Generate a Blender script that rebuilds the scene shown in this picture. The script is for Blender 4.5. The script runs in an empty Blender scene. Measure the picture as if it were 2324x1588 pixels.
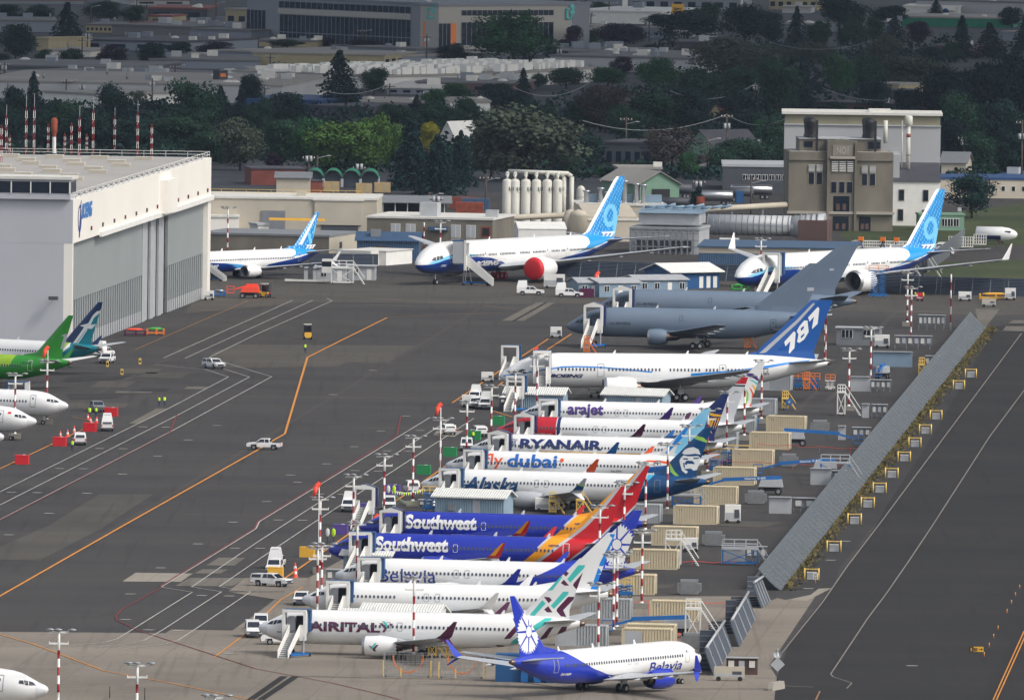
import bpy, bmesh, math, random
from mathutils import Vector, Matrix
R = math.radians
random.seed(7)
scene = bpy.context.scene
COL = scene.collection

# ------------------------------------------------------------------ camera, world, sun, exposure
HAZE = 0.000014
CAM_H = 118.0
FPX = 31000.0                       # focal length in pixels of a 2324 x 1588 picture
PITCH = math.atan(1549.0 / FPX)
ROLL = R(0.75)
cam_d = bpy.data.cameras.new("camera")
cam = bpy.data.objects.new("camera", cam_d)
COL.objects.link(cam)
scene.camera = cam
cam_d.sensor_fit = 'HORIZONTAL'
cam_d.sensor_width = 36.0
cam_d.lens = FPX / 2324.0 * 36.0
cam_d.clip_start = 10.0
cam_d.clip_end = 30000.0
fwd = Vector((0, math.cos(PITCH), -math.sin(PITCH)))
right0 = Vector((1, 0, 0)); up0 = right0.cross(fwd)
# the picture is rotated clockwise: level lines drop to the right
cr, sr = math.cos(ROLL), math.sin(ROLL)
cright = right0 * cr + up0 * sr
cup = -right0 * sr + up0 * cr
cam.matrix_world = Matrix(((cright.x, cup.x, -fwd.x, 0), (cright.y, cup.y, -fwd.y, 0),
                           (cright.z, cup.z, -fwd.z, CAM_H), (0, 0, 0, 1)))
CAMP = Vector((0, 0, CAM_H))

SUN_EL, SUN_AZ = R(46), R(60)       # azimuth clockwise from +Y (view direction): the sun stands to the right
world = bpy.data.worlds.new("World")
scene.world = world
world.use_nodes = True
wn = world.node_tree
sky = wn.nodes.new("ShaderNodeTexSky")
sky.sky_type = 'NISHITA'
sky.sun_disc = False
sky.sun_elevation = SUN_EL
sky.sun_rotation = SUN_AZ
sky.air_density = 1.0
sky.dust_density = 4.0
bg = wn.nodes["Background"]
hs = wn.nodes.new('ShaderNodeHueSaturation'); hs.inputs['Saturation'].default_value = 0.4
wn.links.new(sky.outputs[0], hs.inputs['Color']); wn.links.new(hs.outputs[0], bg.inputs[0])
bg.inputs[1].default_value = 0.15
sun_d = bpy.data.lights.new("sun", 'SUN')
sun_d.energy = 1.1
sun_d.angle = R(10)
sun_d.color = (1.0, 0.95, 0.88)
sun = bpy.data.objects.new("sun", sun_d)
COL.objects.link(sun)
sdir = Vector((math.sin(SUN_AZ) * math.cos(SUN_EL), math.cos(SUN_AZ) * math.cos(SUN_EL) * -1.0, math.sin(SUN_EL)))
SUN_REAL = sdir
sun.rotation_euler = sdir.to_track_quat('Z', 'Y').to_euler()
sky.sun_rotation = math.atan2(sdir.x, sdir.y)
scene.view_settings.view_transform = 'Standard'
scene.view_settings.look = 'None'
scene.view_settings.gamma = 1.0
scene.view_settings.exposure = 0.42
scene.cycles.max_bounces = 5
scene.cycles.diffuse_bounces = 3
scene.cycles.glossy_bounces = 3
scene.cycles.transparent_max_bounces = 6

# ------------------------------------------------------------------ measuring: photo point -> place on the ground
def ray(px, py):
 return (fwd + cright * ((px - 1162.0) / FPX) + cup * (-(py - 794.0) / FPX))
def at(px, py, z=0.0):
 d = ray(px, py)
 t = (z - CAM_H) / d.z
 return CAMP + d * t
def T(r, c, zx, zy):                # enlarged quarter of the photo, row r column c, to 2324 x 1588 coordinates
 return (581.05 * c + zx / 3.9984, 397.16 * r + zy / 3.9984 - (0.0 if r < 3 else 1.1))
def mpp(p):                         # pixels per metre at a world point
 return FPX / (p - CAMP).dot(fwd)

# ------------------------------------------------------------------ materials
MATS = {}
def s2l(c):
 c = c / 255.0
 return c / 12.92 if c <= 0.04045 else ((c + 0.055) / 1.055) ** 2.4
def mat(name, rgb, rough=0.55, metal=0.0, var=0.06, scale=0.6, coat=0.0, kind=None, rgb2=None, sx=1.0, sy=1.0, sz=1.0, alpha=None, spec=0.5):
 m = bpy.data.materials.new(name)
 m.use_nodes = True
 nt = m.node_tree
 b = nt.nodes["Principled BSDF"]
 lin = tuple(s2l(c) for c in rgb)
 b.inputs['Roughness'].default_value = rough
 b.inputs['Metallic'].default_value = metal
 b.inputs['Specular IOR Level'].default_value = spec
 if coat:
  b.inputs['Coat Weight'].default_value = coat
  b.inputs['Coat Roughness'].default_value = 0.12
 tc = nt.nodes.new("ShaderNodeTexCoord")
 mp = nt.nodes.new("ShaderNodeMapping")
 mp.inputs['Scale'].default_value = (sx, sy, sz)
 nt.links.new(tc.outputs['Object'], mp.inputs[0])
 no = nt.nodes.new("ShaderNodeTexNoise")
 no.inputs['Scale'].default_value = scale
 no.inputs['Detail'].default_value = 5
 nt.links.new(mp.outputs[0], no.inputs['Vector'])
 mr = nt.nodes.new("ShaderNodeMapRange")
 mr.inputs['From Min'].default_value = 0.3
 mr.inputs['From Max'].default_value = 0.7
 nt.links.new(no.outputs['Fac'], mr.inputs[0])
 mx = nt.nodes.new("ShaderNodeMix"); mx.data_type = 'RGBA'
 nt.links.new(mr.outputs[0], mx.inputs['Factor'])
 lo = tuple(c * (1 - var) for c in lin); hi = tuple(min(1, c * (1 + var)) for c in lin)
 if rgb2: lo, hi = lin, tuple(s2l(c) for c in rgb2)
 mx.inputs[6].default_value = (*lo, 1); mx.inputs[7].default_value = (*hi, 1)
 out = mx.outputs[2]
 if kind == 'ribs_x' or kind == 'ribs_y':     # corrugated sheet: real ribs are too many, so a bump
  w = nt.nodes.new("ShaderNodeTexWave")
  w.wave_type = 'BANDS'; w.bands_direction = 'X' if kind == 'ribs_x' else 'Y'
  w.inputs['Scale'].default_value = 0.9
  nt.links.new(tc.outputs['Object'], w.inputs['Vector'])
  bp = nt.nodes.new("ShaderNodeBump"); bp.inputs['Strength'].default_value = 0.6; bp.inputs['Distance'].default_value = 0.12
  nt.links.new(w.outputs['Fac'], bp.inputs['Height'])
  nt.links.new(bp.outputs[0], b.inputs['Normal'])
 if kind == 'dots':
  v = nt.nodes.new("ShaderNodeTexVoronoi"); v.inputs['Scale'].default_value = 1.1; v.inputs['Randomness'].default_value = 0.15
  mp2 = nt.nodes.new("ShaderNodeMapping"); mp2.inputs['Rotation'].default_value = (0, R(28), 0); mp2.inputs['Scale'].default_value = (1.5, 0.0, 0.8)
  nt.links.new(tc.outputs['Object'], mp2.inputs[0]); nt.links.new(mp2.outputs[0], v.inputs['Vector'])
  lt = nt.nodes.new("ShaderNodeMath"); lt.operation = 'LESS_THAN'; lt.inputs[1].default_value = 0.26
  nt.links.new(v.outputs['Distance'], lt.inputs[0])
  m2 = nt.nodes.new("ShaderNodeMix"); m2.data_type = 'RGBA'
  nt.links.new(lt.outputs[0], m2.inputs['Factor']); nt.links.new(out, m2.inputs[6])
  m2.inputs[7].default_value = (s2l(130), s2l(205), s2l(240), 1)
  out = m2.outputs[2]
 nt.links.new(out, b.inputs['Base Color'])
 MATS[name] = m
 return m

mat('white_paint', (228, 228, 226), 0.32, coat=0.2, var=0.03, scale=0.35)
mat('white_plain', (222, 221, 216), 0.6, var=0.05)
mat('offwhite', (205, 203, 196), 0.65, var=0.08)
mat('tan_band', (132, 128, 108), 0.85, var=.1, scale=.3)
mat('cream_wall', (180, 172, 156), 0.75, var=0.08, scale=0.2)
mat('light_grey', (168, 171, 174), 0.5, var=0.07)
mat('mid_grey', (120, 124, 128), 0.55, var=0.08)
mat('dark_grey', (66, 70, 76), 0.6, var=0.1)
mat('black', (22, 23, 26), 0.6, var=0.2)
mat('rubber', (28, 28, 29), 0.85, var=0.15, scale=3)
mat('metal', (175, 178, 182), 0.3, metal=0.75, var=0.06)
mat('dull_metal', (135, 137, 138), 0.45, metal=0.4, var=0.12, scale=1.5)
mat('hot_metal', (112, 98, 86), 0.35, metal=0.85, var=0.2, scale=1.0)
mat('glass_dark', (24, 32, 44), 0.08, var=0.1, spec=0.8)
mat('glass_cabin', (70, 76, 88), 0.25, var=0.1)
mat('glass_city', (20, 34, 48), 0.15, var=0.5, scale=0.15, sz=2.0)
mat('wing_grey', (172, 176, 180), 0.4, var=0.04, coat=0.1)
mat('radome', (205, 207, 210), 0.4, var=0.02)
mat('red', (200, 28, 38), 0.5, var=0.06)
mat('mast_red', (140, 26, 34), 0.5, var=0.08)
mat('orange_red', (240, 78, 52), 0.6, var=0.05)
mat('orange', (226, 120, 38), 0.5, var=0.06)
mat('yellow', (222, 170, 55), 0.5, var=0.07)
mat('pale_yellow', (226, 190, 96), 0.5, var=0.08)
mat('green', (30, 128, 72), 0.6, var=0.08)
mat('purple', (84, 66, 140), 0.6, var=0.07)
mat('hivis', (190, 230, 40), 0.7, var=0.05)
mat('denim', (45, 60, 90), 0.9, var=0.2, scale=8)
mat('skin', (180, 130, 105), 0.6)
mat('hair', (40, 30, 24), 0.8)
mat('machine_blue', (30, 100, 165), 0.45, var=0.06)
mat('navy', (22, 34, 84), 0.4, coat=0.2, var=0.04)
mat('canopy_blue', (36, 76, 118), 0.75, var=0.1)
mat('shed_blue', (134, 156, 172), 0.6, kind='ribs_x', var=0.07)
mat('office_blue', (118, 140, 158), 0.7, var=0.06)
mat('deep_blue', (24, 78, 128), 0.6, var=0.08)
mat('steel_blue', (56, 84, 114), 0.5, kind='ribs_x', var=0.08)
mat('roof_white', (214, 214, 208), 0.6, kind='ribs_x', var=0.05)
mat('sw_blue', (26, 46, 160), 0.3, coat=0.3, var=0.03)
mat('sw_orange', (240, 158, 24), 0.35, coat=0.2, var=0.03)
mat('sw_red', (196, 24, 34), 0.35, coat=0.2, var=0.03)
mat('silver', (190, 190, 192), 0.35, var=0.03)
mat('belavia_blue', (32, 54, 172), 0.3, coat=0.3, var=0.03)
mat('text_blue', (38, 56, 150), 0.4, var=0.02)
mat('burgundy', (82, 24, 62), 0.35, coat=0.2, var=0.03)
mat('teal', (66, 190, 182), 0.35, coat=0.2, var=0.03)
mat('bright_blue', (16, 128, 212), 0.35, coat=0.2, var=0.03)
mat('alaska_navy', (6, 68, 116), 0.3, coat=0.3, var=0.04)
mat('alaska_mid', (62, 164, 208), 0.35, var=0.04)
mat('lime', (150, 200, 84), 0.4, var=0.03)
mat('fly_blue', (30, 98, 180), 0.4, var=0.02)
mat('fly_light', (112, 190, 228), 0.35, coat=0.2, var=0.05, rgb2=(150, 210, 238), scale=0.3)
mat('fly_orange', (232, 88, 36), 0.4, var=0.02)
mat('ryan_navy', (22, 40, 98), 0.35, coat=0.2, var=0.03)
mat('ryan_yellow', (236, 176, 40), 0.4, var=0.03)
mat('nor_red', (190, 26, 42), 0.3, coat=0.3, var=0.03)
mat('ara_purple', (74, 44, 124), 0.4, var=0.03)
mat('boeing_blue', (8, 52, 128), 0.3, coat=0.3, var=0.05)
mat('boeing_cyan', (34, 150, 214), 0.35, coat=0.2, var=0.05)
mat('boeing_light', (120, 196, 232), 0.35, coat=0.2, var=0.04)
mat('boeing_dots', (22, 132, 204), 0.35, coat=0.2, kind='dots')
mat('blue787', (14, 78, 150), 0.3, coat=0.3, var=0.03)
mat('kc_grey', (104, 119, 136), 0.5, var=0.06, scale=0.25)
mat('kc_dark', (50, 56, 68), 0.5, var=0.05)
mat('s7_green', (48, 142, 44), 0.35, coat=0.2, var=0.04)
mat('s7_lime', (150, 188, 40), 0.35, coat=0.2, var=0.04)
mat('silk_navy', (14, 46, 92), 0.35, coat=0.2, var=0.03)
mat('silk_teal', (10, 124, 138), 0.35, coat=0.2, var=0.05)
mat('tan_container', (208, 195, 165), 0.6, var=0.05)
mat('grey_container', (168, 172, 174), 0.55, var=0.07)
mat('concrete', (128, 124, 116), 0.9, var=0.14, scale=0.3)
mat('old_concrete', (112, 107, 96), 0.92, var=0.24, scale=0.18, sz=0.5)
mat('pale_concrete', (158, 152, 142), 0.9, var=0.1, scale=0.2)
mat('fence_grey', (100, 107, 112), 0.45, metal=0.25, var=0.08, scale=0.3)
mat('fence_dark', (62, 70, 82), 0.55, var=0.1, scale=0.4)
mat('hangar_white', (230, 226, 217), 0.6, var=0.04, scale=0.06)
mat('hangar_side', (176, 178, 184), 0.65, var=0.04, scale=0.08)  # greyer, cooler hangar white: the left wall's shade is painted in
mat('hangar_door', (138, 144, 144), 0.6, var=0.05, scale=0.08)
mat('roof_membrane', (158, 155, 150), 0.8, var=0.07, scale=0.05)
mat('city_roof', (104, 104, 106), 0.9, var=0.2, scale=0.04, sy=3.0)
mat('city_roof_light', (146, 143, 137), 0.9, var=0.12, scale=0.05)
mat('city_wall', (122, 130, 140), 0.85, var=0.08, scale=0.05)
mat('city_wall_pale', (164, 166, 168), 0.85, var=0.08, scale=0.05)
mat('city_white', (206, 206, 202), 0.8, var=0.06, scale=0.3)
mat('city_brown', (86, 66, 62), 0.9, var=0.2, scale=0.1)
mat('city_red', (124, 66, 56), 0.9, var=0.15, scale=0.2)
mat('city_blue', (30, 66, 112), 0.7, var=0.1, scale=0.2)
mat('city_yellow', (158, 148, 116), 0.8, var=0.08)
mat('dark_roof', (62, 62, 70), 0.85, var=0.14, scale=0.2)
mat('brick', (110, 58, 48), 0.9, var=0.2, scale=0.4)
mat('tarp_green', (20, 110, 84), 0.8, var=0.12, scale=0.4)
mat('wood_pole', (78, 70, 62), 0.9, var=0.15, scale=2)
mat('pale_green', (112, 144, 124), 0.8, var=0.07)
mat('rust', (132, 64, 44), 0.85, var=0.3, scale=1)
mat('sand', (168, 146, 108), 0.9, var=0.1)
mat('sign_black', (16, 16, 16), 0.5)
mat('bright_green', (60, 170, 70), 0.5)
mat('chrome', (190, 192, 196), 0.2, metal=0.9, var=0.05)
mat('tank_white', (196, 194, 184), 0.6, var=0.08, scale=0.4)
mat('bark', (62, 52, 44), 0.95, var=0.2, scale=2)
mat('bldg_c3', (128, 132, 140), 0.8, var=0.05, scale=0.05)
mat('bldg_c3_pale_lit', (168, 165, 158), 0.8, var=0.05, scale=0.05)  # paler wall copy: sunlight painted into the right wing, own colour on the spandrel

# ------------------------------------------------------------------ objects
def tag(o, label=None, cat=None, group=None, kind=None):
 if label: o['label'] = label
 if cat: o['category'] = cat
 if group: o['group'] = group
 if kind: o['kind'] = kind
 return o
def empty(name, loc=(0, 0, 0), rz=0.0, label=None, cat=None, group=None, sc=1.0):
 o = bpy.data.objects.new(name, None)
 COL.objects.link(o)
 o.location = loc
 o.rotation_euler = (0, 0, rz)
 if sc != 1.0: o.scale = (sc, sc, sc)
 return tag(o, label, cat, group)
def kids(o): return [c for c in list(o.children)]
def dup(root, loc, rz=None, label=None, group=None, sc=None, cat=None):
 r = root.copy(); COL.objects.link(r)
 r.location = loc
 if rz is not None: r.rotation_euler = (0, 0, rz)
 if sc is not None: r.scale = (sc, sc, sc) if not isinstance(sc, tuple) else sc
 if label: r['label'] = label
 if group: r['group'] = group
 if cat: r['category'] = cat
 for ch in list(root.children):
  c = ch.copy(); COL.objects.link(c); c.parent = r
  for g in list(ch.children):
   d = g.copy(); COL.objects.link(d); d.parent = c
 return r

class MB:
 def __init__(s):
  s.v = []; s.f = []; s.m = []; s.names = []; s.sm = []
 def mi(s, n):
  if n not in s.names: s.names.append(n)
  return s.names.index(n)
 def face(s, pts, m, smooth=False):
  b = len(s.v); s.v += [tuple(p) for p in pts]
  s.f.append(tuple(range(b, b + len(pts)))); s.m.append(s.mi(m)); s.sm.append(smooth)
  return s
 def mesh(s, vs, fs, m, smooth=False):
  b = len(s.v); s.v += [tuple(p) for p in vs]; k = s.mi(m)
  for f in fs:
   s.f.append(tuple(b + i for i in f)); s.m.append(k); s.sm.append(smooth)
  return s
 def box(s, x0, x1, y0, y1, z0, z1, m, top=None):
  vs = [(x0, y0, z0), (x1, y0, z0), (x1, y1, z0), (x0, y1, z0), (x0, y0, z1), (x1, y0, z1), (x1, y1, z1), (x0, y1, z1)]
  s.mesh(vs, [(3, 2, 1, 0), (0, 1, 5, 4), (1, 2, 6, 5), (2, 3, 7, 6), (3, 0, 4, 7)], m)
  s.mesh(vs[4:], [(0, 1, 2, 3)], top or m)
  return s
 def cbox(s, cx, cy, z0, lx, ly, lz, m, top=None):
  return s.box(cx - lx / 2, cx + lx / 2, cy - ly / 2, cy + ly / 2, z0, z0 + lz, m, top)
 def bar(s, a, b, w, m, h=None):
  a = Vector(a); b = Vector(b); d = (b - a)
  if d.length < 1e-6: return s
  d.normalize()
  u = d.cross(Vector((0, 0, 1)))
  if u.length < 1e-3: u = Vector((1, 0, 0))
  u.normalize(); n = u.cross(d)
  u *= w / 2; n *= (h or w) / 2
  vs = [a - u - n, a + u - n, a + u + n, a - u + n, b - u - n, b + u - n, b + u + n, b - u + n]
  return s.mesh(vs, [(0, 1, 2, 3), (7, 6, 5, 4), (0, 4, 5, 1), (1, 5, 6, 2), (2, 6, 7, 3), (3, 7, 4, 0)], m)
 def tube(s, a, b, r0, m, r1=None, n=10, cap=True, smooth=True):
  a = Vector(a); b = Vector(b); r1 = r0 if r1 is None else r1
  d = (b - a).normalized()
  u = d.cross(Vector((0, 0, 1)))
  if u.length < 1e-3: u = Vector((1, 0, 0))
  u.normalize(); w = d.cross(u)
  vs = []
  for p, r in ((a, r0), (b, r1)):
   for i in range(n):
    t = 2 * math.pi * i / n
    vs.append(p + u * (r * math.cos(t)) + w * (r * math.sin(t)))
  fs = [(i, (i + 1) % n, n + (i + 1) % n, n + i) for i in range(n)]
  s.mesh(vs, fs, m, smooth)
  if cap:
   s.mesh(vs[:n], [tuple(reversed(range(n)))], m); s.mesh(vs[n:], [tuple(range(n))], m)
  return s
 def lathe(s, c, prof, m, axis='z', n=20, smooth=True, sx=1.0, sy=1.0, mats=None):
  # prof: list of (along, radius)
  c = Vector(c); vs = []
  for a, r in prof:
   for i in range(n):
    t = 2 * math.pi * i / n
    p, q = r * math.cos(t) * sx, r * math.sin(t) * sy
    vs.append(c + (Vector((p, q, a)) if axis == 'z' else Vector((a, p, q)) if axis == 'x' else Vector((p, a, q))))
  for k in range(len(prof) - 1):
   fs = [(k * n + i, k * n + (i + 1) % n, (k + 1) * n + (i + 1) % n, (k + 1) * n + i) for i in range(n)]
   b = len(s.v) if k == 0 else b
   if k == 0: s.v += [tuple(p) for p in vs]
   kk = s.mi(mats[k] if mats else m)
   for f in fs:
    s.f.append(tuple(b + j for j in f)); s.m.append(kk); s.sm.append(smooth)
  return s
 def prism(s, pts, z0, z1, m, top=None):       # pts: ccw outline in x,y
  n = len(pts)
  vs = [(x, y, z0) for x, y in pts] + [(x, y, z1) for x, y in pts]
  s.mesh(vs, [(i, (i + 1) % n, n + (i + 1) % n, n + i) for i in range(n)], m)
  s.face(vs[n:], top or m)
  return s
 def yprism(s, pts, y0, y1, m):                # pts: outline in x,z, extruded along y
  n = len(pts)
  vs = [(x, y0, z) for x, z in pts] + [(x, y1, z) for x, z in pts]
  s.mesh(vs, [(i, (i + 1) % n, n + (i + 1) % n, n + i) for i in range(n)], m)
  s.face(vs[:n][::-1], m); s.face(vs[n:], m)
  return s
 def xprism(s, pts, x0, x1, m):
  n = len(pts)
  vs = [(x0, y, z) for y, z in pts] + [(x1, y, z) for y, z in pts]
  s.mesh(vs, [(i, (i + 1) % n, n + (i + 1) % n, n + i) for i in range(n)], m)
  s.face(vs[:n][::-1], m); s.face(vs[n:], m)
  return s
 def data(s, name):
  me = bpy.data.meshes.new(name)
  me.from_pydata(s.v, [], s.f)
  for n in s.names: me.materials.append(MATS[n])
  me.polygons.foreach_set('material_index', s.m)
  me.polygons.foreach_set('use_smooth', s.sm)
  bm = bmesh.new(); bm.from_mesh(me)
  bmesh.ops.remove_doubles(bm, verts=bm.verts, dist=0.0005)
  bmesh.ops.recalc_face_normals(bm, faces=bm.faces)
  bm.to_mesh(me); bm.free()
  me.update()
  return me
 def build(s, name, parent=None, loc=(0, 0, 0), rz=0.0):
  o = bpy.data.objects.new(name, s.data(name))
  COL.objects.link(o)
  o.parent = parent
  o.location = loc
  if rz: o.rotation_euler = (0, 0, rz)
  return o
def add(name, me, parent, loc=(0, 0, 0), rz=0.0):
 o = bpy.data.objects.new(name, me); COL.objects.link(o); o.parent = parent; o.location = loc
 if rz: o.rotation_euler = (0, 0, rz)
 return o

# ------------------------------------------------------------------ lettering
_TX = {}
def text_mesh(st, bold=0.0, shear=0.0, space=1.0):
 key = (st, bold, shear, space)
 if key not in _TX:
  cu = bpy.data.curves.new("lettering", 'FONT')
  cu.body = st; cu.size = 1.0; cu.offset = bold; cu.shear = shear; cu.space_character = space
  cu.resolution_u = 4
  o = bpy.data.objects.new("lettering", cu)
  COL.objects.link(o)
  dg = bpy.context.evaluated_depsgraph_get(); dg.update()
  me = o.evaluated_get(dg).to_mesh()
  vs = [(v.co.x, v.co.y) for v in me.vertices]
  fs = [tuple(p.vertices) for p in me.polygons]
  o.evaluated_get(dg).to_mesh_clear()
  bpy.data.objects.remove(o); bpy.data.curves.remove(cu)
  _TX[key] = (vs, fs)
 return _TX[key]
def flat_text(mb, st, origin, udir, vdir, width, height, m, bold=0.0, shear=0.0, space=1.0):
 vs, fs = text_mesh(st, bold, shear, space)
 x0 = min(v[0] for v in vs); x1 = max(v[0] for v in vs); y0 = min(v[1] for v in vs); y1 = max(v[1] for v in vs)
 O = Vector(origin); U = Vector(udir).normalized(); V = Vector(vdir).normalized()
 if width is None: width = height * (x1 - x0) / (y1 - y0)
 P = [O + U * ((a - x0) / (x1 - x0) * width) + V * ((b - y0) / (y1 - y0) * height) for a, b in vs]
 mb.mesh(P, fs, m)
 return width
# ------------------------------------------------------------------ ground, markings
def ground_mat(name, a, b, seam, rough=0.9, joints=9.0, patch=0.0):
 """pavement: base a, blotches b, faint slab joints"""
 m = bpy.data.materials.new(name); m.use_nodes = True; nt = m.node_tree; bs = nt.nodes["Principled BSDF"]
 bs.inputs['Roughness'].default_value = rough; bs.inputs['Specular IOR Level'].default_value = 0.3
 tc = nt.nodes.new("ShaderNodeTexCoord"); mp = nt.nodes.new("ShaderNodeMapping"); mp.inputs['Rotation'].default_value = (0, 0, R(4.2))
 nt.links.new(tc.outputs['Object'], mp.inputs[0])
 def noise(sc, det, vec):
  n = nt.nodes.new("ShaderNodeTexNoise"); n.inputs['Scale'].default_value = sc; n.inputs['Detail'].default_value = det
  nt.links.new(vec, n.inputs['Vector']); return n.outputs['Fac']
 def mapr(x, a, b, c=0.0, d=1.0):
  r = nt.nodes.new("ShaderNodeMapRange"); r.inputs[1].default_value = a; r.inputs[2].default_value = b; r.inputs[3].default_value = c; r.inputs[4].default_value = d
  nt.links.new(x, r.inputs[0]); return r.outputs[0]
 def mix(f, A, B, mode='MIX'):
  x = nt.nodes.new("ShaderNodeMix"); x.data_type = 'RGBA'; x.blend_type = mode
  nt.links.new(f, x.inputs['Factor']) if not isinstance(f, float) else setattr(x.inputs['Factor'], 'default_value', f)
  for i, q in ((6, A), (7, B)):
   if isinstance(q, tuple): x.inputs[i].default_value = (*[s2l(c) for c in q], 1)
   else: nt.links.new(q, x.inputs[i])
  return x.outputs[2]
 st = nt.nodes.new("ShaderNodeMapping"); st.inputs['Scale'].default_value = (0.25, 1.0, 1.0); st.inputs['Rotation'].default_value = (0, 0, R(4.2)); nt.links.new(tc.outputs['Object'], st.inputs[0])
 st2 = nt.nodes.new("ShaderNodeMapping"); st2.inputs['Scale'].default_value = (1.0, 0.16, 1.0); st2.inputs['Rotation'].default_value = (0, 0, R(4.2)); nt.links.new(tc.outputs['Object'], st2.inputs[0])
 col = mix(mapr(noise(0.05, 6, st.outputs[0]), 0.35, 0.68), a, b)
 col = mix(mapr(noise(0.2, 8, st2.outputs[0]), 0.42, 0.8, 0, 0.55), col, b)
 dk = tuple(int(c * 0.72) for c in a)
 col = mix(mapr(noise(0.022, 5, mp.outputs[0]), 0.52, 0.75, 0, 0.6), col, dk)
 br = nt.nodes.new("ShaderNodeTexBrick"); br.offset = 0.0; br.inputs['Scale'].default_value = 1.0 / joints
 br.inputs['Mortar Size'].default_value = 0.012; br.inputs['Brick Width'].default_value = 1.0; br.inputs['Row Height'].default_value = 1.0
 br.inputs['Color1'].default_value = (0, 0, 0, 1); br.inputs['Color2'].default_value = (0.5, 0.5, 0.5, 1); br.inputs['Mortar'].default_value = (1, 1, 1, 1)
 nt.links.new(mp.outputs[0], br.inputs['Vector'])
 sb = nt.nodes.new("ShaderNodeSeparateColor"); nt.links.new(br.outputs['Color'], sb.inputs[0])
 col = mix(mapr(sb.outputs[0], 0.8, 1.0, 0, 0.5), col, seam)
 if patch:
  col = mix(mapr(sb.outputs[0], 0.1, 0.5, 0, patch), col, b)
 vo = nt.nodes.new("ShaderNodeTexVoronoi"); vo.feature = 'DISTANCE_TO_EDGE'; vo.inputs['Scale'].default_value = 0.055
 wp = nt.nodes.new("ShaderNodeMix"); wp.data_type = 'VECTOR'; wp.inputs['Factor'].default_value = 0.02; nn_ = nt.nodes.new("ShaderNodeTexNoise"); nn_.inputs['Scale'].default_value = 0.3; nt.links.new(mp.outputs[0], nn_.inputs['Vector'])
 sc_ = nt.nodes.new("ShaderNodeVectorMath"); sc_.operation = 'SCALE'; sc_.inputs[3].default_value = 6.0; nt.links.new(nn_.outputs['Color'], sc_.inputs[0]); ad = nt.nodes.new("ShaderNodeVectorMath"); nt.links.new(mp.outputs[0], ad.inputs[0]); nt.links.new(sc_.outputs[0], ad.inputs[1]); nt.links.new(ad.outputs[0], vo.inputs['Vector'])
 col = mix(mapr(vo.outputs['Distance'], 0.0, 0.008, 0.55, 0.0), col, seam)          # sealed cracks
 st3 = nt.nodes.new("ShaderNodeMapping"); st3.inputs['Scale'].default_value = (2.2, 0.05, 1.0); st3.inputs['Rotation'].default_value = (0, 0, R(-9)); nt.links.new(tc.outputs['Object'], st3.inputs[0])
 col = mix(mapr(noise(0.35, 7, st3.outputs[0]), 0.56, 0.72, 0, 0.5), col, dk)       # tyre tracks
 col = mix(mapr(noise(0.13, 3, mp.outputs[0]), 0.68, 0.76, 0, 0.5), col, dk)        # oil stains
 nt.links.new(mix(mapr(noise(3.0, 4, mp.outputs[0]), 0.3, 0.7, 0, 0.25), col, dk), bs.inputs['Base Color'])
 MATS[name] = m
ground_mat('asphalt', (53, 51, 51), (68, 65, 62), (76, 70, 62), joints=38)
ground_mat('asphalt_dark', (31, 30, 30), (44, 41, 39), (28, 27, 27), joints=60)
ground_mat('apron_concrete', (116, 109, 99), (136, 127, 115), (78, 72, 66), joints=7.6, patch=0.25)
ground_mat('patch_concrete', (98, 94, 86), (112, 106, 96), (78, 74, 68), joints=7.6)
ground_mat('patch_light', (136, 130, 118), (150, 143, 130), (110, 104, 96), joints=7.6)
ground_mat('patch_soft', (70, 67, 62), (84, 79, 72), (64, 61, 57), joints=9)
ground_mat('patch_dark', (44, 43, 43), (54, 52, 51), (48, 46, 45), joints=30)
ground_mat('city_ground', (42, 47, 54), (64, 66, 70), (50, 50, 52), joints=40)
ground_mat('grass', (48, 62, 32), (70, 76, 40), (60, 66, 38), joints=90)
mat('line_white', (164, 162, 155), 0.8, var=0.35, scale=0.8)
mat('line_faint', (122, 116, 108), 0.85, var=0.3, scale=0.8)
mat('line_red', (112, 36, 44), 0.8, var=0.2, scale=0.8)
mat('line_orange', (196, 128, 44), 0.8, var=0.2, scale=0.8)
mat('line_orange_faint', (140, 104, 66), 0.85, var=0.3, scale=0.8)
def structure(o): return tag(o, kind='structure')
g = MB(); g.face([(-9000, -1500, 0), (9000, -1500, 0), (9000, 30000, 0), (-9000, 30000, 0)], 'city_ground'); structure(g.build('ground'))
def sheet(name, pts, m, z):
 g = MB(); g.face([(*at(x, y)[:2], z) for x, y in pts], m); return structure(g.build(name))
sheet('apron', [(-700, 1700), (-700, 440), (2700, 440), (2700, 1700)], 'asphalt', 0.02)
sheet('taxiway', [(1740, 1750), (1762, 1545), (1790, 1460), (1886, 1336), (1960, 1240), (2236, 760), (2262, 742), (2330, 728), (2800, 722), (2900, 1750)], 'asphalt_dark', 0.04)
sheet('concrete_apron', [(-300, 1431), (375, 1436.5), (389, 1428), (527, 1430.5), (581, 1393), (647, 1342), (581, 1342), (519, 1341), (557, 1311), (700, 1311), (790, 1262), (900, 1285), (1200, 1345), (1460, 1353), (1717, 1353), (1752, 1362), (1764, 1357), (1781, 1361), (1850, 1354), (1746, 1510), (1765, 1540), (1742, 1700), (-300, 1700)], 'apron_concrete', 0.04)
sheet('concrete_strip', [(1784, 1362), (1830, 1364), (1888, 1335), (1858, 1336), (1840, 1350)], 'patch_light', 0.07)
sheet('verge', [(1772, 1342), (1792, 1338), (1888, 1336), (1905, 1290), (1985, 1190), (2110, 1000), (2250, 762), (2242, 744)], 'patch_dark', 0.06)
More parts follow.
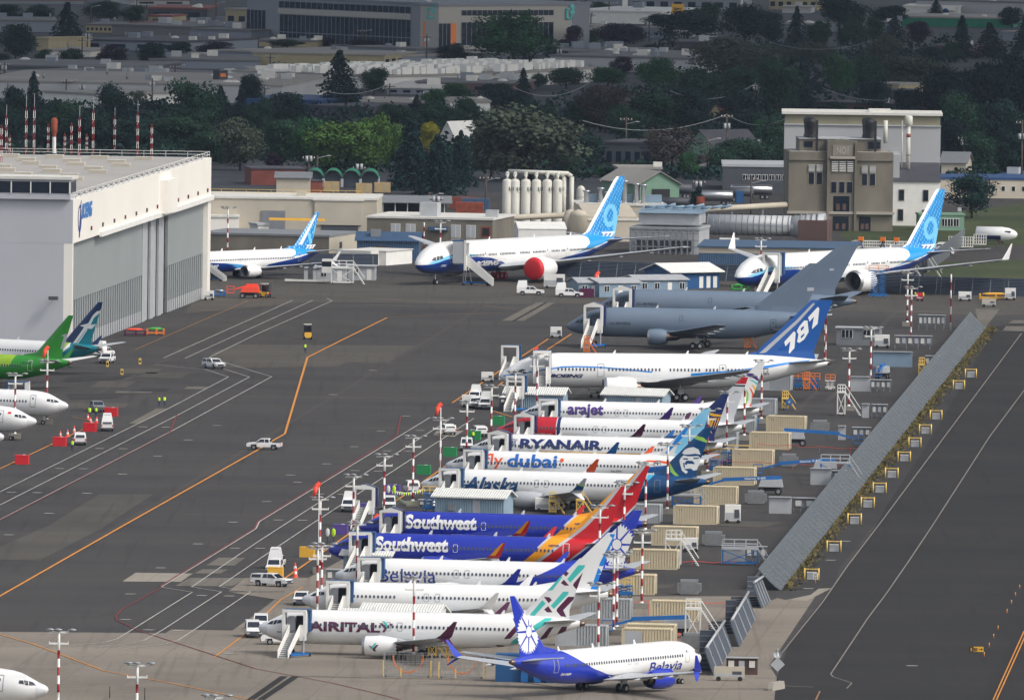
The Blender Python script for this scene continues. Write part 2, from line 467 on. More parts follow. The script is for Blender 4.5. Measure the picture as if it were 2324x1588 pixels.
sheet('far_apron', [(470, 640), (760, 628), (1300, 635), (2400, 645), (2400, 712), (2250, 716), (1500, 690), (1150, 690), (700, 686), (420, 712)], 'patch_soft', 0.04)
for i, pts in enumerate([
 [T(1, 1, -60, 1090), T(1, 1, 650, 1110), T(1, 1, 860, 1130), T(1, 1, 760, 1160), T(1, 1, -100, 1150)],
 [(471, 833), (560, 780), (845, 787), (918, 787), (880, 822), (770, 833)], [T(1, 1, -200, 1540), T(1, 1, 1450, 1550), T(2, 1, 1200, 118), T(2, 1, 820, 112), T(2, 1, 740, 155), T(2, 1, -330, 165), T(2, 1, -420, 40)],
 [(110, 1590 - 200), (225, 1330 - 200 + 0), (350, 1120), (225, 1228), (90, 1272), (-40, 1275), (-120, 1250), (110, 1150), (225, 1122)],
 ]):
 if i in (0, 2): sheet('concrete_patch', pts, 'patch_soft', 0.05)
sheet('concrete_patch', [(110, 1193), (225, 1122), (350, 1121), (230, 1200), (90, 1272), (-80, 1270), (-10, 1245)], 'patch_soft', 0.05)
for pts, m in [([T(3, 0, 1230, 437), T(3, 0, 1750, 445), T(3, 0, 1640, 520), T(3, 0, 1110, 517)], 'patch_light'), ([T(3, 0, 1720, 483), T(3, 0, 2230, 485), T(3, 0, 2110, 562), T(3, 0, 1590, 558)], 'patch_concrete'),
  ([T(3, 0, 1985, 300), T(3, 0, 2225, 302), T(3, 0, 2125, 374), T(3, 0, 1870, 372)], 'patch_concrete'), ([T(3, 0, 1840, 405), T(3, 0, 2070, 408), T(3, 0, 2000, 446), T(3, 0, 1760, 444)], 'patch_concrete'),
  ([T(3, 0, 2090, 615), T(3, 1, 490, 612), T(3, 1, 380, 690), T(3, 1, 240, 690)], 'apron_concrete'), ([T(2, 0, 1420, 532), T(2, 0, 1520, 534), T(2, 0, 1440, 585), T(2, 0, 1260, 670), T(2, 0, 1170, 668)], 'patch_concrete'),
  ([T(1, 2, 220, 1158), T(1, 2, 390, 1160), T(1, 2, 110, 1325), T(1, 2, -100, 1325)], 'patch_concrete'), ([T(2, 0, 1140, 170), T(2, 0, 1470, 170), T(2, 0, 1420, 215), T(2, 0, 1060, 215)], 'patch_soft'),
  ([T(2, 0, 900, 282), T(2, 0, 1240, 284), T(2, 0, 1150, 345), T(2, 0, 820, 340)], 'patch_soft'), ([T(2, 0, 1330, 205), T(2, 0, 1735, 207), T(2, 0, 1640, 262), T(2, 0, 1220, 250)], 'patch_soft'),
  ([T(2, 0, 1060, 375), T(2, 0, 1390, 380), T(2, 0, 1360, 392), T(2, 0, 1040, 390)], 'patch_concrete'), ([T(2, 0, 1700, 333), T(2, 0, 1900, 335), T(2, 0, 1870, 358), T(2, 0, 1670, 355)], 'patch_concrete'),
  ([T(2, 0, 620, 480), T(2, 0, 1180, 485), T(2, 0, 1130, 525), T(2, 0, 620, 540)], 'patch_soft'), ([T(2, 0, 600, 250), T(2, 0, 1200, 232), T(2, 0, 1060, 268), T(2, 0, 560, 290)], 'patch_dark'),
  ([T(2, 0, 1290, 345), T(2, 0, 1560, 350), T(2, 0, 1500, 372), T(2, 0, 1240, 370)], 'patch_dark'), ([T(2, 0, 600, 400), T(2, 0, 1150, 398), T(2, 0, 1060, 440), T(2, 0, 640, 450)], 'patch_dark'),
  ([T(2, 1, 1640, 738), T(2, 1, 1886, 735), T(2, 1, 1800, 790), T(2, 1, 1605, 772)], 'patch_light'), ([T(2, 2, 1300 + 1743 * 0, 0), T(2, 2, 1310, 0), T(2, 2, 1305, 1)], 'patch_soft'),
  ([T(3, 2, 1340, 545), T(3, 2, 1480, 545), T(3, 2, 1430, 585), T(3, 2, 1290, 580)], 'patch_soft'), ([T(1, 3, 1880, 1215), T(1, 3, 2100, 1220), T(1, 3, 1980, 1380), T(1, 3, 1900, 1330)], 'patch_concrete'),
  ([T(1, 3, 2220, 1320), (2400, T(1, 3, 0, 1322)[1]), (2400, T(1, 3, 0, 1350)[1]), T(1, 3, 2180, 1350)], 'patch_concrete'), ([T(1, 3, 2160, 1372), (2400, T(1, 3, 0, 1375)[1]), (2400, T(1, 3, 0, 1430)[1]), T(1, 3, 2130, 1412)], 'patch_concrete'),
  ([T(2, 3, 600, 390), T(2, 3, 650, 390), T(2, 3, 560, 470), T(2, 3, 500, 470)], 'patch_soft'), ([(1640, 1180), (1780, 1186), (1730, 1198), (1610, 1192)], 'patch_soft'), ([(1520, 1362), (1600, 1364), (1590, 1368), (1500, 1366)], 'patch_light')]:
 sheet('concrete_patch', pts, m, 0.06)
sheet('grass_field', [(1905, 536), (1925, 512), (2330, 462), (2700, 440), (2700, 556), (2330, 556), (2120, 566), (1950, 560)], 'grass', 0.05)
sheet('grass_field', [(2052, 611), (2110, 596), (2330, 590), (2700, 588), (2700, 642), (2330, 641), (2190, 632), (2090, 622)], 'grass', 0.05)
sheet('grass_field', [(1655, 510), (1740, 492), (1790, 505), (1790, 530), (1690, 530)], 'grass', 0.05)
def stripe(pts, w, m, name='painted_line', z=0.09):
 W = [at(x, y) for x, y in pts]; n = len(W); L = []; Rr = []
 for i in range(n):
  d = (W[min(i + 1, n - 1)] - W[max(i - 1, 0)]); d.z = 0; d.normalize()
  k = Vector((-d.y, d.x, 0)) * (w / 2)
  L.append(W[i] + k); Rr.append(W[i] - k)
 g = MB(); vs = [(*p[:2], z) for p in L] + [(*p[:2], z) for p in Rr]
 g.mesh(vs, [(i, i + 1, n + i + 1, n + i) for i in range(n - 1)], m)
 return structure(g.build(name))
oy = [T(3, 0, 0, 650), T(3, 0, 1140, 0), T(2, 0, 2323, 918), T(2, 1, 130, 838), T(2, 1, 262, 763), T(2, 1, 466, 70), T(2, 1, 605, 0), T(1, 1, 1190, 1297)]
stripe([(-120, 1422)] + oy, 0.34, 'line_orange')
stripe([T(1, 1, 1190, 1297), T(1, 1, 1700, 1268), T(1, 1, 2323, 1252)], 0.3, 'line_orange_faint')
stripe([T(1, 0, 1225, 1588), T(1, 0, 2250, 1145), (700, 668), (1100, 694), (1170, 703)], 0.22, 'line_orange_faint')
stripe([T(2, 0, 0, 1080), T(2, 0, 475, 855), T(2, 0, 750, 725)], 0.25, 'line_orange')
stripe([T(2, 0, 650, 607), T(2, 0, 880, 655)], 0.25, 'line_orange_faint')
for pts in ([T(2, 0, 0, 1290), T(2, 0, 1530, 533), T(2, 0, 2073, 247), T(2, 0, 1860, 180), T(2, 0, 1400, 135)], [T(2, 0, 0, 1408), T(2, 0, 1620, 590), T(2, 0, 2263, 248), T(2, 0, 2000, 165)],
   [T(2, 0, -40, 1562), T(2, 0, 1545, 745), T(2, 1, 143, 245), T(2, 1, 0, 203), T(2, 0, 1985, 100), T(2, 0, 1900, 70), T(2, 0, 2040, 0), T(1, 1, 0, 1450), T(1, 1, 510, 1225), T(1, 1, 690, 1145), T(1, 1, 640, 1122)],
   [T(2, 0, 1485, 75), T(1, 0, 2323, 1290), T(1, 1, 330, 1140)], [T(2, 0, 1680, 78), T(1, 1, -60, 1400), T(1, 1, 515, 1140)],
   [T(3, 0, 1465, 568), T(3, 0, 2323, 40), T(2, 1, 30, 1560), T(2, 1, 1578, 615)], [T(3, 0, 1465, 570), T(3, 0, 1745, 615), T(3, 0, 1200, 955), T(3, 0, 1060, 1040), T(3, 0, 960, 1068), T(3, 0, 650, 1098)],
   [T(3, 0, 2010, 612), T(3, 0, 1740, 568), T(3, 0, 2323, 170), T(2, 1, 255, 1588), T(2, 1, 1770, 625)], [T(3, 0, 2010, 612), T(3, 0, 1480, 955), T(3, 0, 1310, 1052), T(3, 0, 1200, 1080), T(3, 0, 880, 1112)],
   [T(3, 0, 2275, 612), T(3, 0, 1990, 565), T(3, 1, 0, 335), T(2, 1, 495, 1588), T(2, 1, 1978, 622), T(2, 1, 1850, 618)], [T(3, 0, 2275, 612), T(3, 0, 1750, 965), T(3, 0, 1610, 1055), T(3, 0, 1500, 1085), T(3, 0, 1120, 1130)]):
 stripe(pts, 0.19, 'line_white')
stripe([(q[0] - 3, q[1] - 1) for q in (T(3, 0, 1465, 565), T(3, 0, 2323, 40), T(2, 1, 30, 1560), T(2, 1, 1290, 780), T(2, 1, 1325, 605))], 0.22, 'line_red')
stripe([T(3, 0, 1465, 572), T(3, 0, 1110, 770), T(3, 0, 1050, 830), T(3, 0, 1060, 870), T(3, 0, 1250, 960), T(3, 0, 2323, 1310), T(3, 1, 700, 1440), T(3, 1, 1200, 1560), T(3, 1, 1400, 1620)], 0.2, 'line_red')
stripe([T(2, 0, -40, 1566), T(2, 0, 1545, 749), T(2, 0, 1605, 590)], 0.2, 'line_red', z=0.095)
stripe([T(3, 0, 0, 1000), T(3, 0, 300, 1085), T(3, 0, 950, 1330), T(3, 0, 1500, 1430), T(3, 0, 2323, 1600)], 0.25, 'line_orange')
stripe([T(3, 0, 1940, 1207), T(3, 0, 2200, 1015), T(3, 1, 230, 680), T(3, 1, 420, 570)], 0.22, 'line_orange')
for pts in ([T(3, 1, 245, 500), T(3, 1, 740, 160), T(3, 1, 880, 60)], [T(2, 1, 1270, 1370), T(2, 1, 1345, 1320)], [T(2, 1, 1470, 1230), T(2, 1, 1720, 1055)], [T(2, 1, 1780, 483), T(2, 1, 2230, 180), T(1, 2, 330, 1490)], [T(2, 2, -130, 330), T(1, 2, 320, 1588), T(1, 2, 540, 1445)], [T(2, 1, 2150, 555), T(2, 2, 0, 610)]):
 stripe(pts, 0.3, 'line_orange')
stripe([T(3, 3, 15, 1305), T(3, 3, 80, 1225), T(3, 3, 500, 700), T(3, 3, 720, 380), T(3, 3, 1010, 0), T(2, 3, 2190, 0), T(1, 3, 2300, 1440)], 0.17, 'line_faint', z=0.11)
stripe([T(3, 3, 715, 1490), T(3, 3, 760, 1440), T(3, 3, 590, 1385), T(3, 3, 568, 1360), T(3, 3, 900, 860), T(3, 3, 1080, 620), T(3, 3, 1280, 330), T(3, 3, 1500, 0), T(2, 3, 2010, 790), T(2, 3, 2323, 370)], 0.17, 'line_faint', z=0.11)
stripe([T(3, 3, 150, 1468), T(3, 3, 410, 1478)], 0.4, 'line_faint', z=0.11)
for dx in (0, 30): stripe([T(3, 3, 2040 + dx, 1600), T(3, 3, 2323 + dx, 970 + dx * 0)], 0.16, 'line_orange', z=0.11)
stripe([T(3, 3, 430, 1600), T(3, 3, 470, 1515)], 0.2, 'line_orange_faint', z=0.11)
for a0, a1 in ((120, 255), (215, 360)): stripe([T(3, 1, a0 - 170, 1590), T(3, 1, a1, 1378)], 0.9, 'asphalt_dark', 'expansion_joint')
stripe([T(1, 2, 10, 1330), T(1, 2, 310, 1160)], 0.5, 'asphalt_dark', 'expansion_joint')
stripe([T(3, 1, 380, 1378), T(3, 2, 0, 1418), T(3, 2, 500, 1490), T(3, 2, 2323, 1492)], 0.3, 'asphalt_dark', 'expansion_joint')
for k in range(9):      # faint long joints across the asphalt and thin yellow stand lines behind the row
 y = 760 + 68 * k
 stripe([(300 + 20 * k, y), (1000 - 20 * k, y + 9)], 0.1, 'line_orange_faint')
for y0, x0, x1 in ((1352, 1320, 1740), (1247, 1400, 1745), (1200, 1560, 1800), (1160, 1640, 1830), (1118, 1740, 1870), (1073, 1780, 1890), (1026, 1790, 1930), (960, 1800, 1990), (905, 1780, 2010), (1300, 1430, 1720)):
 stripe([(x0, y0 - 3), (x1, y0 + 2)], 0.12, 'line_orange_faint')
for a, b in ((T(1, 3, 1180, 1245), T(1, 3, 1530, 1252)), (T(1, 3, 1370, 1233), T(1, 3, 1550, 1240)), (T(2, 3, 640, 357), T(2, 3, 740, 360)), (T(1, 1, 1030, 1133), T(1, 1, 1330, 1138)), (T(1, 0, 1800, 1228), T(1, 0, 2005, 1235)), (T(1, 1, 970, 1180), T(1, 1, 1410, 1190)), (T(1, 3, 0, 1405), T(1, 3, 2323, 1420))):
 stripe([a, b], 0.5, 'line_faint')
for x, y in [T(2, 0, *q) for q in ((1300, 701), (1508, 704), (1970, 688), (1710, 819), (905, 897), (1117, 899), (1432, 966), (540, 1078), (757, 1080), (1112, 1129), (105, 1294), (340, 1297), (790, 1303), (445, 1485), (2117, 1564))] + [T(2, 1, *q) for q in ((1061, 188), (698, 408), (1362, 603), (1132, 738), (1490, 733), (893, 880), (1190, 918), (1387, 920), (640, 1036), (1107, 1101), (900, 1097), (377, 1202), (95, 1378), (203, 1545), (423, 1547), (785, 1312), (573, 1310), (315, 1137))] + [T(3, 0, *q) for q in ((80, 95), (1797, 178), (2134, 216), (1459, 395), (1184, 632), (1831, 646), (2081, 650), (1141, 863), (1349, 957), (1620, 962), (2080, 1171))] + [T(3, 1, 38, 218)] + [T(3, 3, 1307, 1283), T(3, 3, 703, 153), T(3, 3, 568, 325), T(3, 3, 367, 583)]:
 w = at(x, y); g = MB(); g.face([(-.8, -.45, 0), (.5, -.45, 0), (.8, .45, 0), (-.5, .45, 0)], 'line_white'); structure(g.build('painted_marker', None, (w.x, w.y, 0.09)))

# ------------------------------------------------------------------ buildings near the apron
def yhor(px): return -755 + (px - 1162) * 0.0131
def hz(px, base, top): return CAM_H * (base - top) / (base - yhor(px))
def site(pl, pr):
 a = at(*pl); b = at(*pr); d = b - a
 return (a.x, a.y, 0), math.atan2(d.y, d.x), d.length
def panel_window(w, h, panes=2, glass='glass_dark', frame='white_plain'):
 m = MB(); m.box(0, w, -.05, 0, 0, h, frame); m.box(.08, w - .08, -.09, -.05, .08, h - .08, glass)
 for i in range(1, panes): m.box(w * i / panes - .04, w * i / panes + .04, -.11, -.09, .08, h - .08, frame)
 return m
# the hangar
loc, rz, W = site((162, 801), (476, 677))
hg = empty('hangar', loc, rz, 'huge white hangar with grey sliding doors on the left of the apron', 'hangar')
H = 26.2; D = 95; zb = 18.7
m = MB(); m.box(0, W, 0.0, 1.5, zb, H, 'hangar_white')       # header band over the doors
m.box(0, 1.2, 0.0, 1.5, 0, zb, 'hangar_white'); m.box(W - 4.5, W, 0.0, 1.5, 0, zb, 'hangar_white')
m.box(-.02, 0, 0, D, zb, H, 'hangar_side'); m.box(0, .6, 1.5, D, 0, H, 'hangar_side'); m.box(W - .6, W, 1.5, D, 0, H, 'hangar_side'); m.box(0, W, D - .6, D, 0, H, 'hangar_side')
m.build('wall', hg)
m = MB(); m.box(0.6, W - .6, 1.5, D - .6, H - .4, H - .02, 'roof_membrane'); m.build('roof', hg)
m = MB(); m.box(W * .18, W + .8, -.5, 0, zb - .35, zb + .5, 'white_plain'); m.build('door_track', hg)
def frac(z):       # along the front from a photo column
 lo, hi = 0.0, 1.0
 for _ in range(40):
  t = (lo + hi) / 2; p = at(162, 801).lerp(at(476, 677), t); d = p - CAMP
  if 1162 + FPX * d.dot(cright) / d.dot(fwd) < z: lo = t
  else: hi = t
 return lo * W
xa, xb = frac(333.9), frac(388.9)
def ribbed(x0, x1, dy, low=True):
 m = MB(); m.box(x0, x1, dy, dy + .4, 0.1, zb - .1, 'hangar_door')
 if low:
  m.box(x0, x1, dy - .12, dy, 8.6, zb - .1, 'hangar_door'); n = int((x1 - x0) / 3.2)
  for i in range(n + 1):
   x = x0 + (x1 - x0) * i / n
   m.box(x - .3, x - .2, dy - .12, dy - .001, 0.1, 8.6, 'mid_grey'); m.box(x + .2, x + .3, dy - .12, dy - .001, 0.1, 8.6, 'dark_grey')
 m.box(x0, x1, dy - .06, dy, .1, 2.2, 'light_grey')
 return m.build('door', hg)
ribbed(1.3, xa - 1.5, 1.0); ribbed(xb + .6, W - 4.6, 1.0)
nn = 6
for i in range(nn):
 x = xa + (xb - xa) * i / nn
 m = MB(); m.box(x + .2, x + (xb - xa) / nn - 1.4, 1.0 + .35 * (i % 2), 1.4 + .35 * (i % 2), .1, zb - .1, 'light_grey'); m.box(x + (xb - xa) / nn - 1.35, x + (xb - xa) / nn + .1, 1.6, 1.9, .1, zb - .1, 'black'); m.build('door', hg)
m = MB(); m.box(frac(359), frac(383), -1.4, 0, zb + .2, zb + 6.2, 'hangar_white'); m.build('door_housing', hg)
m = MB(); x0 = frac(182); x1 = frac(205)
flat_text(m, 'BOEING', (x0, -.08, 22.4), (1, 0, .0), (0, 0, 1), x1 - x0, 2.7, 'bright_blue', bold=.05, shear=.2)
t = [(math.cos(R(30 * i)), math.sin(R(30 * i))) for i in range(12)]; cx = frac(177); sx = (frac(182) - frac(172)) * .4
m.mesh([(cx + sx * a, -.08, 22.6 + 2.4 * b) for a, b in t] + [(cx + sx * .75 * a, -.08, 22.6 + 2.0 * b) for a, b in t], [(i, (i + 1) % 12, 12 + (i + 1) % 12, 12 + i) for i in range(12)], 'text_blue')
m.face([(cx - sx * .4, -.09, 19.4), (cx + sx * .1, -.09, 19.4), (cx + sx * .8, -.09, 25.7), (cx + sx * .55, -.09, 25.7)], 'text_blue')
m.build('wall_lettering', hg)
for i in range(12):
 x = frac([203, 229, 255, 280, 305, 329, 353, 400, 423, 445, 467, 380][i])
 m = MB(); m.box(x - .3, x + .3, -.25, 0, zb + 1.3, zb + 2.0, 'glass_dark'); m.box(x - .3, x + .3, -.27, -.25, zb + 1.6, zb + 2.0, 'red'); m.build('wall_lamp', hg)
for x, z in ((-.05, 20.6),):
 m = MB(); m.box(-.12, 0, 28, 32.6, 20.4, 22.6, 'light_grey'); m.build('vent_grille', hg)
m = MB(); m.box(-.08, 0, 18, 44, .1, 6.2, 'light_grey'); m.box(-.4, 0, 17.6, 44.4, 6.2, 6.5, 'mid_grey'); m.build('side_door', hg)
for y, z in ((34, 9.0), (3.0, 9.4)):
 m = MB(); m.bar((0, y, z), (-1.6, y, z), .12, 'dark_grey'); m.box(-2.1, -1.2, y - .8, y + .8, z - .3, z + .3, 'dark_grey'); m.build('flood_lamp', hg)
m = MB()
for pts in ([(0.3, .3), (W - .3, .3)], [(W - .3, .3), (W - .3, D - .3)], [(.3, .3), (.3, 8)]):
 (ax, ay), (bx, by) = pts; L_ = math.hypot(bx - ax, by - ay)
 for z in (.55, 1.1): m.bar((ax, ay, H + z), (bx, by, H + z), .07, 'white_plain')
 k = int(L_ / 4)
 for i in range(k + 1):
  x, y = ax + (bx - ax) * i / k, ay + (by - ay) * i / k; m.bar((x, y, H - .1), (x, y, H + 1.1), .06, 'white_plain')
m.build('railing', hg)
for i in range(26):       # roof edge floodlight brackets
 x = 6 + i * 7.6
 m = MB(); m.bar((x, .5, H), (x, -.2, H + .8), .06, 'mid_grey'); m.box(x - .3, x + .3, -.5, -.1, H + .6, H + .85, 'mid_grey'); m.build('flood_lamp', hg)
skm = MB(); skm.box(0, 1.6, 0, 3.2, 0, .5, 'cream_wall'); skm.box(-.05, 1.65, -.05, 3.25, .5, .58, 'offwhite'); skm = skm.data('roof_vent')
random.seed(3)
for r_ in range(11):
 for c_ in range(8):
  add('roof_vent', skm, hg, (16 + r_ * 17.5 + c_ * 1.5, 9 + c_ * 8.5 + (r_ % 2) * 3, H))
m = MB(); m.box(-.8, 7, 0.4, 14, H, H + 3.4, 'hangar_side'); m.box(-.9, -.8, .5, 13.9, H + 1.1, H + 3.0, 'glass_dark'); m.box(.0, 6.5, .3, .4, H + 1.1, H + 3.0, 'glass_dark')
for i in range(5): m.box(-1.0, -.88, .4 + 3.35 * i, .6 + 3.35 * i, H + 1.0, H + 3.1, 'white_plain')
m.box(-1.2, 7.4, 0, 14.6, H + 3.4, H + 3.9, 'offwhite'); m.build('control_room', hg)
m = MB(); m.box(0, 9, 14.6, 48, H, H + 3.2, 'hangar_side'); m.box(-.1, 0, 20, 23, H + 1.2, H + 2.4, 'glass_dark'); m.box(-.1, 0, 30, 32, H + .2, H + 2.5, 'dark_grey'); m.build('roof_cabin', hg)
# masts on the hangar roof
def mast_data(h, banded=True, whip=True):
 m = MB(); k = 6; hs = h * .72
 for q in (-.15, .15):
  for i in range(k): m.bar((q, 0, hs * i / k), (q, 0, hs * (i + 1) / k), .09, 'mast_red' if i % 2 == 0 else 'white_plain')
 for i in range(8): m.bar((-.15, 0, hs * i / 8), (.15, 0, hs * (i + 1) / 8), .05, 'mast_red' if i % 2 else 'white_plain')
 m.bar((-.15, 0, hs), (0, 0, hs + .7), .08, 'mast_red'); m.bar((.15, 0, hs), (0, 0, hs + .7), .08, 'mast_red')
 if whip: m.bar((0, 0, hs + .7), (0, 0, h), .08, 'light_grey')
 return m.data('mast')
rmesh = mast_data(1.0)
def on_roof(px, py, H0=26.2): p = at(px, py, H0); return p
ordn = ['first', 'second', 'third', 'fourth', 'fifth', 'sixth', 'seventh', 'eighth', 'ninth', 'tenth', 'eleventh', 'twelfth', 'thirteenth', 'fourteenth', 'fifteenth', 'sixteenth', 'seventeenth', 'eighteenth', 'nineteenth', 'twentieth',
  'twenty-first', 'twenty-second', 'twenty-third', 'twenty-fourth', 'twenty-fifth', 'twenty-sixth', 'twenty-seventh', 'twenty-eighth', 'twenty-ninth', 'thirtieth', 'thirty-first', 'thirty-second', 'thirty-third', 'thirty-fourth', 'thirty-fifth', 'thirty-sixth', 'thirty-seventh', 'thirty-eighth', 'thirty-ninth', 'fortieth']
for i, (x, y0, y1) in enumerate(sorted([(14, 238, 352), (59, 214, 350), (77, 212, 352), (22, 300, 348), (109, 268, 345), (162, 262, 350), (180, 240, 355), (197, 298, 345), (211, 220, 352), (260, 244, 341), (312, 228, 352), (344, 262, 362), (147, 295, 350), (3, 262, 368)])):
 p = on_roof(x, y1); h = (y1 - y0) / mpp(p)
 o = bpy.data.objects.new('radio_mast', mast_data(h, True, y0 < 262)); COL.objects.link(o); o.location = p
 tag(o, 'thin red and white lattice mast, %s from the left on the hangar roof' % ordn[i], 'mast', 'masts on the hangar roof')
p = on_roof(122.5, 348); k = 1 / mpp(p)
t = empty('roof_stack', p, 0, 'white column with a fat salmon-red drum on top, on the hangar roof', 'antenna')
m = MB(); m.lathe((0, 0, 0), [(0, .36), (38 * k, .36)], 'white_plain', n=16); m.build('column', t)
m = MB(); m.lathe((0, 0, 0), [(37 * k, .36), (44 * k, .42), (50 * k, .6), (76 * k, .6), (80 * k, .42), (81 * k, .05)], 'rust', n=18); m.build('drum', t)

def block(name, label, cat, pl, pr, depth, h, wall, roof, parapet=.4, group=None):
 loc, rz, w = site(pl, pr)
 r = empty(name, loc, rz, label, cat, group)
 m = MB(); m.box(0, w, 0, depth, 0, h, wall); m.build('wall', r)
 m = MB(); m.box(-.2, w + .2, -.2, depth + .2, h, h + parapet, roof); m.build('roof', r)
 return r, w
def gable(name, label, cat, pl, pr, depth, h, hr, wall, roof, along='x', group=None, over=.5):
 loc, rz, w = site(pl, pr); r = empty(name, loc, rz, label, cat, group)
 m = MB(); m.box(0, w, 0, depth, 0, h, wall)
 if along == 'x': m.xprism([(0, h), (depth, h), (depth / 2, h + hr)], 0, w, wall)
 else: m.yprism([(0, h), (w, h), (w / 2, h + hr)], 0, depth, wall)
 m.build('wall', r)
 m = MB(); o = over; t = .18
 if along == 'x': m.xprism([(-o, h - hr * o / depth * 2), (depth / 2, h + hr), (depth + o, h - hr * o / depth * 2), (depth + o, h - hr * o / depth * 2 + t), (depth / 2, h + hr + t), (-o, h - hr * o / depth * 2 + t)], -o, w + o, roof)
 else: m.yprism([(-o, h - hr * o / w * 2), (w / 2, h + hr), (w + o, h - hr * o / w * 2), (w + o, h - hr * o / w * 2 + t), (w / 2, h + hr + t), (-o, h - hr * o / w * 2 + t)], -o, depth + o, roof)
 m.build('roof', r)
 return r, w
# light blue tool sheds among the row
for (pl, pr, d, lab) in (((987, 1166), (1143, 1171), 4.5, 'long pale blue metal shed with a white ribbed roof below the slanted lettering'), ((1147, 928), (1277, 931), 4.5, 'pale blue metal shed under the nose of the long wide-body jet'), ((1370, 930), (1503, 934), 4.5, 'pale blue metal shed below the wide-body jet engine'),
                      ((779, 1301), (884, 1304), 4.5, 'small pale metal shed with white roof between blue jet and white jet noses')):
 r, w = gable('tool_shed', lab, 'shed', pl, pr, d, 2.55, .85, 'shed_blue', 'roof_white', group='metal sheds between the parked aircraft')
 m = MB(); m.box(w * .55, w * .55 + 1.0, -.06, 0, 0, 2.1, 'light_grey'); m.build('door', r)
 m = MB(); m.box(w * .2, w * .2 + .9, -.5, 0, .6, 1.5, 'mid_grey'); m.build('air_unit', r)
r, w = gable('tool_shed', 'long low shed with two white panelled roofs between two white jets', 'shed', (774, 1447), (948, 1452), 6, 2.4, .9, 'shed_blue', 'roof_white', group='metal sheds between the parked aircraft')
m = MB(); m.box(1, w + 1, 6, 12, 0, 2.6, 'shed_blue'); m.build('rear_bay', r); m = MB(); m.xprism([(5.7, 2.5), (9, 3.6), (12.3, 2.5), (12.3, 2.7), (9, 3.8), (5.7, 2.7)], .6, w + 1.4, 'roof_white'); m.build('roof', r)
# corrugated beige building
r, w = block('warehouse', 'beige corrugated metal building with one big sliding door, above the small jet', 'warehouse', (440, 530), (854, 536), 26, hz(854, 536, 455), 'cream_wall', 'offwhite')
m = MB(); m.box(w * .66, w * .92, -.4, 0, 2.2, 7.2, 'cream_wall'); m.box(w * .65, w * .93, -.6, 0, 7.2, 7.5, 'offwhite'); m.box(w * .7, w * .9, -.2, 0, 0.0, 2.1, 'dark_grey'); m.build('door', r)
m = MB(); m.box(w * .37, w * .5, -.3, 0, 0, 5.0, 'mid_grey'); m.build('side_door', r)
m = MB(); m.box(w * .55, w * .6, 8, 11, 7, 8.8, 'cream_wall'); m.build('roof_unit', r)
m = MB()
for i in range(13): m.bar((2 + i * 2.6, 18, 7.2), (2 + i * 2.6, 18, 8.6), .06, 'pale_yellow')
for z in (8.0, 8.6): m.bar((2, 18, z), (34, 18, z), .06, 'pale_yellow')
m.build('railing', r)
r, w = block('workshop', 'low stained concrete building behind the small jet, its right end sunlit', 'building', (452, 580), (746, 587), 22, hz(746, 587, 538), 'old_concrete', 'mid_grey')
m = MB(); m.box(w + .01, w + .08, 0, 22, 0, 4.3, 'cream_wall'); m.build('sunlit_end_wall', r)  # thin cream sheet paints the sunlight on this end of the concrete
m = MB(); m.box(w + .08, w + .14, 8, 10, 1.8, 3.0, 'glass_dark'); m.build('window', r)
r, w = block('site_building', 'white windowless metal box building beside the hangar corner', 'building', (462, 533), (541, 534), 10, hz(541, 533, 493), 'hangar_white', 'offwhite')
r, w = block('site_building', 'grey plant building with roof railing between white box and corrugated hall', 'building', (541, 530), (620, 531), 10, hz(581, 530, 488), 'mid_grey', 'offwhite')
m = MB()
for z in (.6, 1.1): m.bar((0, 0, 4 + z), (w, 0, 4 + z), .06, 'mid_grey')
m.build('railing', r)
r, w = block('gantry', 'small grey pump house with a yellow crane beam', 'building', (585, 545), (610, 545), 6, 3, 'offwhite', 'light_grey')
m = MB(); m.bar((2, -1, 4.4), (14, -1, 4.2), .5, 'yellow'); m.build('crane_beam', r)
r, w = block('workshop', 'dark stained concrete building with tall windows behind the red-engine-cover jet', 'building', (832, 562), (1117, 568), 24, hz(1117, 568, 500), 'old_concrete', 'offwhite')
for x in (.19, .31, .67, .79):
 q = panel_window(2.0, 2.6, 2, 'light_grey'); q.build('window', r, (w * x, 0, 2.4)); m = MB(); m.box(0, 2, -.04, 0, 0, 2.3, 'pale_concrete'); m.build('door', r, (w * x, 0, 0))
m = MB(); m.box(w * .91, w * .91 + 2, -.06, 0, 2.6, 4.8, 'rust'); m.box(w * .91 + .3, w * .91 + 1.7, -.1, -.06, 2.9, 4.5, 'black'); m.build('window', r)
m = MB(); m.box(w * .39, w * .39 + 3.6, 4, 8, 6.4, 9.2, 'light_grey'); m.build('roof_unit', r)
m = MB(); m.box(w * .9, w * .9 + 2.4, 6, 8, 6.4, 7.9, 'light_grey'); m.build('roof_unit', r)
m = MB(); m.box(w * .5, w * .5 + 3.9, -1.2, 0, 3.8, 4.6, 'steel_blue'); m.build('awning', r)
r, w = gable('blue_shed', 'blue corrugated shed right of the sunlit concrete wall', 'shed', (810, 590), (950, 592), 12, 3.9, 1.4, 'steel_blue', 'steel_blue')
m = MB(); m.box(3, 5.8, -.06, 0, 0, 2.8, 'city_brown'); m.build('door', r)
m = MB(); m.box(2.6, 4.6, 2, 4, 4.6, 6.0, 'mid_grey'); m.build('roof_unit', r)
r, w = block('white_hut', 'plain white box building beside the nose of the red-cover jet', 'building', (876, 603), (935, 598), 9, hz(900, 600, 568), 'white_plain', 'offwhite', .15)
m = MB(); m.box(-4.0, 0, 1.5, 9, 0, 3.0, 'offwhite'); m.build('side_bay', r)
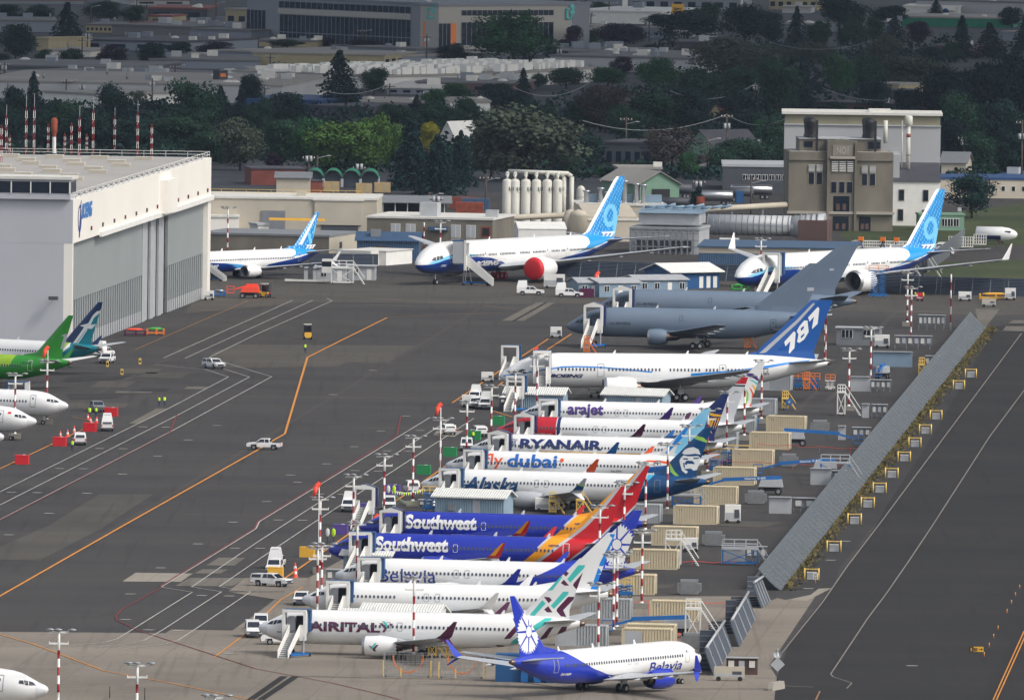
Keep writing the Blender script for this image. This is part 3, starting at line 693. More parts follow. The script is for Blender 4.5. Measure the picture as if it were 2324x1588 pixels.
# site offices
def trailer(pl, pr, lab, wall='office_blue', roof='light_grey', d=7, h=2.7, hr=.7, trim='office_blue', g='site office cabins', porch=True):
 r, w = gable('site_office', lab, 'cabin', pl, pr, d, h, hr, wall, roof, 'x', g, .35)
 k = max(2, int(w / 2.6))
 for i in range(k):
  if i == k // 2: m = MB(); m.box(0, .9, -.06, 0, 0, 2.1, 'white_plain'); m.build('door', r, (w * (i + .4) / k, 0, 0.1))
  else: panel_window(1.1, 1.2, 2).build('window', r, (w * (i + .35) / k, 0, 1.0))
 return r
trailer((716, 639), (786, 640), 'grey site office cabin with blue trim behind the white stair platforms', 'light_grey', 'light_grey', 4, 2.7, .1)
trailer((790, 636), (850, 637), 'grey site office cabin with blue trim, right one of two', 'light_grey', 'light_grey', 4, 2.7, .1)
trailer((1313, 674), (1355, 674), 'small pale blue cabin with an orange sign beside the windsock')
trailer((1360, 675), (1452, 674), 'pale blue site office cabin with white window wall, front left of its group')
trailer((1447, 668), (1560, 667), 'pale blue site office cabin behind the front one, nearest the deep blue hut')
r, w = gable('site_hut', 'deep blue hut with white roof and three white doors', 'hut', (1524, 657), (1632, 655), 9, 3.4, 1.3, 'deep_blue', 'white_plain', 'x', None, .8)
for x in (.58, .73, .87): m = MB(); m.box(0, .9, -.06, 0, .2, 2.4, 'white_plain'); m.build('door', r, (w * x, 0, 0))
r, w = gable('site_office', 'grey site office cabin with two windows behind the tall blue fin', 'cabin', (1898, 783), (1995, 785), 4, 3.0, .1, 'mid_grey', 'light_grey', 'x', 'site office cabins', .25)
for x in (.12, .62): panel_window(2.0, 1.5, 3).build('window', r, (w * x, 0, 1.3))
# the grey building with the raised sign, and the white block behind it
def e(x, y): return (1758.9 + x / 3.047, 249.6 + y / 3.047)
loc, rz, w = site(e(90, 833), e(812, 841)); r = empty('power_house', loc, rz, 'old grey concrete building with NO1 relief, vents and green doors', 'building')
hb = hz(1900, 523, 344); u = w / 722.0; zz = lambda y: (835 - y) / 3.047 / mpp(Vector(loc))
m = MB(); m.box(0, w, 0, 16, 0, zz(290), 'old_concrete'); m.yprism([(265 * u, zz(300)), (470 * u, zz(300)), (470 * u, zz(215)), (367 * u, zz(200)), (265 * u, zz(215))], -.6, 3, 'old_concrete'); m.box(265 * u, 470 * u, -.6, 0, 0, zz(300), 'old_concrete')
for x in (270, 460): m.box((x - 8) * u, (x + 8) * u, -1.1, -.6, 0, zz(225), 'old_concrete')
m.box(-.3, w + .3, -.9, 0, zz(718), zz(700), 'pale_concrete'); m.box(0, w, -.35, 0, zz(348), zz(340), 'old_concrete'); m.box(280 * u, 455 * u, -1.4, -.6, zz(335), zz(318), 'pale_concrete'); m.build('wall', r)
m = MB(); m.box(.4, w - .4, .5, 16, zz(290), zz(288), 'city_roof_light'); m.build('roof', r)
m = MB(); m.box(80 * u, 265 * u, 4, 15, zz(290), zz(205), 'old_concrete'); m.box(478 * u, 645 * u, 4, 15, zz(290), zz(205), 'old_concrete'); m.box(265 * u, 478 * u, 3, 15, zz(290), zz(210), 'old_concrete'); m.box(75 * u, 650 * u, 3.7, 15.3, zz(205), zz(198), 'light_grey')
m.box(110 * u, 170 * u, 3.9, 4, zz(262), zz(222), 'glass_dark'); m.box(555 * u, 640 * u, 3.9, 4, zz(268), zz(222), 'glass_dark'); m.build('roof_house', r)
m = MB(); m.box(300 * u, 440 * u, -.72, -.6, zz(315), zz(240), 'concrete'); flat_text(m, 'NO1', (328 * u, -.8, zz(302)), (1, 0, 0), (0, 0, 1), 80 * u, zz(252) - zz(302), 'pale_concrete', bold=.03); m.build('relief_sign', r)
for x0, x1, y0, y1, kind in ((135, 178, 425, 376, 'v'), (190, 233, 425, 376, 'v'), (503, 545, 430, 380, 'v'), (558, 600, 430, 380, 'v'), (295, 338, 424, 348, 'v'), (348, 391, 424, 348, 'v'), (402, 443, 424, 348, 'v'),
                             (135, 178, 516, 430, 'g'), (190, 233, 516, 430, 'g'), (503, 545, 520, 436, 'g'), (558, 600, 520, 436, 'g'), (290, 333, 573, 490, 'g'), (345, 388, 573, 490, 'g'), (399, 441, 573, 490, 'g'), (310, 420, 700, 592, 'd'), (307, 417, 832, 732, 'd'), (492, 570, 832, 734, 'd'), (152, 232, 768, 744, 'g')):
 yo = -.6 if 265 < x0 < 470 else 0; m = MB()
 if kind == 'v':
  m.box(x0 * u, x1 * u, yo - .06, yo, zz(y0), zz(y1), 'dark_grey'); k = 6
  for i in range(k): m.box(x0 * u, x1 * u, yo - .3, yo - .06, zz(y0) + (zz(y1) - zz(y0)) * (i + .15) / k, zz(y0) + (zz(y1) - zz(y0)) * (i + .55) / k, 'white_plain')
  m.build('louvre_vent', r)
 else:
  m.box(x0 * u, x1 * u, yo - .08, yo, zz(y0), zz(y1), 'pale_concrete' if kind == 'g' else 'deep_teal' if 'deep_teal' in MATS else 'glass_dark'); m.box((x0 + 3) * u, (x1 - 3) * u, yo - .12, yo - .08, zz(y0) + .1, zz(y1) - .1, 'glass_dark')
  if kind == 'd':
   for q in (.3, .7): m.box((x0 + (x1 - x0) * q - 14) * u, (x0 + (x1 - x0) * q + 10) * u, yo - .18, yo - .12, zz(y0) + .3, zz(y0) + (zz(y1) - zz(y0)) * .5, 'city_brown')
  m.build('window' if kind == 'g' else 'door', r)
for x in (155, 560):      # black ventilation hoods
 m = MB()
 for k in range(4):
  m.lathe(((x + 6) * u, 5 + k * 2.2, zz(200)), [(0, 1.2), (.9, .95), (2.2, 1.0), (3.3, 1.15), (3.9, 1.15), (4.25, .6), (4.3, .05)], 'black', n=16)
 m.build('ventilation_hood', r)
 m = MB(); m.bar(((x + 42) * u, 3, zz(290)), ((x + 42) * u, 3, zz(75)), .5, 'black'); m.build('flue', r)
loc, rz, w = site(e(62, 790), e(1150, 805)); r = empty('factory_block', (loc[0], loc[1] + 8, 0), rz, 'tall white and tan block building behind the grey concrete one', 'building')
u = w / 1088.0; zz = lambda y: (795 - y) / 3.047 / mpp(Vector(loc)) * 1.003
m = MB(); m.box(0, w, 14, 34, 0, zz(128), 'city_wall_pale'); m.box(.1, w - .1, 14.05, 33.9, zz(128), zz(58), 'tan_band'); m.build('wall', r)
m = MB(); m.box(-.6, w + .4, 13.4, 34.5, zz(58), zz(42), 'offwhite'); m.box(-.1, w + .1, 13.7, 14, zz(133), zz(125), 'light_grey'); m.box(w * .54, w * .68, 18, 28, zz(42), zz(26), 'offwhite'); m.build('roof', r)
m = MB(); m.box(745 * u, w - .2, -8, 14, 0, zz(490), 'white_plain'); m.xprism([(-8.3, zz(490)), (14, zz(490)), (14, zz(382))], 750 * u, w - .1, 'dark_roof'); m.box(745 * u, 800 * u, -4, 14, zz(490), zz(310), 'city_wall_pale'); m.build('annex', r)
for x0, x1, y0, y1 in ((795, 835, 622, 542), (962, 1002, 625, 543), (790, 830, 760, 678), (958, 1000, 706, 680)):
 m = MB(); m.box((x0 - 0) * u, x1 * u, -8.12, -8, zz(y0), zz(y1), 'pale_concrete'); m.box((x0 + 4) * u, (x1 - 4) * u, -8.2, -8.12, zz(y0) + .15, zz(y1) - .15, 'glass_dark'); m.build('window', r)
m = MB(); m.tube((862 * u, 6, zz(420)), (862 * u, 6, zz(115)), .42, 'tank_white', n=14); m.lathe((862 * u, 6, zz(125)), [(0, .42), (.4, .84), (2.1, .84), (2.3, .6), (2.35, .1)], 'tank_white'); m.tube((862 * u, 6, zz(320)), (862 * u, 6, zz(326)), .5, 'rust'); m.tube((862 * u, 6, zz(175)), (862 * u, 6, zz(200)), .45, 'rust'); m.build('flue_pipe', r)
m = MB(); m.tube((818 * u, 6, zz(410)), (818 * u, 6, zz(85)), .16, 'tank_white'); m.build('flue_pipe', r)
m = MB(); m.tube((702 * u, 6, zz(245)), (702 * u, 6, zz(85)), .46, 'tank_white', n=14); m.build('flue_pipe', r)
# pale green hut, far right sheds
r, w = block('gate_house', 'pale green hut with white-framed windows beside the tall fin', 'hut', (2086, 523), (2188, 524), 6, hz(2130, 523, 488), 'pale_green', 'pale_green', .35)
for x in (.12, .5, .63, .76): panel_window(1.2, 1.7, 2).build('window', r, (w * x, 0, .9))
m = MB(); m.box(w * .88, w * .96, 2, 3, 4, 4.8, 'light_grey'); m.build('chimney', r)
r, w = block('long_shed', 'tan building with a blue roof edge behind the round tree on the right', 'building', (2130, 449), (2420, 452), 20, 4.2, 'cream_wall', 'city_blue', .5)
for i in range(9): panel_window(.9, 1.2, 1).build('window', r, (w * (.25 + i * .08), 0, 1.6))
r, w = gable('bungalow', 'grey roofed tan bungalow right of the white block building', 'house', (2136, 404), (2192, 405), 14, 3.6, 2.2, 'cream_wall', 'mid_grey', 'x')
m = MB(); m.box(3, 4, -.06, 0, 0, 2.2, 'city_brown'); m.build('door', r)
# tan and blue long shed
loc, rz, w = site((1585, 606), (1937, 612)); r = empty('test_shed', loc, rz, 'long low building with blue-grey roof, tan upper wall and blue lower wall', 'building')
h = hz(1700, 608, 556); m = MB(); m.box(0, w, 0, 18, 0, h * .62, 'steel_blue'); m.box(.02, w - .02, .02, 18, h * .62, h * .88, 'cream_wall'); m.build('wall', r)
m = MB(); m.xprism([(-.4, h * .88), (18, h * 1.02), (18, h * 1.06), (-.4, h * .93)], -.3, w + .3, 'steel_blue'); m.build('roof', r)
# silos
slab = 'tall white storage cylinder, %s from the left in the silo row'
for i, x in enumerate((1150, 1167.5, 1192, 1216, 1240.5, 1264.5)):
 p = at(x, 519 + i * .2); k = 1 / mpp(p); hh = (519 - 406) * k; rr = 11 * k
 t = empty('silo', p, 0, slab % ordn[i], 'silo', 'row of white storage cylinders')
 m = MB(); m.lathe((0, 0, 0), [(0, rr), (hh - rr * .5, rr), (hh - rr * .15, rr * .8), (hh, rr * .4), (hh + .05, .02)], 'tank_white', n=22); m.build('tank', t)
 m = MB(); m.tube((0, 0, hh - .2), (0, 0, hh + .9), .22, 'tank_white'); m.tube((0, 0, hh + .8), (0, 4, hh + 1.1), .4, 'tank_white'); m.build('pipe', t)
 m = MB()
 for q in range(3): m.bar((rr * .5 + q * .4, -rr * 1.0, hh - 2.4), (rr * .5 + q * .4, -rr * 1.02, hh - 1.6), .12, 'dark_grey')
 m.build('vent', t)
p = at(1280, 519); k = 1 / mpp(p); t = empty('pipe_frame', p, 0, 'large bent white pipes standing at the right end of the silo row', 'pipework')
m = MB()
for q in range(3):
 m.tube((-q * 1.6 + 1.5, q * .3, 0), (-q * 1.6 + 1.5, q * .3, 118 * k), .48, 'tank_white'); m.tube((-q * 1.6 + 1.5, q * .3, 118 * k), (-q * 1.6 + .6, q * .3, 125 * k), .48, 'tank_white')
m.tube((.8, 0, 125 * k), (-128 * k, 3, 127 * k), .5, 'tank_white'); m.build('pipe', t)
p = at(1318, 470); k = 1 / mpp(p); t = empty('pressure_tank', p, 0, 'single white dome-topped tank right of the silo row', 'tank')
m = MB(); m.lathe((0, 0, 0), [(0, 10 * k), (39 * k, 10 * k), (46 * k, 7 * k), (49 * k, .1)], 'tank_white', n=20); m.build('tank', t)
m = MB(); flat_text(m, 'POTABLE', (-6 * k, -10.3 * k, 22 * k), (1, 0, 0), (0, 0, 1), 12 * k, 2 * k, 'dark_grey'); m.build('tank_lettering', t)
# industrial cluster
r, w = block('test_facility', 'beige industrial hall with a sloping roof behind the numbered fin', 'factory', (1330, 548), (1456, 549), 20, hz(1400, 548, 500), 'cream_wall', 'offwhite', .3)
m = MB(); m.xprism([(0, 4.3), (20, 4.3), (20, 6.8), (14, 7.2), (0, 5.2)], 0, w * .92, 'cream_wall'); m.build('upper_wall', r)
p = at(1306, 548); k = 1 / mpp(p); t = empty('duct_tower', p, 0, 'two fat beige vertical ducts bending at the top, beside the beige hall', 'ductwork')
m = MB(); m.tube((-12 * k, 3, 0), (-12 * k, 3, 60 * k), 1.3, 'cream_wall', n=18); m.lathe((-12 * k, 3, 60 * k), [(0, 1.3), (.7, 1.0), (1.1, .05)], 'cream_wall'); m.tube((6 * k, 0, 0), (6 * k, 0, 58 * k), 1.9, 'cream_wall', n=20); m.lathe((6 * k, 0, 58 * k), [(0, 1.9), (.9, 1.5), (1.4, .05)], 'cream_wall'); m.build('duct', t)
r, w = block('plant_block', 'cream flat-roofed plant block carrying fans and stacks behind the numbered fin', 'factory', (1309, 492), (1511, 494), 16, hz(1400, 492, 466), 'cream_wall', 'offwhite', .5)
for x, h in ((.12, 2.4), (.28, 3.0), (.55, 4.6), (.68, 4.0), (.76, 3.8), (.36, 2.2)):
 m = MB(); m.lathe((w * x, 3, 2.8), [(0, .55), (h, .55), (h + .05, .8), (h + .4, .8), (h + .4, .1)], 'metal', n=14); m.build('stack', r)
for x in (.42, .6, .84, .92, .2): m = MB(); m.cbox(w * x, 5, 2.8, 2.0, 2.0, 1.9, 'office_blue'); m.build('fan_unit', r)
r, w = block('frame_plant', 'grey steel frame plant with pipes and platforms behind the wing', 'factory', (1430, 575), (1586, 578), 16, hz(1500, 576, 520), 'light_grey', 'light_grey', .4)
m = MB()
for i in range(12): m.box(w * i / 12, w * i / 12 + .25, -1.2, -.9, 0, 5.2, 'mid_grey')
for z in (1.4, 2.8, 4.2, 5.2): m.box(0, w, -1.2, -.95, z, z + .2, 'mid_grey')
for i in range(5): m.box(w * (.1 + .17 * i), w * (.1 + .17 * i) + 1.6, -.8, -.1, .6, 3.0, 'dark_grey')
m.build('steel_frame', r)
m = MB(); m.box(w * .1, w * .98, 2, 12, 6, 8.2, 'light_grey'); m.xprism([(1, 8.2), (13, 8.2), (13, 9.2)], w * .08, w, 'office_blue'); m.build('upper_house', r)
m = MB()
for i in range(9):
 a0 = (w * .15 + i * 1.9, 6 + (i % 3), 9.2); m.tube(a0, (a0[0] + 2.2, a0[1] + (i % 2), 9.4 + .2 * (i % 3)), .3, 'office_blue')
m.build('pipework', r)
p0, p1 = at(1598, 556), at(1862, 561); t = empty('wind_tunnel', p0, math.atan2((p1 - p0).y, (p1 - p0).x), 'long ribbed grey duct lying behind the tan and blue shed', 'ductwork')
Lw = (p1 - p0).length; m = MB(); m.tube((0, 6, 4.0), (Lw * .72, 6, 4.0), 2.1, 'light_grey', n=20); m.tube((Lw * .72, 6, 4.0), (Lw, 6, 3.4), 2.1, 'light_grey', r1=3.3, n=20); m.build('duct', t)
m = MB()
for i in range(20): m.tube((Lw * i / 20, 6, 4), (Lw * i / 20 + .15, 6, 4), 2.2 if i < 15 else 2.3 + (i - 15) * .2, 'mid_grey', n=20)
m.build('rib', t)
m = MB(); m.box(Lw * .8, Lw * 1.05, 1, 10, 0, 5.4, 'city_brown'); m.build('intake_house', t)
for i, (a0, b0, z0, lab) in enumerate((((1118, 540), (1287, 536), 4.0, 'long cream pipe on posts between the dark building and the beige ducts'), ((1590, 530), (1800, 522), 5.0, 'pair of cream pipes above the ribbed duct'))):
 q0, q1 = at(*a0), at(*b0); t = empty('pipeline', q0, 0, lab, 'pipeline'); d = q1 - q0
 m = MB(); m.tube((0, 0, z0), (d.x, d.y, z0 + .4), .62, 'cream_wall', n=12); m.build('pipe', t)
 m = MB()
 for k in range(4): m.box(d.x * k / 3 - .2, d.x * k / 3 + .2, d.y * k / 3 - .2, d.y * k / 3 + .2, 0, z0, 'mid_grey')
 m.build('support', t)
r, w = gable('tent', 'white fabric tent in front of the silos', 'tent', (1176, 552), (1285, 553), 10, 2.9, 1.2, 'white_plain', 'white_plain', 'x', None, .1)
r, w = gable('green_shed', 'pale green gabled shed with a dark opening right of the round-topped tank', 'shed', (1452, 464), (1541, 464), 26, 4.6, 2.6, 'pale_green', 'city_roof_light', 'y', None, .6)
m = MB(); m.box(w * .3, w * .76, -.08, 0, 0, 3.4, 'black'); m.build('door', r)
p = at(1590, 492); k = 1 / mpp(p); t = empty('chimney', p, 0, 'rusty red chimney pipe on a white cone foot', 'chimney'); m = MB(); m.lathe((0, 0, 0), [(0, 1.2), (1.2, .5), (1.3, .9), (46 * k, .9), (46 * k + .02, .1)], 'rust', n=14, mats=['white_plain', 'rust', 'rust', 'rust']); m.build('shaft', t)
r, w = block('warehouse', 'dark blue-grey warehouse with small windows behind the tank trucks', 'warehouse', (1640, 432), (1790, 434), 26, 5.4, 'dark_grey', 'light_grey', .6)
for i in range(7): panel_window(1.2, 1.3, 2).build('window', r, (w * (.3 + i * .1), 0, 2.4))
# green arched shelters, carport
for i in range(4):
 x = 692 + i * 42; p0 = at(x, 424 + i * .4); k = 1 / mpp(p0); rr = 21 * k
 t = empty('arched_shelter', p0, 0, 'green fabric arched shelter, %s of four in the row' % ordn[i], 'shelter', 'green arched shelters')
 m = MB(); pr = [(rr + rr * math.cos(R(a)), 1.4 + 2.4 * math.sin(R(a))) for a in range(180, -1, -15)]
 for (a0, b0), (a1, b1) in zip(pr, pr[1:]): m.face([(a0, 0, b0), (a1, 0, b1), (a1, 16, b1), (a0, 16, b0)], 'tarp_green')
 m.build('cover', t)
 m = MB(); m.face([(a0, 3.0, b0 - .3) for a0, b0 in pr] + [(2 * rr, 3.0, 0), (0, 3.0, 0)], 'city_wall'); m.box(0, .3, 0, 16, 0, 1.9, 'light_grey'); m.box(2 * rr - .3, 2 * rr, 0, 16, 0, 1.9, 'light_grey'); m.build('frame', t)
r, w = block('brick_store', 'red brick building left of the green arched shelters', 'building', (570, 420), (692, 421), 14, 3.6, 'brick', 'dark_roof', .3)
r, w = block('brick_store', 'small red brick store in front of the green shelters', 'building', (690, 438), (732, 438), 8, 2.6, 'brick', 'dark_roof', .2)
r, w = gable('metal_shed', 'cream metal shed with grey lean-to roof beside the hangar edge', 'shed', (627, 440), (703, 441), 12, 3.6, 1.0, 'cream_wall', 'mid_grey', 'x')
p = at(858, 494); t = empty('carport', p, R(1), 'long open carport with a thin sloping roof on posts', 'carport'); k = 1 / mpp(p); wd = 168 * k
m = MB(); m.xprism([(-1, 3.2), (12, 4.2), (12, 4.4), (-1, 3.4)], -1, wd, 'mid_grey'); m.build('roof', t)
for i in range(6):
 m = MB(); m.box(-.1, .1, -.1, .1, 0, 3.3, 'white_plain'); m.build('post', t, (wd * i / 6 + 1, 0, 0))
m = MB(); m.box(0, wd - 1, 11.5, 12, 0, 3.6, 'dark_grey'); m.build('back_wall', t)
# blast fence along the taxiway
p0, p1 = at(1772, 1340), at(2239, 743)
def deflector(p0, p1, name, label, lean, h, m1, group, post=True, lip=False):
 d = p1 - p0; L_ = d.length; t = empty(name, p0, math.atan2(d.y, d.x), label, 'blast fence', group)
 m = MB(); k = 14; pr = []
 for i in range(k + 1):
  a = i / k; pr.append((lean * a, h * (a ** 1.25)))
 n = max(1, int(L_ / 12))
 for j in range(n):
  x0, x1 = L_ * j / n, L_ * (j + 1) / n - .06
  for i in range(k):
   (ya, za), (yb, z_b) = pr[i], pr[i + 1]
   ny, nz = (-1 if lean > 0 else 1) * (z_b - za), abs(yb - ya)
   o = .07
   ym, zm = (ya + yb) / 2 + ny * .35, (za + z_b) / 2 + nz * .35
   m.mesh([(x0, ya, za), (x1, ya, za), (x1, ym, zm), (x0, ym, zm), (x1, yb, z_b), (x0, yb, z_b)], [(0, 1, 2, 3), (3, 2, 4, 5)], m1)
 m.build('deflector_panel', t)
 if post:
  m = MB(); m.bar((0, lean * .95, h * .9), (0, lean + (1.4 if lean > 0 else -1.4), 0), .14, 'light_grey'); m.bar((0, 0.0, 0.1), (0, lean, h - .1), .12, 'mid_grey'); me = m.data('brace'); k = min(98, max(2, int(L_ / 3.6)))
  for j in range(k): add('brace', me, t, (1 + (L_ - 2) * j / k, 0, 0))
 return t
deflector(p0, p1, 'blast_fence', 'very long grey corrugated blast fence running along the taxiway', 3.0, 2.75, 'fence_grey', 'blast fences')
deflector(at(858, 612), at(700, 610), 'blast_fence', 'dark grey blast fence behind the small jet', -1.3, 3.0, 'fence_dark', 'blast fences')
deflector(at(1700, 640), at(1262, 628), 'blast_fence', 'dark grey braced blast fence behind the red-engine-cover jet', -1.3, 3.2, 'fence_dark', 'blast fences')
deflector(at(2420, 676), at(1990, 665), 'blast_fence', 'dark grey braced blast fence beyond the right wing tip', -1.3, 3.4, 'fence_dark', 'blast fences')
# dark screens at the near end of the long fence
scr = [((1770, 1160), (1950, 860), (2000, 1120), (1835, 1370)), ((2010, 812), (2180, 585), (2215, 850), (2065, 1110)), ((2205, 600), (2330, 465), (2345, 705), (2265, 760))]
for i, q in enumerate(scr):
 lo0, lo1 = at(*T(3, 2, *q[3])), at(*T(3, 2, *q[2])); d = lo1 - lo0
 t = empty('blast_screen', lo0, math.atan2(d.y, d.x), 'tall dark grey leaning screen, %s near the concrete strip' % ('nearest of three', 'middle of three', 'farthest of three')[i], 'blast screen', 'dark leaning screens'); L_ = d.length
 m = MB(); m.xprism([(0, 0), (.12, 0), (1.3, 3.0), (1.1, 3.3), (.9, 3.3), (1.1, 3.0)], 0, L_, 'fence_dark'); m.build('panel', t)
 m = MB()
 for k in range(4): m.bar((L_ * (k + .5) / 4, -.15, .2), (L_ * (k + .5) / 4, 1.0, 3.0), .12, 'light_grey')
 m.tube((0, 1.0, 3.3), (L_, 1.0, 3.3), .16, 'light_grey'); m.build('frame', t)
for i, (x0, x1, y0, y1) in enumerate(((1702, 1840, 955, 1160), (1785, 2060, 872, 990), (1937, 2030, 682, 890), (1987, 2250, 652, 740), (2132, 2250, 470, 640), (1640, 1820, 1165, 1330))):
 a0, b0 = at(*T(3, 2, x0, y1)), at(*T(3, 2, x1, y1)); d = b0 - a0
 t = empty('fence_screen', a0, math.atan2(d.y, d.x), 'grey upright fence screen facing the camera, %s from the bottom by the leaning screens' % ordn[[2, 1, 3, 4, 5, 0][i]], 'fence screen', 'upright screens')
 hh = (y1 - y0) / 4 / mpp(a0); m = MB(); m.box(0, d.length, 0, .12, 0.05, hh, 'fence_dark' if i % 2 == 0 else 'dark_grey'); m.build('panel', t)
 m = MB(); [m.box(0, d.length, -.06, 0, hh * k / 4 - .04, hh * k / 4 + .04, 'mid_grey') for k in range(1, 5)]; m.build('rail', t)
# ------------------------------------------------------------------ aircraft
def interp(tab, x):
 if x <= tab[0][0]: return tab[0][1:]
 for a, b in zip(tab, tab[1:]):
  if x <= b[0]:
   t = (x - a[0]) / (b[0] - a[0])
   return tuple(p + (q - p) * t for p, q in zip(a[1:], b[1:]))
 return tab[-1][1:]
# x from nose, z bottom, z top, half width
S737 = [(0, 2.96, 3.02, 0.02), (0.15, 2.6, 3.3, 0.38), (0.5, 2.35, 3.52, 0.62), (1.2, 1.98, 3.8, 1.0), (2.0, 1.68, 4.2, 1.34), (2.6, 1.5, 4.52, 1.52),
  (3.3, 1.36, 4.82, 1.68), (4.2, 1.28, 5.04, 1.8), (5.5, 1.24, 5.2, 1.87), (7.2, 1.22, 5.28, 1.88)]
T737 = [(-15.0, 1.22, 5.28, 1.88), (-12.0, 1.26, 5.28, 1.88), (-9.2, 1.5, 5.28, 1.8), (-6.5, 2.05, 5.25, 1.55), (-4.5, 2.6, 5.18, 1.22), (-2.6, 3.3, 5.0, 0.82), (-0.8, 3.95, 4.78, 0.4), (0, 4.2, 4.62, 0.2)]
def t737(L, xtra):
 # xtra = how much longer the front barrel is than on the shortest type shown
 return dict(L=L, R=1.88, nose=S737, tail=T737, winz=3.62, winw=0.26, winh=0.38, pitch=0.508, win=(5.7 + 0.6, L - 8.9),
  wing=[(1.6, 14.4 + xtra, 8.0, 1.7, 0.50), (5.6, 17.2 + xtra, 4.9, 2.05, 0.30), (16.9, 24.3 + xtra, 1.7, 3.45, 0.13)],
  winglet=[((16.9, 24.3 + xtra, 1.7, 3.45), (17.2, 24.9 + xtra, 1.45, 3.8), (17.75, 26.6 + xtra, 0.42, 5.5)), ((16.9, 24.7 + xtra, 1.3, 3.42), (17.75, 26.4 + xtra, 0.4, 2.5))],
  eng=dict(x=13.5 + xtra, y=4.9, z=1.52, r=1.17, l=4.2, plug=1.6), gear=dict(x=20.2 + xtra, y=2.86, r=0.56, w=0.4, n=2, nx=4.0, nr=0.34, trucks=1),
  fin=[(L - 10.6, 8.0, 5.24, 0.1), (L - 6.9, 5.0, 5.95, 0.28), (L - 0.75, 0.98, 12.1, 0.12)], finbase=(L - 7.6, 5.7, 5.0, 0.36),
  stab=(L - 5.2, 3.3, 4.45, 7.0, L - 1.0, 1.25, 5.25), doors=[(4.75, 2.75, 0.9, 1.85, 1), (L - 7.6, 2.85, 0.85, 1.75, 1)], exits=[(15.6 + xtra, 3.1), (17.0 + xtra, 3.1)])
TYPES = {'m8': t737(39.1, 0), 'm9': t737(41.7, 1.3), 'm10': t737(43.4, 2.6)}
TYPES['787'] = dict(L=56.0, R=2.88, winz=5.15, winw=0.28, winh=0.52, pitch=0.61, win=(9.6, 45.0),
 nose=[(0, 3.6, 3.7, 0.02), (0.25, 3.1, 4.2, 0.6), (0.9, 2.7, 4.75, 1.1), (2.0, 2.4, 5.5, 1.65), (3.4, 2.2, 6.35, 2.15), (5.2, 2.02, 7.1, 2.55), (7.5, 1.94, 7.55, 2.8), (10, 1.9, 7.75, 2.88)],
 tail=[(-20, 1.9, 7.75, 2.88), (-15, 2.3, 7.72, 2.75), (-10, 3.3, 7.6, 2.3), (-6, 4.4, 7.3, 1.6), (-2.5, 5.4, 6.95, 0.85), (0, 6.1, 6.6, 0.25)],
 wing=[(2.4, 19.0, 13.0, 2.8, 0.9), (9.5, 25.5, 7.2, 3.6, 0.45), (28.5, 38.6, 1.9, 6.6, 0.14), (30.0, 40.9, 0.4, 6.9, 0.05)], winglet=[],
 eng=dict(x=16.3, y=9.6, z=2.45, r=1.72, l=5.6, plug=2.0), gear=dict(x=30.0, y=4.9, r=0.68, w=0.5, n=4, nx=6.0, nr=0.5, trucks=2),
 fin=[(41.0, 12.5, 7.6, 0.1), (43.5, 9.6, 8.3, 0.45), (52.6, 3.6, 16.9, 0.16)], finbase=(43.2, 10.2, 7.0, 0.6),
 stab=(48.0, 5.2, 6.3, 9.8, 53.6, 1.8, 7.3), doors=[(16.2, 3.9, 1.15, 2.2, 1), (36.8, 3.9, 1.15, 2.2, 1)], exits=[])
TYPES['kc'] = dict(L=47.8, R=2.52, winz=None, winw=0, winh=0, pitch=1, win=(1, 0),
 nose=[(0, 3.45, 3.55, 0.02), (0.25, 3.0, 3.95, 0.5), (0.9, 2.65, 4.4, 0.98), (2.0, 2.3, 5.1, 1.5), (3.2, 2.05, 5.9, 1.95), (4.6, 1.9, 6.5, 2.25), (6.5, 1.8, 6.95, 2.45), (9, 1.75, 7.15, 2.52)],
 tail=[(-18, 1.75, 7.15, 2.52), (-13, 2.15, 7.12, 2.4), (-8.5, 3.2, 7.0, 1.95), (-4.5, 4.3, 6.7, 1.3), (-1.5, 5.1, 6.3, 0.7), (0, 5.5, 6.0, 0.25)],
 wing=[(2.1, 15.5, 11.0, 2.4, 0.8), (7.9, 20.0, 6.6, 3.1, 0.45), (23.2, 30.6, 2.2, 5.4, 0.14), (23.8, 31.2, 1.4, 5.4, 0.05)], winglet=[],
 eng=dict(x=16.2, y=7.9, z=2.25, r=1.42, l=3.6, plug=2.6), gear=dict(x=24.6, y=4.65, r=0.62, w=0.45, n=4, nx=5.2, nr=0.45, trucks=2),
 fin=[(32.0, 12.5, 7.0, 0.1), (34.6, 9.2, 7.9, 0.45), (44.4, 3.4, 15.8, 0.16)], finbase=(34.2, 9.6, 6.5, 0.6),
 stab=(40.5, 5.0, 6.0, 9.2, 45.6, 1.9, 7.1), doors=[(4.9, 3.6, 1.1, 2.0, 1), (37.6, 3.6, 1.1, 2.0, 1)], exits=[(21.0, 4.9)])
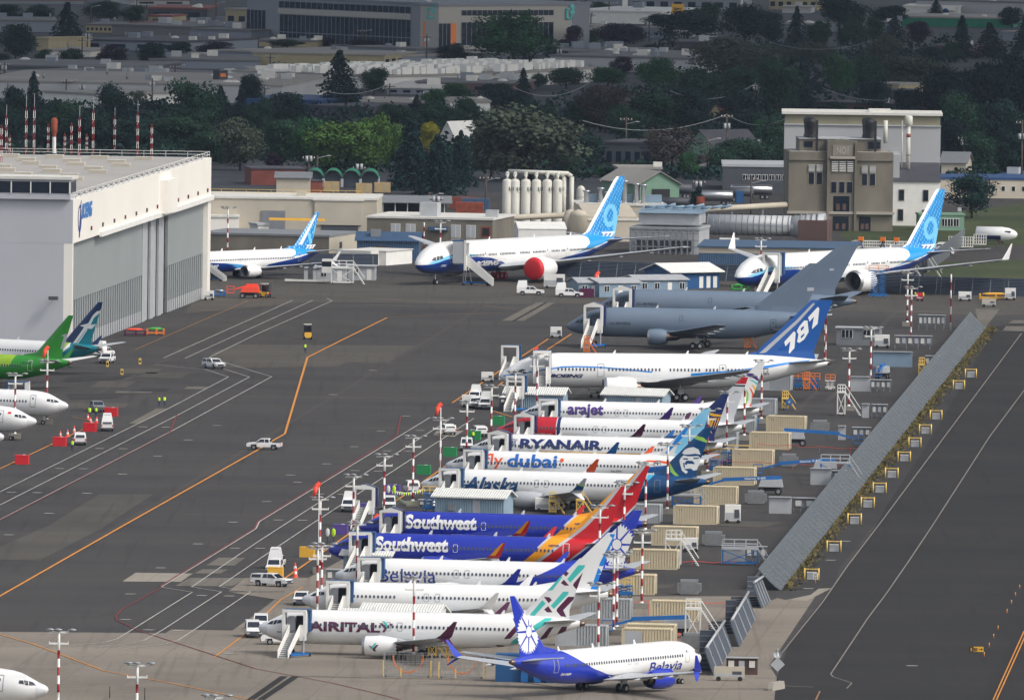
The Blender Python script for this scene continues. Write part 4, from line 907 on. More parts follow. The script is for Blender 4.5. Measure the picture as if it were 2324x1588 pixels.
TYPES['777'] = dict(L=76.0, R=3.1, winz=5.55, winw=0.3, winh=0.45, pitch=0.533, win=(10.0, 64.0),
 nose=[(0, 4.0, 4.1, 0.02), (0.3, 3.4, 4.7, 0.7), (1.1, 2.9, 5.3, 1.35), (2.4, 2.5, 6.3, 2.0), (4.0, 2.25, 7.2, 2.5), (6.2, 2.1, 8.0, 2.85), (9.0, 2.05, 8.25, 3.05), (11, 2.05, 8.3, 3.1)],
 tail=[(-26, 2.05, 8.3, 3.1), (-20, 2.5, 8.28, 2.95), (-13, 3.9, 8.15, 2.4), (-7.5, 5.2, 7.9, 1.6), (-3, 6.2, 7.5, 0.85), (0, 6.6, 7.2, 0.35)],
 wing=[(2.6, 25.5, 15.5, 3.0, 1.0), (10.0, 32.5, 8.8, 3.9, 0.5), (31.5, 46.8, 2.6, 7.2, 0.16)], winglet=[],
 eng=dict(x=26.0, y=10.2, z=2.85, r=2.15, l=6.6, plug=2.2), gear=dict(x=39.0, y=5.5, r=0.68, w=0.5, n=6, nx=6.6, nr=0.55, trucks=3),
 fin=[(60.5, 14.0, 8.1, 0.1), (62.6, 11.2, 8.8, 0.55), (72.8, 4.2, 18.6, 0.2), (73.9, 2.9, 19.3, 0.1)], finbase=(62.0, 11.4, 7.7, 0.8),
 stab=(67.0, 6.4, 6.9, 11.5, 73.6, 2.3, 7.9), doors=[(7.3, 4.3, 1.1, 2.1, 1), (19.4, 4.3, 1.1, 2.1, 1), (42.5, 4.3, 1.1, 2.1, 1), (50.0, 4.3, 1.1, 2.1, 1), (65.0, 4.3, 1.0, 2.0, 1)], exits=[])

def fus_tab(ty):
 L = ty['L']
 return ty['nose'] + [(L + x, a, b, c) for x, a, b, c in ty['tail']]
def fus_y(ty, x, z, side=-1, off=0.03):
 zb, zt, hw = interp(ty['_tab'], x)
 zc = (zb + zt) / 2; hh = max(0.02, (zt - zb) / 2)
 q = min(0.985, abs((z - zc) / hh))
 return side * (hw * math.sqrt(1 - q * q) + off)
def sectmesh(mb, sects, m, mtop=None):
 """sects: list of (LE vec, TE vec, thickness vec)"""
 prof = [(0, 0), (0.08, 0.55), (0.35, 1.0), (0.7, 0.6), (1, 0.06), (1, -0.06), (0.7, -0.45), (0.35, -0.8), (0.08, -0.5)]
 n = len(prof); vs = []
 for le, te, th in sects:
  for t, h in prof: vs.append(le.lerp(te, t) + th * h)
 fs = []
 for k in range(len(sects) - 1):
  for i in range(n):
   j = (i + 1) % n
   fs.append((k * n + i, k * n + j, (k + 1) * n + j, (k + 1) * n + i))
 fs.append(tuple(range(n))); fs.append(tuple(reversed(range((len(sects) - 1) * n, len(sects) * n))))
 mb.mesh(vs, fs, m, False)
def pip(p, poly):
 x, y = p; c = False; j = len(poly) - 1
 for i in range(len(poly)):
  xi, yi = poly[i]; xj, yj = poly[j]
  if (yi > y) != (yj > y) and x < (xj - xi) * (y - yi) / (yj - yi) + xi: c = not c
  j = i
 return c
def paint(bm, poly, mi, test=None):
 for i in range(len(poly)):
  a, b = poly[i], poly[(i + 1) % len(poly)]
  d = (b[0] - a[0], b[1] - a[1])
  if abs(d[0]) + abs(d[1]) < 1e-4: continue
  x0, x1 = min(a[0], b[0]) - .02, max(a[0], b[0]) + .02
  z0, z1 = min(a[1], b[1]) - .02, max(a[1], b[1]) + .02
  fs = []
  for f in bm.faces:
   xs = [v.co.x for v in f.verts]
   if max(xs) < x0 or min(xs) > x1: continue
   zs = [v.co.z for v in f.verts]
   if max(zs) < z0 or min(zs) > z1: continue
   fs.append(f)
  if not fs: continue
  es = set(); vs = set()
  for f in fs:
   es.update(f.edges); vs.update(f.verts)
  bmesh.ops.bisect_plane(bm, geom=list(fs) + list(es) + list(vs), plane_co=(a[0], 0, a[1]), plane_no=Vector((d[1], 0, -d[0])).normalized(), dist=0.002)
 for f in bm.faces:
  c = f.calc_center_median()
  if pip((c.x, c.z), poly): f.material_index = mi
def decal(mb, vs, fs, surf, m, dz=0.3, dx=0.8):
 """flat figure given in (x, z), laid on a surface y = surf(x, z)"""
 bm = bmesh.new()
 bv = [bm.verts.new((x, 0, z)) for x, z in vs]
 for f in fs:
  if len(set(f)) >= 3:
   try: bm.faces.new([bv[i] for i in f])
   except ValueError: pass
 if not bm.faces: bm.free(); return
 zs = [v[1] for v in vs]; xs = [v[0] for v in vs]
 z = math.ceil(min(zs) / dz) * dz
 while z < max(zs):
  bmesh.ops.bisect_plane(bm, geom=bm.faces[:] + bm.edges[:] + bm.verts[:], plane_co=(0, 0, z), plane_no=(0, 0, 1)); z += dz
 x = math.ceil(min(xs) / dx) * dx
 while x < max(xs):
  bmesh.ops.bisect_plane(bm, geom=bm.faces[:] + bm.edges[:] + bm.verts[:], plane_co=(x, 0, 0), plane_no=(1, 0, 0)); x += dx
 bm.verts.index_update()
 P = [(v.co.x, surf(v.co.x, v.co.z), v.co.z) for v in bm.verts]
 mb.mesh(P, [tuple(v.index for v in f.verts) for f in bm.faces], m)
 bm.free()
def poly_decal(mb, poly, surf, m):
 decal(mb, poly, [tuple(range(len(poly)))], surf, m)
def ring_decal(mb, x0, x1, z0, z1, surf, m, w=0.06, r=0.2, n=4):
 def rr(x0, x1, z0, z1, r):
  o = []
  for cx, cz, a in ((x1 - r, z1 - r, 0), (x0 + r, z1 - r, 90), (x0 + r, z0 + r, 180), (x1 - r, z0 + r, 270)):
   for k in range(n + 1):
    t = R(a + 90 * k / n); o.append((cx + r * math.cos(t), cz + r * math.sin(t)))
  return o
 A = rr(x0, x1, z0, z1, r); B = rr(x0 + w, x1 - w, z0 + w, z1 - w, max(.02, r - w))
 k = len(A)
 decal(mb, A + B, [(i, (i + 1) % k, k + (i + 1) % k, k + i) for i in range(k)], surf, m)

ZT = {'a': (1000, 2330, 3.32), 'b': (1700, 2200, 3.3086), 'c': (1150, 2060, 3.32), 'd': (1250, 1780, 3.3086), 'e': (1850, 1780, 3.0987),
      'f': (1650, 1560, 3.1757), 'g': (1780, 2320, 2.075), 'h': (1980, 1380, 3.32), 'i': (2640, 1180, 3.0539), 'j': (0, 1160, 2.3357),
      'k': (840, 840, 3.5212), 'l': (1640, 720, 2.324), 'm': (2048, 1400, 2.2686), 'n': (2048, 700, 2.2686), 'o': (3072, 700, 2.2686), 'p': (2048, 2098, 2.2686),
      'q': (2540, 1640, 2.7023), 'r': (2480, 2080, 4.8417)}
def Z(k, x, y):
 ox, oy, s = ZT[k]
 return ((ox + x / s) / 1.7625, (oy + y / s) / 1.7625)

class Plane:
 def __init__(s, typ, label, anchor, px, phi, far_px=None, far_local=None, sc=1.0):
  """anchor: local point seen at px; phi: direction of the tail from the nose"""
  s.ty = TYPES[typ]; s.ty['_tab'] = fus_tab(s.ty); s.typ = typ
  ca, sa = math.cos(R(phi)), math.sin(R(phi))
  def solve(sc):
   a = Vector(anchor) * sc
   p = at(px[0], px[1], a.z)
   return Vector((p.x - (a.x * ca - a.y * sa), p.y - (a.x * sa + a.y * ca), 0))
  if far_px is not None:      # real size from the length seen in the photo, within a few per cent
   for _ in range(3):
    o = solve(sc); f = Vector(far_local) * sc
    w = o + Vector((f.x * ca - f.y * sa, f.x * sa + f.y * ca, f.z))
    d = w - CAMP; sx = 1162 + FPX * d.dot(cright) / d.dot(fwd)
    sc *= (far_px - px[0]) / (sx - px[0])
   sc = min(1.04, max(0.95, sc))
  s.sc = sc; s.o = solve(sc); s.phi = R(phi)
  s.root = empty('airliner' if typ != 'kc' else 'tanker_aircraft', s.o, s.phi, label, 'aircraft', None, sc)
  s.ca, s.sa = ca, sa
  # which side faces the camera
  c = s.loc(CAMP)
  s.side = -1 if c.y < 0 else 1
 def loc(s, w):
  d = Vector(w) - s.o
  return Vector((d.x * s.ca + d.y * s.sa, -d.x * s.sa + d.y * s.ca, d.z)) / s.sc
 def ldir(s, d):
  return Vector((d.x * s.ca + d.y * s.sa, -d.x * s.sa + d.y * s.ca, d.z))
 def hit(s, p, y=None):
  """local (x, z) of a photo point lying on the plane y"""
  if y is None: y = s.side * s.ty['R']
  o = s.loc(CAMP); d = s.ldir(ray(*p))
  for _ in range(1):
   t = (y - o.y) / d.y; q = o + d * t
  return (q.x, q.z)
 def hitf(s, p):
  y = s.side * s.ty['R']
  for _ in range(6):
   x, z = s.hit(p, y); y = fus_y(s.ty, x, z, s.side, 0)
  return (x, z)
 def P(s, k, pts): return [s.hitf(Z(k, *q)) for q in pts]
 def F(s, k, pts): return [s.hit(Z(k, *q), 0.0) for q in pts]
 def build(s, fus='white_paint', fpaint=(), fin=None, finpaint=(), texts=(), fintexts=(), decals=(), findecals=(), nace='white_paint', wl=('white_paint', 'white_paint'),
              belly=None, cover=None, stabm='wing_grey', radome=True, nacdec=(), windows=True, gaps=(), parked_tip=False, wl2=None, nowindow=(), doorline='mid_grey', rear=True, wingm='wing_grey', opendoor=False):
  ty = s.ty; root = s.root; sd = s.side; L = ty['L']; tab = ty['_tab']
  fin = fin or fus
  # ---- fuselage
  xs = [t[0] for t in ty['nose']]; xs = sorted(set([0.0, 0.06] + xs + [(a + b) / 2 for a, b in zip(xs, xs[1:])] + [L + t[0] for t in ty['tail']] + [L + (a[0] + b[0]) / 2 for a, b in zip(ty['tail'], ty['tail'][1:])]))
  big = xs[:]; g0 = ty['nose'][-1][0]; g1 = L + ty['tail'][0][0]
  k = int((g1 - g0) / 2.2); big += [g0 + (g1 - g0) * i / k for i in range(1, k)]
  xs = sorted(set(big)); n = 32
  mb = MB(); vs = []
  for x in xs:
   zb, zt, hw = interp(tab, x); zc = (zb + zt) / 2; hh = (zt - zb) / 2
   for i in range(n):
    t = 2 * math.pi * (i + 0.5) / n
    vs.append((x, hw * math.sin(t), zc + hh * math.cos(t)))
  fs = []
  for a in range(len(xs) - 1):
   for i in range(n):
    fs.append((a * n + i, a * n + (i + 1) % n, (a + 1) * n + (i + 1) % n, (a + 1) * n + i))
  mb.mesh(vs, fs, fus, True)
  mb.mesh(vs[:n], [tuple(range(n))], fus); mb.mesh(vs[-n:], [tuple(range(n))], 'hot_metal')
  allm = [fus, 'hot_metal', 'radome'] + [m for _, m in fpaint] + [m for _, m in (belly or [])]
  for m in allm: mb.mi(m)
  me = mb.data('fuselage')
  bm = bmesh.new(); bm.from_mesh(me)
  for poly, m in (belly or []): paint(bm, poly, mb.mi(m))
  for poly, m in fpaint: paint(bm, poly, mb.mi(m))
  if radome: paint(bm, [(-1, -1), (1.25 * ty['R'] / 1.9, -1), (1.25 * ty['R'] / 1.9, 12), (-1, 12)], mb.mi('radome'))
  paint(bm, [(L - 0.6, 0), (L + 1, 0), (L + 1, 12), (L - 0.6, 12)], mb.mi('hot_metal'))
  bm.to_mesh(me); bm.free()
  dm = MB()
  for st, (x0, z0), (x1, z1), m, kw in texts:
   s.text(dm, st, x0, z0, x1, z1, m, lambda x, z: fus_y(ty, x, z, sd, 0.035), **kw)
  for poly, m in decals: poly_decal(dm, poly, lambda x, z: fus_y(ty, x, z, sd, 0.03), m)
  if dm.v:
   d = dm.data('tmp'); bm = bmesh.new(); bm.from_mesh(me)
   off = len(me.materials); nf = len(bm.faces)
   bm.from_mesh(d); bm.faces.ensure_lookup_table()
   for f in bm.faces[nf:]: f.material_index += off
   bm.to_mesh(me); bm.free()
   for mt in d.materials: me.materials.append(mt)
   bpy.data.meshes.remove(d)
  fo = bpy.data.objects.new('fuselage', me); COL.objects.link(fo); fo.parent = root
  # ---- fin
  fm = MB()
  fb = ty['finbase']
  secs = [(Vector((fb[0], 0, fb[2])), Vector((fb[0] + fb[1], 0, fb[2])), Vector((0, fb[3], 0)))]
  for x, c, z, th in ty['fin'][1:]:
   secs.append((Vector((x, 0, z)), Vector((x + c, 0, z)), Vector((0, th, 0))))
  sectmesh(fm, secs, fin)
  a, b = ty['fin'][0], ty['fin'][1]      # dorsal fillet
  dors = [(a[0], 0, a[2] - 0.05), (b[0] + 0.5, 0.16, b[2] - 0.9), (b[0] + 0.6, 0.05, b[2] + 0.05), (b[0] + 0.5, -0.16, b[2] - 0.9)]
  fm.mesh(dors, [(0, 1, 2), (0, 2, 3), (0, 3, 1)], fin)
  for _, m in finpaint: fm.mi(m)
  me = fm.data('vertical_stabilizer')
  bm = bmesh.new(); bm.from_mesh(me)
  for poly, m in finpaint: paint(bm, poly, fm.mi(m))
  bm.to_mesh(me); bm.free()
  dm = MB()
  def finy(x, z):
   return sd * (interp([(ty['fin'][0][2] - 3, fb[3])] + [(q[2], q[3]) for q in ty['fin'][1:]], z)[0] + 0.04)
  for st, (x0, z0), (x1, z1), m, kw in fintexts: s.text(dm, st, x0, z0, x1, z1, m, finy, **kw)
  for poly, m in findecals: poly_decal(dm, poly, finy, m)
  if dm.v:
   d = dm.data('tmp'); bm = bmesh.new(); bm.from_mesh(me); off = len(me.materials); nf = len(bm.faces)
   bm.from_mesh(d); bm.faces.ensure_lookup_table()
   for f in bm.faces[nf:]: f.material_index += off
   bm.to_mesh(me); bm.free()
   for mt in d.materials: me.materials.append(mt)
   bpy.data.meshes.remove(d)
  vo = bpy.data.objects.new('vertical_stabilizer', me); COL.objects.link(vo); vo.parent = root
  # ---- stabilizers and wings
  st = ty['stab']
  for q in (-1, 1):
   m = MB(); sectmesh(m, [(Vector((st[0], q * 0.4, st[2])), Vector((st[0] + st[1] + .3, q * 0.4, st[2])), Vector((0, 0, 0.22))),
                               (Vector((st[4], q * st[3], st[6])), Vector((st[4] + st[5], q * st[3], st[6])), Vector((0, 0, 0.06)))], stabm)
   m.build('horizontal_stabilizer', root)
   m = MB(); secs = []
   for y, x, c, z, th in ty['wing']:
    secs.append((Vector((x, q * y, z)), Vector((x + c, q * y, z - 0.02 * c)), Vector((0, 0, th))))
   sectmesh(m, secs, wingm)
   y0, x0, c0, z0, _ = ty['wing'][1]; y1, x1, c1, z1, _ = ty['wing'][2]
   for t in (0.12, 0.4, 0.66):           # flap track fairings
    yy = y0 + (y1 - y0) * t; xx = x0 + (x1 - x0) * t; cc = c0 + (c1 - c0) * t; zz = z0 + (z1 - z0) * t
    m.lathe((xx + cc * 0.55, q * yy, zz - 0.28), [(0, 0.02), (0.6, 0.2), (cc * 0.35, 0.22), (cc * 0.6 + .5, 0.02)], 'wing_grey', axis='x', n=8)
   w = m.build('wing', root)
   for bi, blade in enumerate(ty['winglet']):
    m = MB(); secs = []
    for y, x, c, z in blade:
     secs.append((Vector((x, q * y, z)), Vector((x + c, q * y, z)), Vector((0, q * 0.07, 0.02))))
    sectmesh(m, secs, wl[bi])
    if bi == 0 and wl2 and q == sd:
     for poly_t, mm in wl2:
      b0, b1 = blade[1], blade[2]
      v = []
      for tx, tz in poly_t:
       zz = b0[3] + (b1[3] - b0[3]) * tz; cx = b0[1] + (b1[1] - b0[1]) * tz; cc = b0[2] + (b1[2] - b0[2]) * tz; yy = b0[0] + (b1[0] - b0[0]) * tz
       v.append((cx + cc * tx, q * (yy + 0.1), zz))
      m.face(v, mm)
    m.build('winglet', w)
   if parked_tip:     # folded-up wing tip
    y, x, c, z, _ = ty['wing'][-1]
    m = MB(); sectmesh(m, [(Vector((x, q * y, z)), Vector((x + c, q * y, z)), Vector((0, 0.1, 0))), (Vector((x + 2.6, q * (y + .5), z + 3.1)), Vector((x + 3.0, q * (y + .5), z + 3.1)), Vector((0, 0.03, 0)))], 'white_paint')
    m.build('folded_wing_tip', w)
   # ---- engine
   e = ty['eng']; r = e['r']; l = e['l']
   m = MB(); c = (e['x'], q * e['y'], e['z'])
   pr = [(0.0, r * 0.86), (0.1 * r, r * 0.95), (0.3 * r, r * 1.0), (l * 0.45, r * 1.04), (l * 0.75, r * 0.97)]
   m.lathe(c, pr, nace, 'x', 32, mats=['metal', 'metal', nace, nace])
   nn = 32; vs = []
   for i in range(nn):
    t = 2 * math.pi * i / nn
    vs.append((c[0] + l * 0.75, c[1] + r * .97 * math.cos(t), c[2] + r * .97 * math.sin(t)))
   for i in range(nn):
    t = 2 * math.pi * i / nn
    dx = 0.16 * r if (i % 2 and s.typ not in ('kc', '777')) else 0
    vs.append((c[0] + l * (0.96) + dx, c[1] + r * .8 * math.cos(t), c[2] + r * .8 * math.sin(t)))
   m.mesh(vs, [(i, (i + 1) % nn, nn + (i + 1) % nn, nn + i) for i in range(nn)], nace, True)
   if nacdec and q == sd:
    def nsurf(x, z):
     a = min(0.98, abs(z - c[2]) / (r * 1.03)); return c[1] + sd * (r * 1.03 * math.sqrt(1 - a * a) + 0.04)
    for poly, mm in nacdec: poly_decal(m, poly, nsurf, mm)
   # pylon
   wy, wx, wc, wz, _ = ty['wing'][1]
   m.mesh([(c[0] + l * .25, c[1] - .12, c[2] + r * .9), (c[0] + l * .25, c[1] + .12, c[2] + r * .9), (c[0] + l * 1.35, c[1] + .12, c[2] + r * .55), (c[0] + l * 1.35, c[1] - .12, c[2] + r * .55),
     (c[0] + l * .5, c[1] - .12, c[2] + r * 1.12), (c[0] + l * .5, c[1] + .12, c[2] + r * 1.12), (wx + wc * .4, c[1] + .12, wz + .15), (wx + wc * .4, c[1] - .12, wz + .15)],
                   [(0, 1, 5, 4), (1, 2, 6, 5), (3, 0, 4, 7), (4, 5, 6, 7), (0, 3, 2, 1), (2, 3, 7, 6)], nace)
   eo = m.build('engine', root)
   m = MB(); m.lathe(c, [(0.02, r * .86), (0.5 * r, r * .78), (0.9 * r, r * .78)], 'dull_metal', 'x', 28); m.build('intake', eo)
   m = MB(); m.lathe((c[0] + .85 * r, c[1], c[2]), [(-0.38 * r, 0.01), (-.1 * r, r * .22), (0, r * .25), (0.01, r * .79)], 'black', 'x', 24, mats=['dark_grey', 'dark_grey', 'black'])
   for i in range(18):
    t = 2 * math.pi * i / 18
    a1 = Vector((0, math.cos(t), math.sin(t)))
    cc = Vector((c[0] + .8 * r, c[1], c[2]))
    m.bar(cc + a1 * r * .25, cc + a1 * r * .76, 0.1 * r, 'dark_grey', h=0.02)
   m.build('fan', eo)
   if s.typ == 'm8' or s.typ[0] == 'm' or s.typ == 'kc' or True:
    m = MB(); m.lathe((c[0] + l * .9, c[1], c[2] + .04), [(0, r * .62), (l * .14, r * .5), (l * .22, r * .46)], 'hot_metal', 'x', 20)
    m.lathe((c[0] + l * .9, c[1], c[2] + .04), [(l * .1, r * .34), (e['plug'] * .55, r * .24), (e['plug'], 0.02)], 'hot_metal', 'x', 16)
    m.build('exhaust_nozzle', eo)
   if cover and q == sd:
    m = MB(); m.lathe(c, [(-0.35, 0.01), (-0.3, r * .7), (-0.12, r * .95), (0.5, r * 1.05), (0.55, r * 1.0)], 'red', 'x', 28)
    o = m.build('engine_cover', eo); o['label'] = 'red fabric cover over the engine intake'
  # ---- landing gear
  g = ty['gear']
  for q in (-1, 1):
   m = MB(); m.tube((g['x'], q * g['y'], g['r']), (g['x'] - .1, q * g['y'] * .9, ty['wing'][0][3] + .2), 0.14, 'white_paint', n=8)
   m.bar((g['x'], q * g['y'], 1.2), (g['x'] + 1.2, q * g['y'] * .6, 2.0), .1, 'metal')
   m.box(g['x'] - .5, g['x'] + .5, q * (g['y'] + .35) - .03, q * (g['y'] + .35) + .03, g['r'] + .5, g['r'] + 1.5, 'wing_grey')
   gl = m.build('landing_gear', root)
   for k in range(g['trucks']):
    wx = g['x'] + (k - (g['trucks'] - 1) / 2) * g['r'] * 2.2
    for w in (-1, 1):
     m = MB(); y0 = q * g['y'] + w * 0.43
     m.lathe((wx, y0 - g['w'] / 2, g['r']), [(0, g['r'] * .45), (0.02, g['r'] * .92), (g['w'] * .2, g['r']), (g['w'] * .8, g['r']), (g['w'] - .02, g['r'] * .92), (g['w'], g['r'] * .45)], 'red' if cover else 'rubber', 'y', 18)
     m.tube((wx, y0 - g['w'] / 2 - .01, g['r']), (wx, y0 + g['w'] / 2 + .01, g['r']), g['r'] * .46, 'light_grey', n=14)
     m.build('wheel', gl)
  m = MB(); m.tube((g['nx'], 0, g['nr']), (g['nx'] - .1, 0, 2.2), 0.1, 'white_paint', n=8); m.bar((g['nx'] - .1, 0, .9), (g['nx'] - 1.0, 0, 1.9), .08, 'metal')
  ng = m.build('nose_gear', root)
  for w in (-1, 1):
   m = MB(); y0 = w * 0.26; r = g['nr']
   m.lathe((g['nx'], y0 - .12, r), [(0, r * .4), (0.02, r * .9), (.06, r), (.18, r), (.22, r * .9), (.24, r * .4)], 'rubber', 'y', 16)
   m.tube((g['nx'], y0 - .13, r), (g['nx'], y0 + .13, r), r * .42, 'light_grey', n=12)
   m.build('wheel', ng)
  # ---- doors, windows
  for x, z, w, h, sds in ty['doors']:
   m = MB(); ring_decal(m, x, x + w, z, z + h, lambda a, b: fus_y(ty, a, b, sd, 0.03), doorline, 0.07, 0.16)
   ring_decal(m, x + w * .38, x + w * .62, z + h * .62, z + h * .8, lambda a, b: fus_y(ty, a, b, sd, 0.04), 'glass_cabin', 0.1, 0.04)
   m.build('door', root)
  if opendoor:
   x, z, w, h, _ = ty['doors'][0]; yy = lambda a, b, o: fus_y(ty, a, b, sd, o)
   m = MB(); poly_decal(m, [(x + .1, z), (x + w + .1, z), (x + w + .1, z + h), (x + .1, z + h)], lambda a, b: yy(a, b, .06), 'black'); m.build('doorway', root)
   m = MB(); vs = [(x - .85 + a, yy(x, z + .9, .55), z + b) for a, b in ((0, .15), (.15, 0), (.8, 0), (.95, .15), (.95, h - .2), (.75, h), (.2, h), (0, h - .2))]; m.face(vs, 'radome'); m.face([(p[0], p[1] + .12, p[2]) for p in vs][::-1], 'radome'); o = m.build('door', root); o['label'] = 'front door swung open'
  for x, z in ty['exits']:
   m = MB(); ring_decal(m, x, x + .62, z, z + 1.02, lambda a, b: fus_y(ty, a, b, sd, 0.03), doorline, 0.05, 0.14); m.build('emergency_exit', root)
  if ty['winz']:
   m = MB(); w, h = ty['winw'] / 2, ty['winh'] / 2
   o8 = [(-w, -h * .5), (-w * .5, -h), (w * .5, -h), (w, -h * .5), (w, h * .5), (w * .5, h), (-w * .5, h), (-w, h * .5)]
   y0 = fus_y(ty, L / 2, ty['winz'], sd, 0)
   P = []
   for a, b in o8: P.append((a, fus_y(ty, L / 2, ty['winz'] + b, sd, 0.045) - y0, b))
   m.face(P, 'glass_cabin')
   wm = m.data('cabin_window')
   x = ty['win'][0]; i = 0
   while x < ty['win'][1]:
    skip = False
    for g0, g1 in gaps:
     if g0 < x < g1: skip = True
    for dx_, dz_, dw, dh, _ in ty['doors']:
     if dx_ - .25 < x < dx_ + dw + .25: skip = True
    if not skip:
     add('cabin_window', wm, root, (x, fus_y(ty, x, ty['winz'], sd, 0), ty['winz']))
    x += ty['pitch']
  k = ty['R'] / 1.88; zc = (ty['nose'][0][1] + ty['nose'][0][2]) / 2 - 3.0
  base = [[(2.45, 3.62), (2.62, 4.05), (3.02, 4.05), (3.04, 3.72)], [(1.98, 3.5), (2.12, 3.98), (2.54, 4.06), (2.36, 3.58)], [(1.2, 3.5), (1.62, 3.84), (2.03, 3.96), (1.9, 3.5)]]
  if s.typ == '787': base = [[(1.75, 3.3), (2.05, 3.85), (2.35, 3.95), (2.8, 3.85), (2.75, 3.45)], [(1.0, 3.15), (1.5, 3.7), (1.95, 3.83), (1.6, 3.25)]]
  for poly in base:
   m = MB()
   for q in (-1, 1):
    pl = [(x * k, zc * 1.0 + 3.0 * (1) + (z - 3.0) * k) for x, z in poly]
    poly_decal(m, pl, lambda a, b: fus_y(ty, a, b, q, 0.035), 'glass_dark')
   m.build('cockpit_window', root)
  # ---- antennas
  for x in (0.34, 0.56, 0.74):
   m = MB(); zt = interp(tab, L * x)[1]
   m.yprism([(L * x, zt - .1), (L * x + .5, zt - .1), (L * x + .62, zt + .5), (L * x + .42, zt + .5)], -.03, .03, 'white_paint')
   m.build('antenna', root)
  return s
 def text(s, dm, st, x0, z0, x1, z1, m, surf, bold=0.0, shear=0.0, space=1.0, rot=0.0):
  vs, fs = text_mesh(st, bold, shear, space)
  a0 = min(v[0] for v in vs); a1 = max(v[0] for v in vs); b0 = min(v[1] for v in vs); b1 = max(v[1] for v in vs)
  P = [(x0 + (a - a0) / (a1 - a0) * (x1 - x0), z0 + (b - b0) / (b1 - b0) * (z1 - z0)) for a, b in vs]
  if rot:
   cx, cz = (x0 + x1) / 2, (z0 + z1) / 2; c_, s_ = math.cos(rot), math.sin(rot)
   P = [(cx + (x - cx) * c_ - (z - cz) * s_, cz + (x - cx) * s_ + (z - cz) * c_) for x, z in P]
  decal(dm, P, fs, surf, m, dz=0.35, dx=50)
def flower(cx, cz, rx, rz, white='white_paint', blue='belavia_blue', lean=0.0):
 out = []
 def pt(r, t): return (cx + rx * r * math.cos(t) + lean * rz * r * math.sin(t), cz + rz * r * math.sin(t))
 for k in range(8):
  a = R(45 * k + 22.5); pts = [pt(0.14, a)]
  for j in range(9):
   t = a + R(-20.5 + 41 * j / 8); pts.append(pt(1.0 if j % 2 == 0 else 0.84, t))
  out.append((pts, white))
 c1 = [pt(0.29, R(30 * i)) for i in range(12)]; c2 = [pt(0.245, R(30 * i)) for i in range(12)]
 out.append((c1, blue)); out.append((c2, white))
 return out
# ------------------------------------------------------------------ the parked aircraft
OD = dict(opendoor=True)
def nose_row(typ, label, px, tailx, phi): # nose to the left, tail seen at tailx
 L = TYPES[typ]['L']; zn = {'787': 3.65, 'kc': 3.5}.get(typ, 3.0); zt = {'787': 6.3, 'kc': 5.7}.get(typ, 4.4)
 return Plane(typ, label, (0, 0, zn), px, phi, far_px=tailx, far_local=(L, 0, zt))
P = []
# 1 nearest of the row
a = nose_row('m8', 'white airliner with burgundy and teal tail stripes, nearest of the left-facing row', (586.5, 1422.8), 1328, -10)
tl = [('t', [(2030, 195), (2120, 195), (2110, 230), (1925, 425), (1885, 380)]), ('b', [(1860, 265), (1905, 300), (1870, 345), (1828, 310)]), ('t', [(1800, 335), (1820, 355), (1690, 525), (1620, 535)]),
      ('b', [(1840, 385), (1910, 465), (1850, 465), (1800, 430)]), ('b', [(2092, 290), (2022, 535), (1960, 465), (1965, 440)]), ('t', [(1830, 545), (1905, 545), (1895, 580), (1708, 773), (1668, 730)]),
      ('b', [(1575, 612), (1650, 618), (1683, 655), (1640, 695)]), ('t', [(1555, 655), (1600, 700), (1440, 880), (1390, 850)]), ('b', [(1635, 735), (1690, 818), (1620, 818), (1580, 780)]),
      ('b', [(1895, 612), (1980, 612), (1965, 650), (1830, 790), (1873, 880), (1800, 870), (1742, 800), (1750, 770)])]
cm = {'t': 'teal', 'b': 'burgundy'}
fl = [('t', [(1590, 893), (1683, 893), (1660, 935), (1240, 1225), (1130, 1243), (1150, 1200)]), ('b', [(1160, 897), (1225, 900), (1235, 960), (1225, 1060), (1130, 1165), (1045, 1175), (1060, 1150), (1200, 990)]),
      ('b', [(1640, 1020), (1705, 1010), (1600, 1180), (1530, 1190), (1530, 1160)]), ('b', [(1810, 1010), (1880, 1005), (1870, 1060), (1790, 1110), (1730, 1140)]), ('b', [(935, 1250), (1040, 1255), (1060, 1285), (970, 1285)])]
a.build(opendoor=True, fpaint=[(a.P('b', p), cm[c]) for c, p in fl], finpaint=[(a.F('b', p), cm[c]) for c, p in tl],
  texts=[('AIRITAL', a.hitf(Z('a', 775, 636)), a.hitf(Z('a', 1735, 530)), 'burgundy', dict(bold=0.035)), ('737 MAX', a.hitf(Z('a', 355, 660)), a.hitf(Z('a', 500, 645)), 'kc_dark', dict(bold=.03, shear=.3))],
  decals=[(a.P('a', [(1720, 530), (1760, 535), (1822, 600), (1790, 655), (1752, 655), (1785, 605)]), 'burgundy'), (a.P('a', [(1755, 503), (1792, 510), (1865, 600), (1830, 605)]), 'teal'), (a.P('a', [(1850, 540), (1902, 540), (1870, 578)]), 'burgundy')],
  nacdec=[([a.hit(Z('a', *q), -6.1) for q in pl], c) for pl, c in (([(1570, 822), (1625, 850), (1650, 880), (1615, 870)], 'burgundy'), ([(1600, 865), (1655, 797), (1682, 797), (1625, 875)], 'teal'), ([(1625, 880), (1675, 820), (1710, 820), (1660, 880), (1675, 912), (1640, 905)], 'burgundy'))],
  wl=('burgundy', 'burgundy'))
P.append(a)
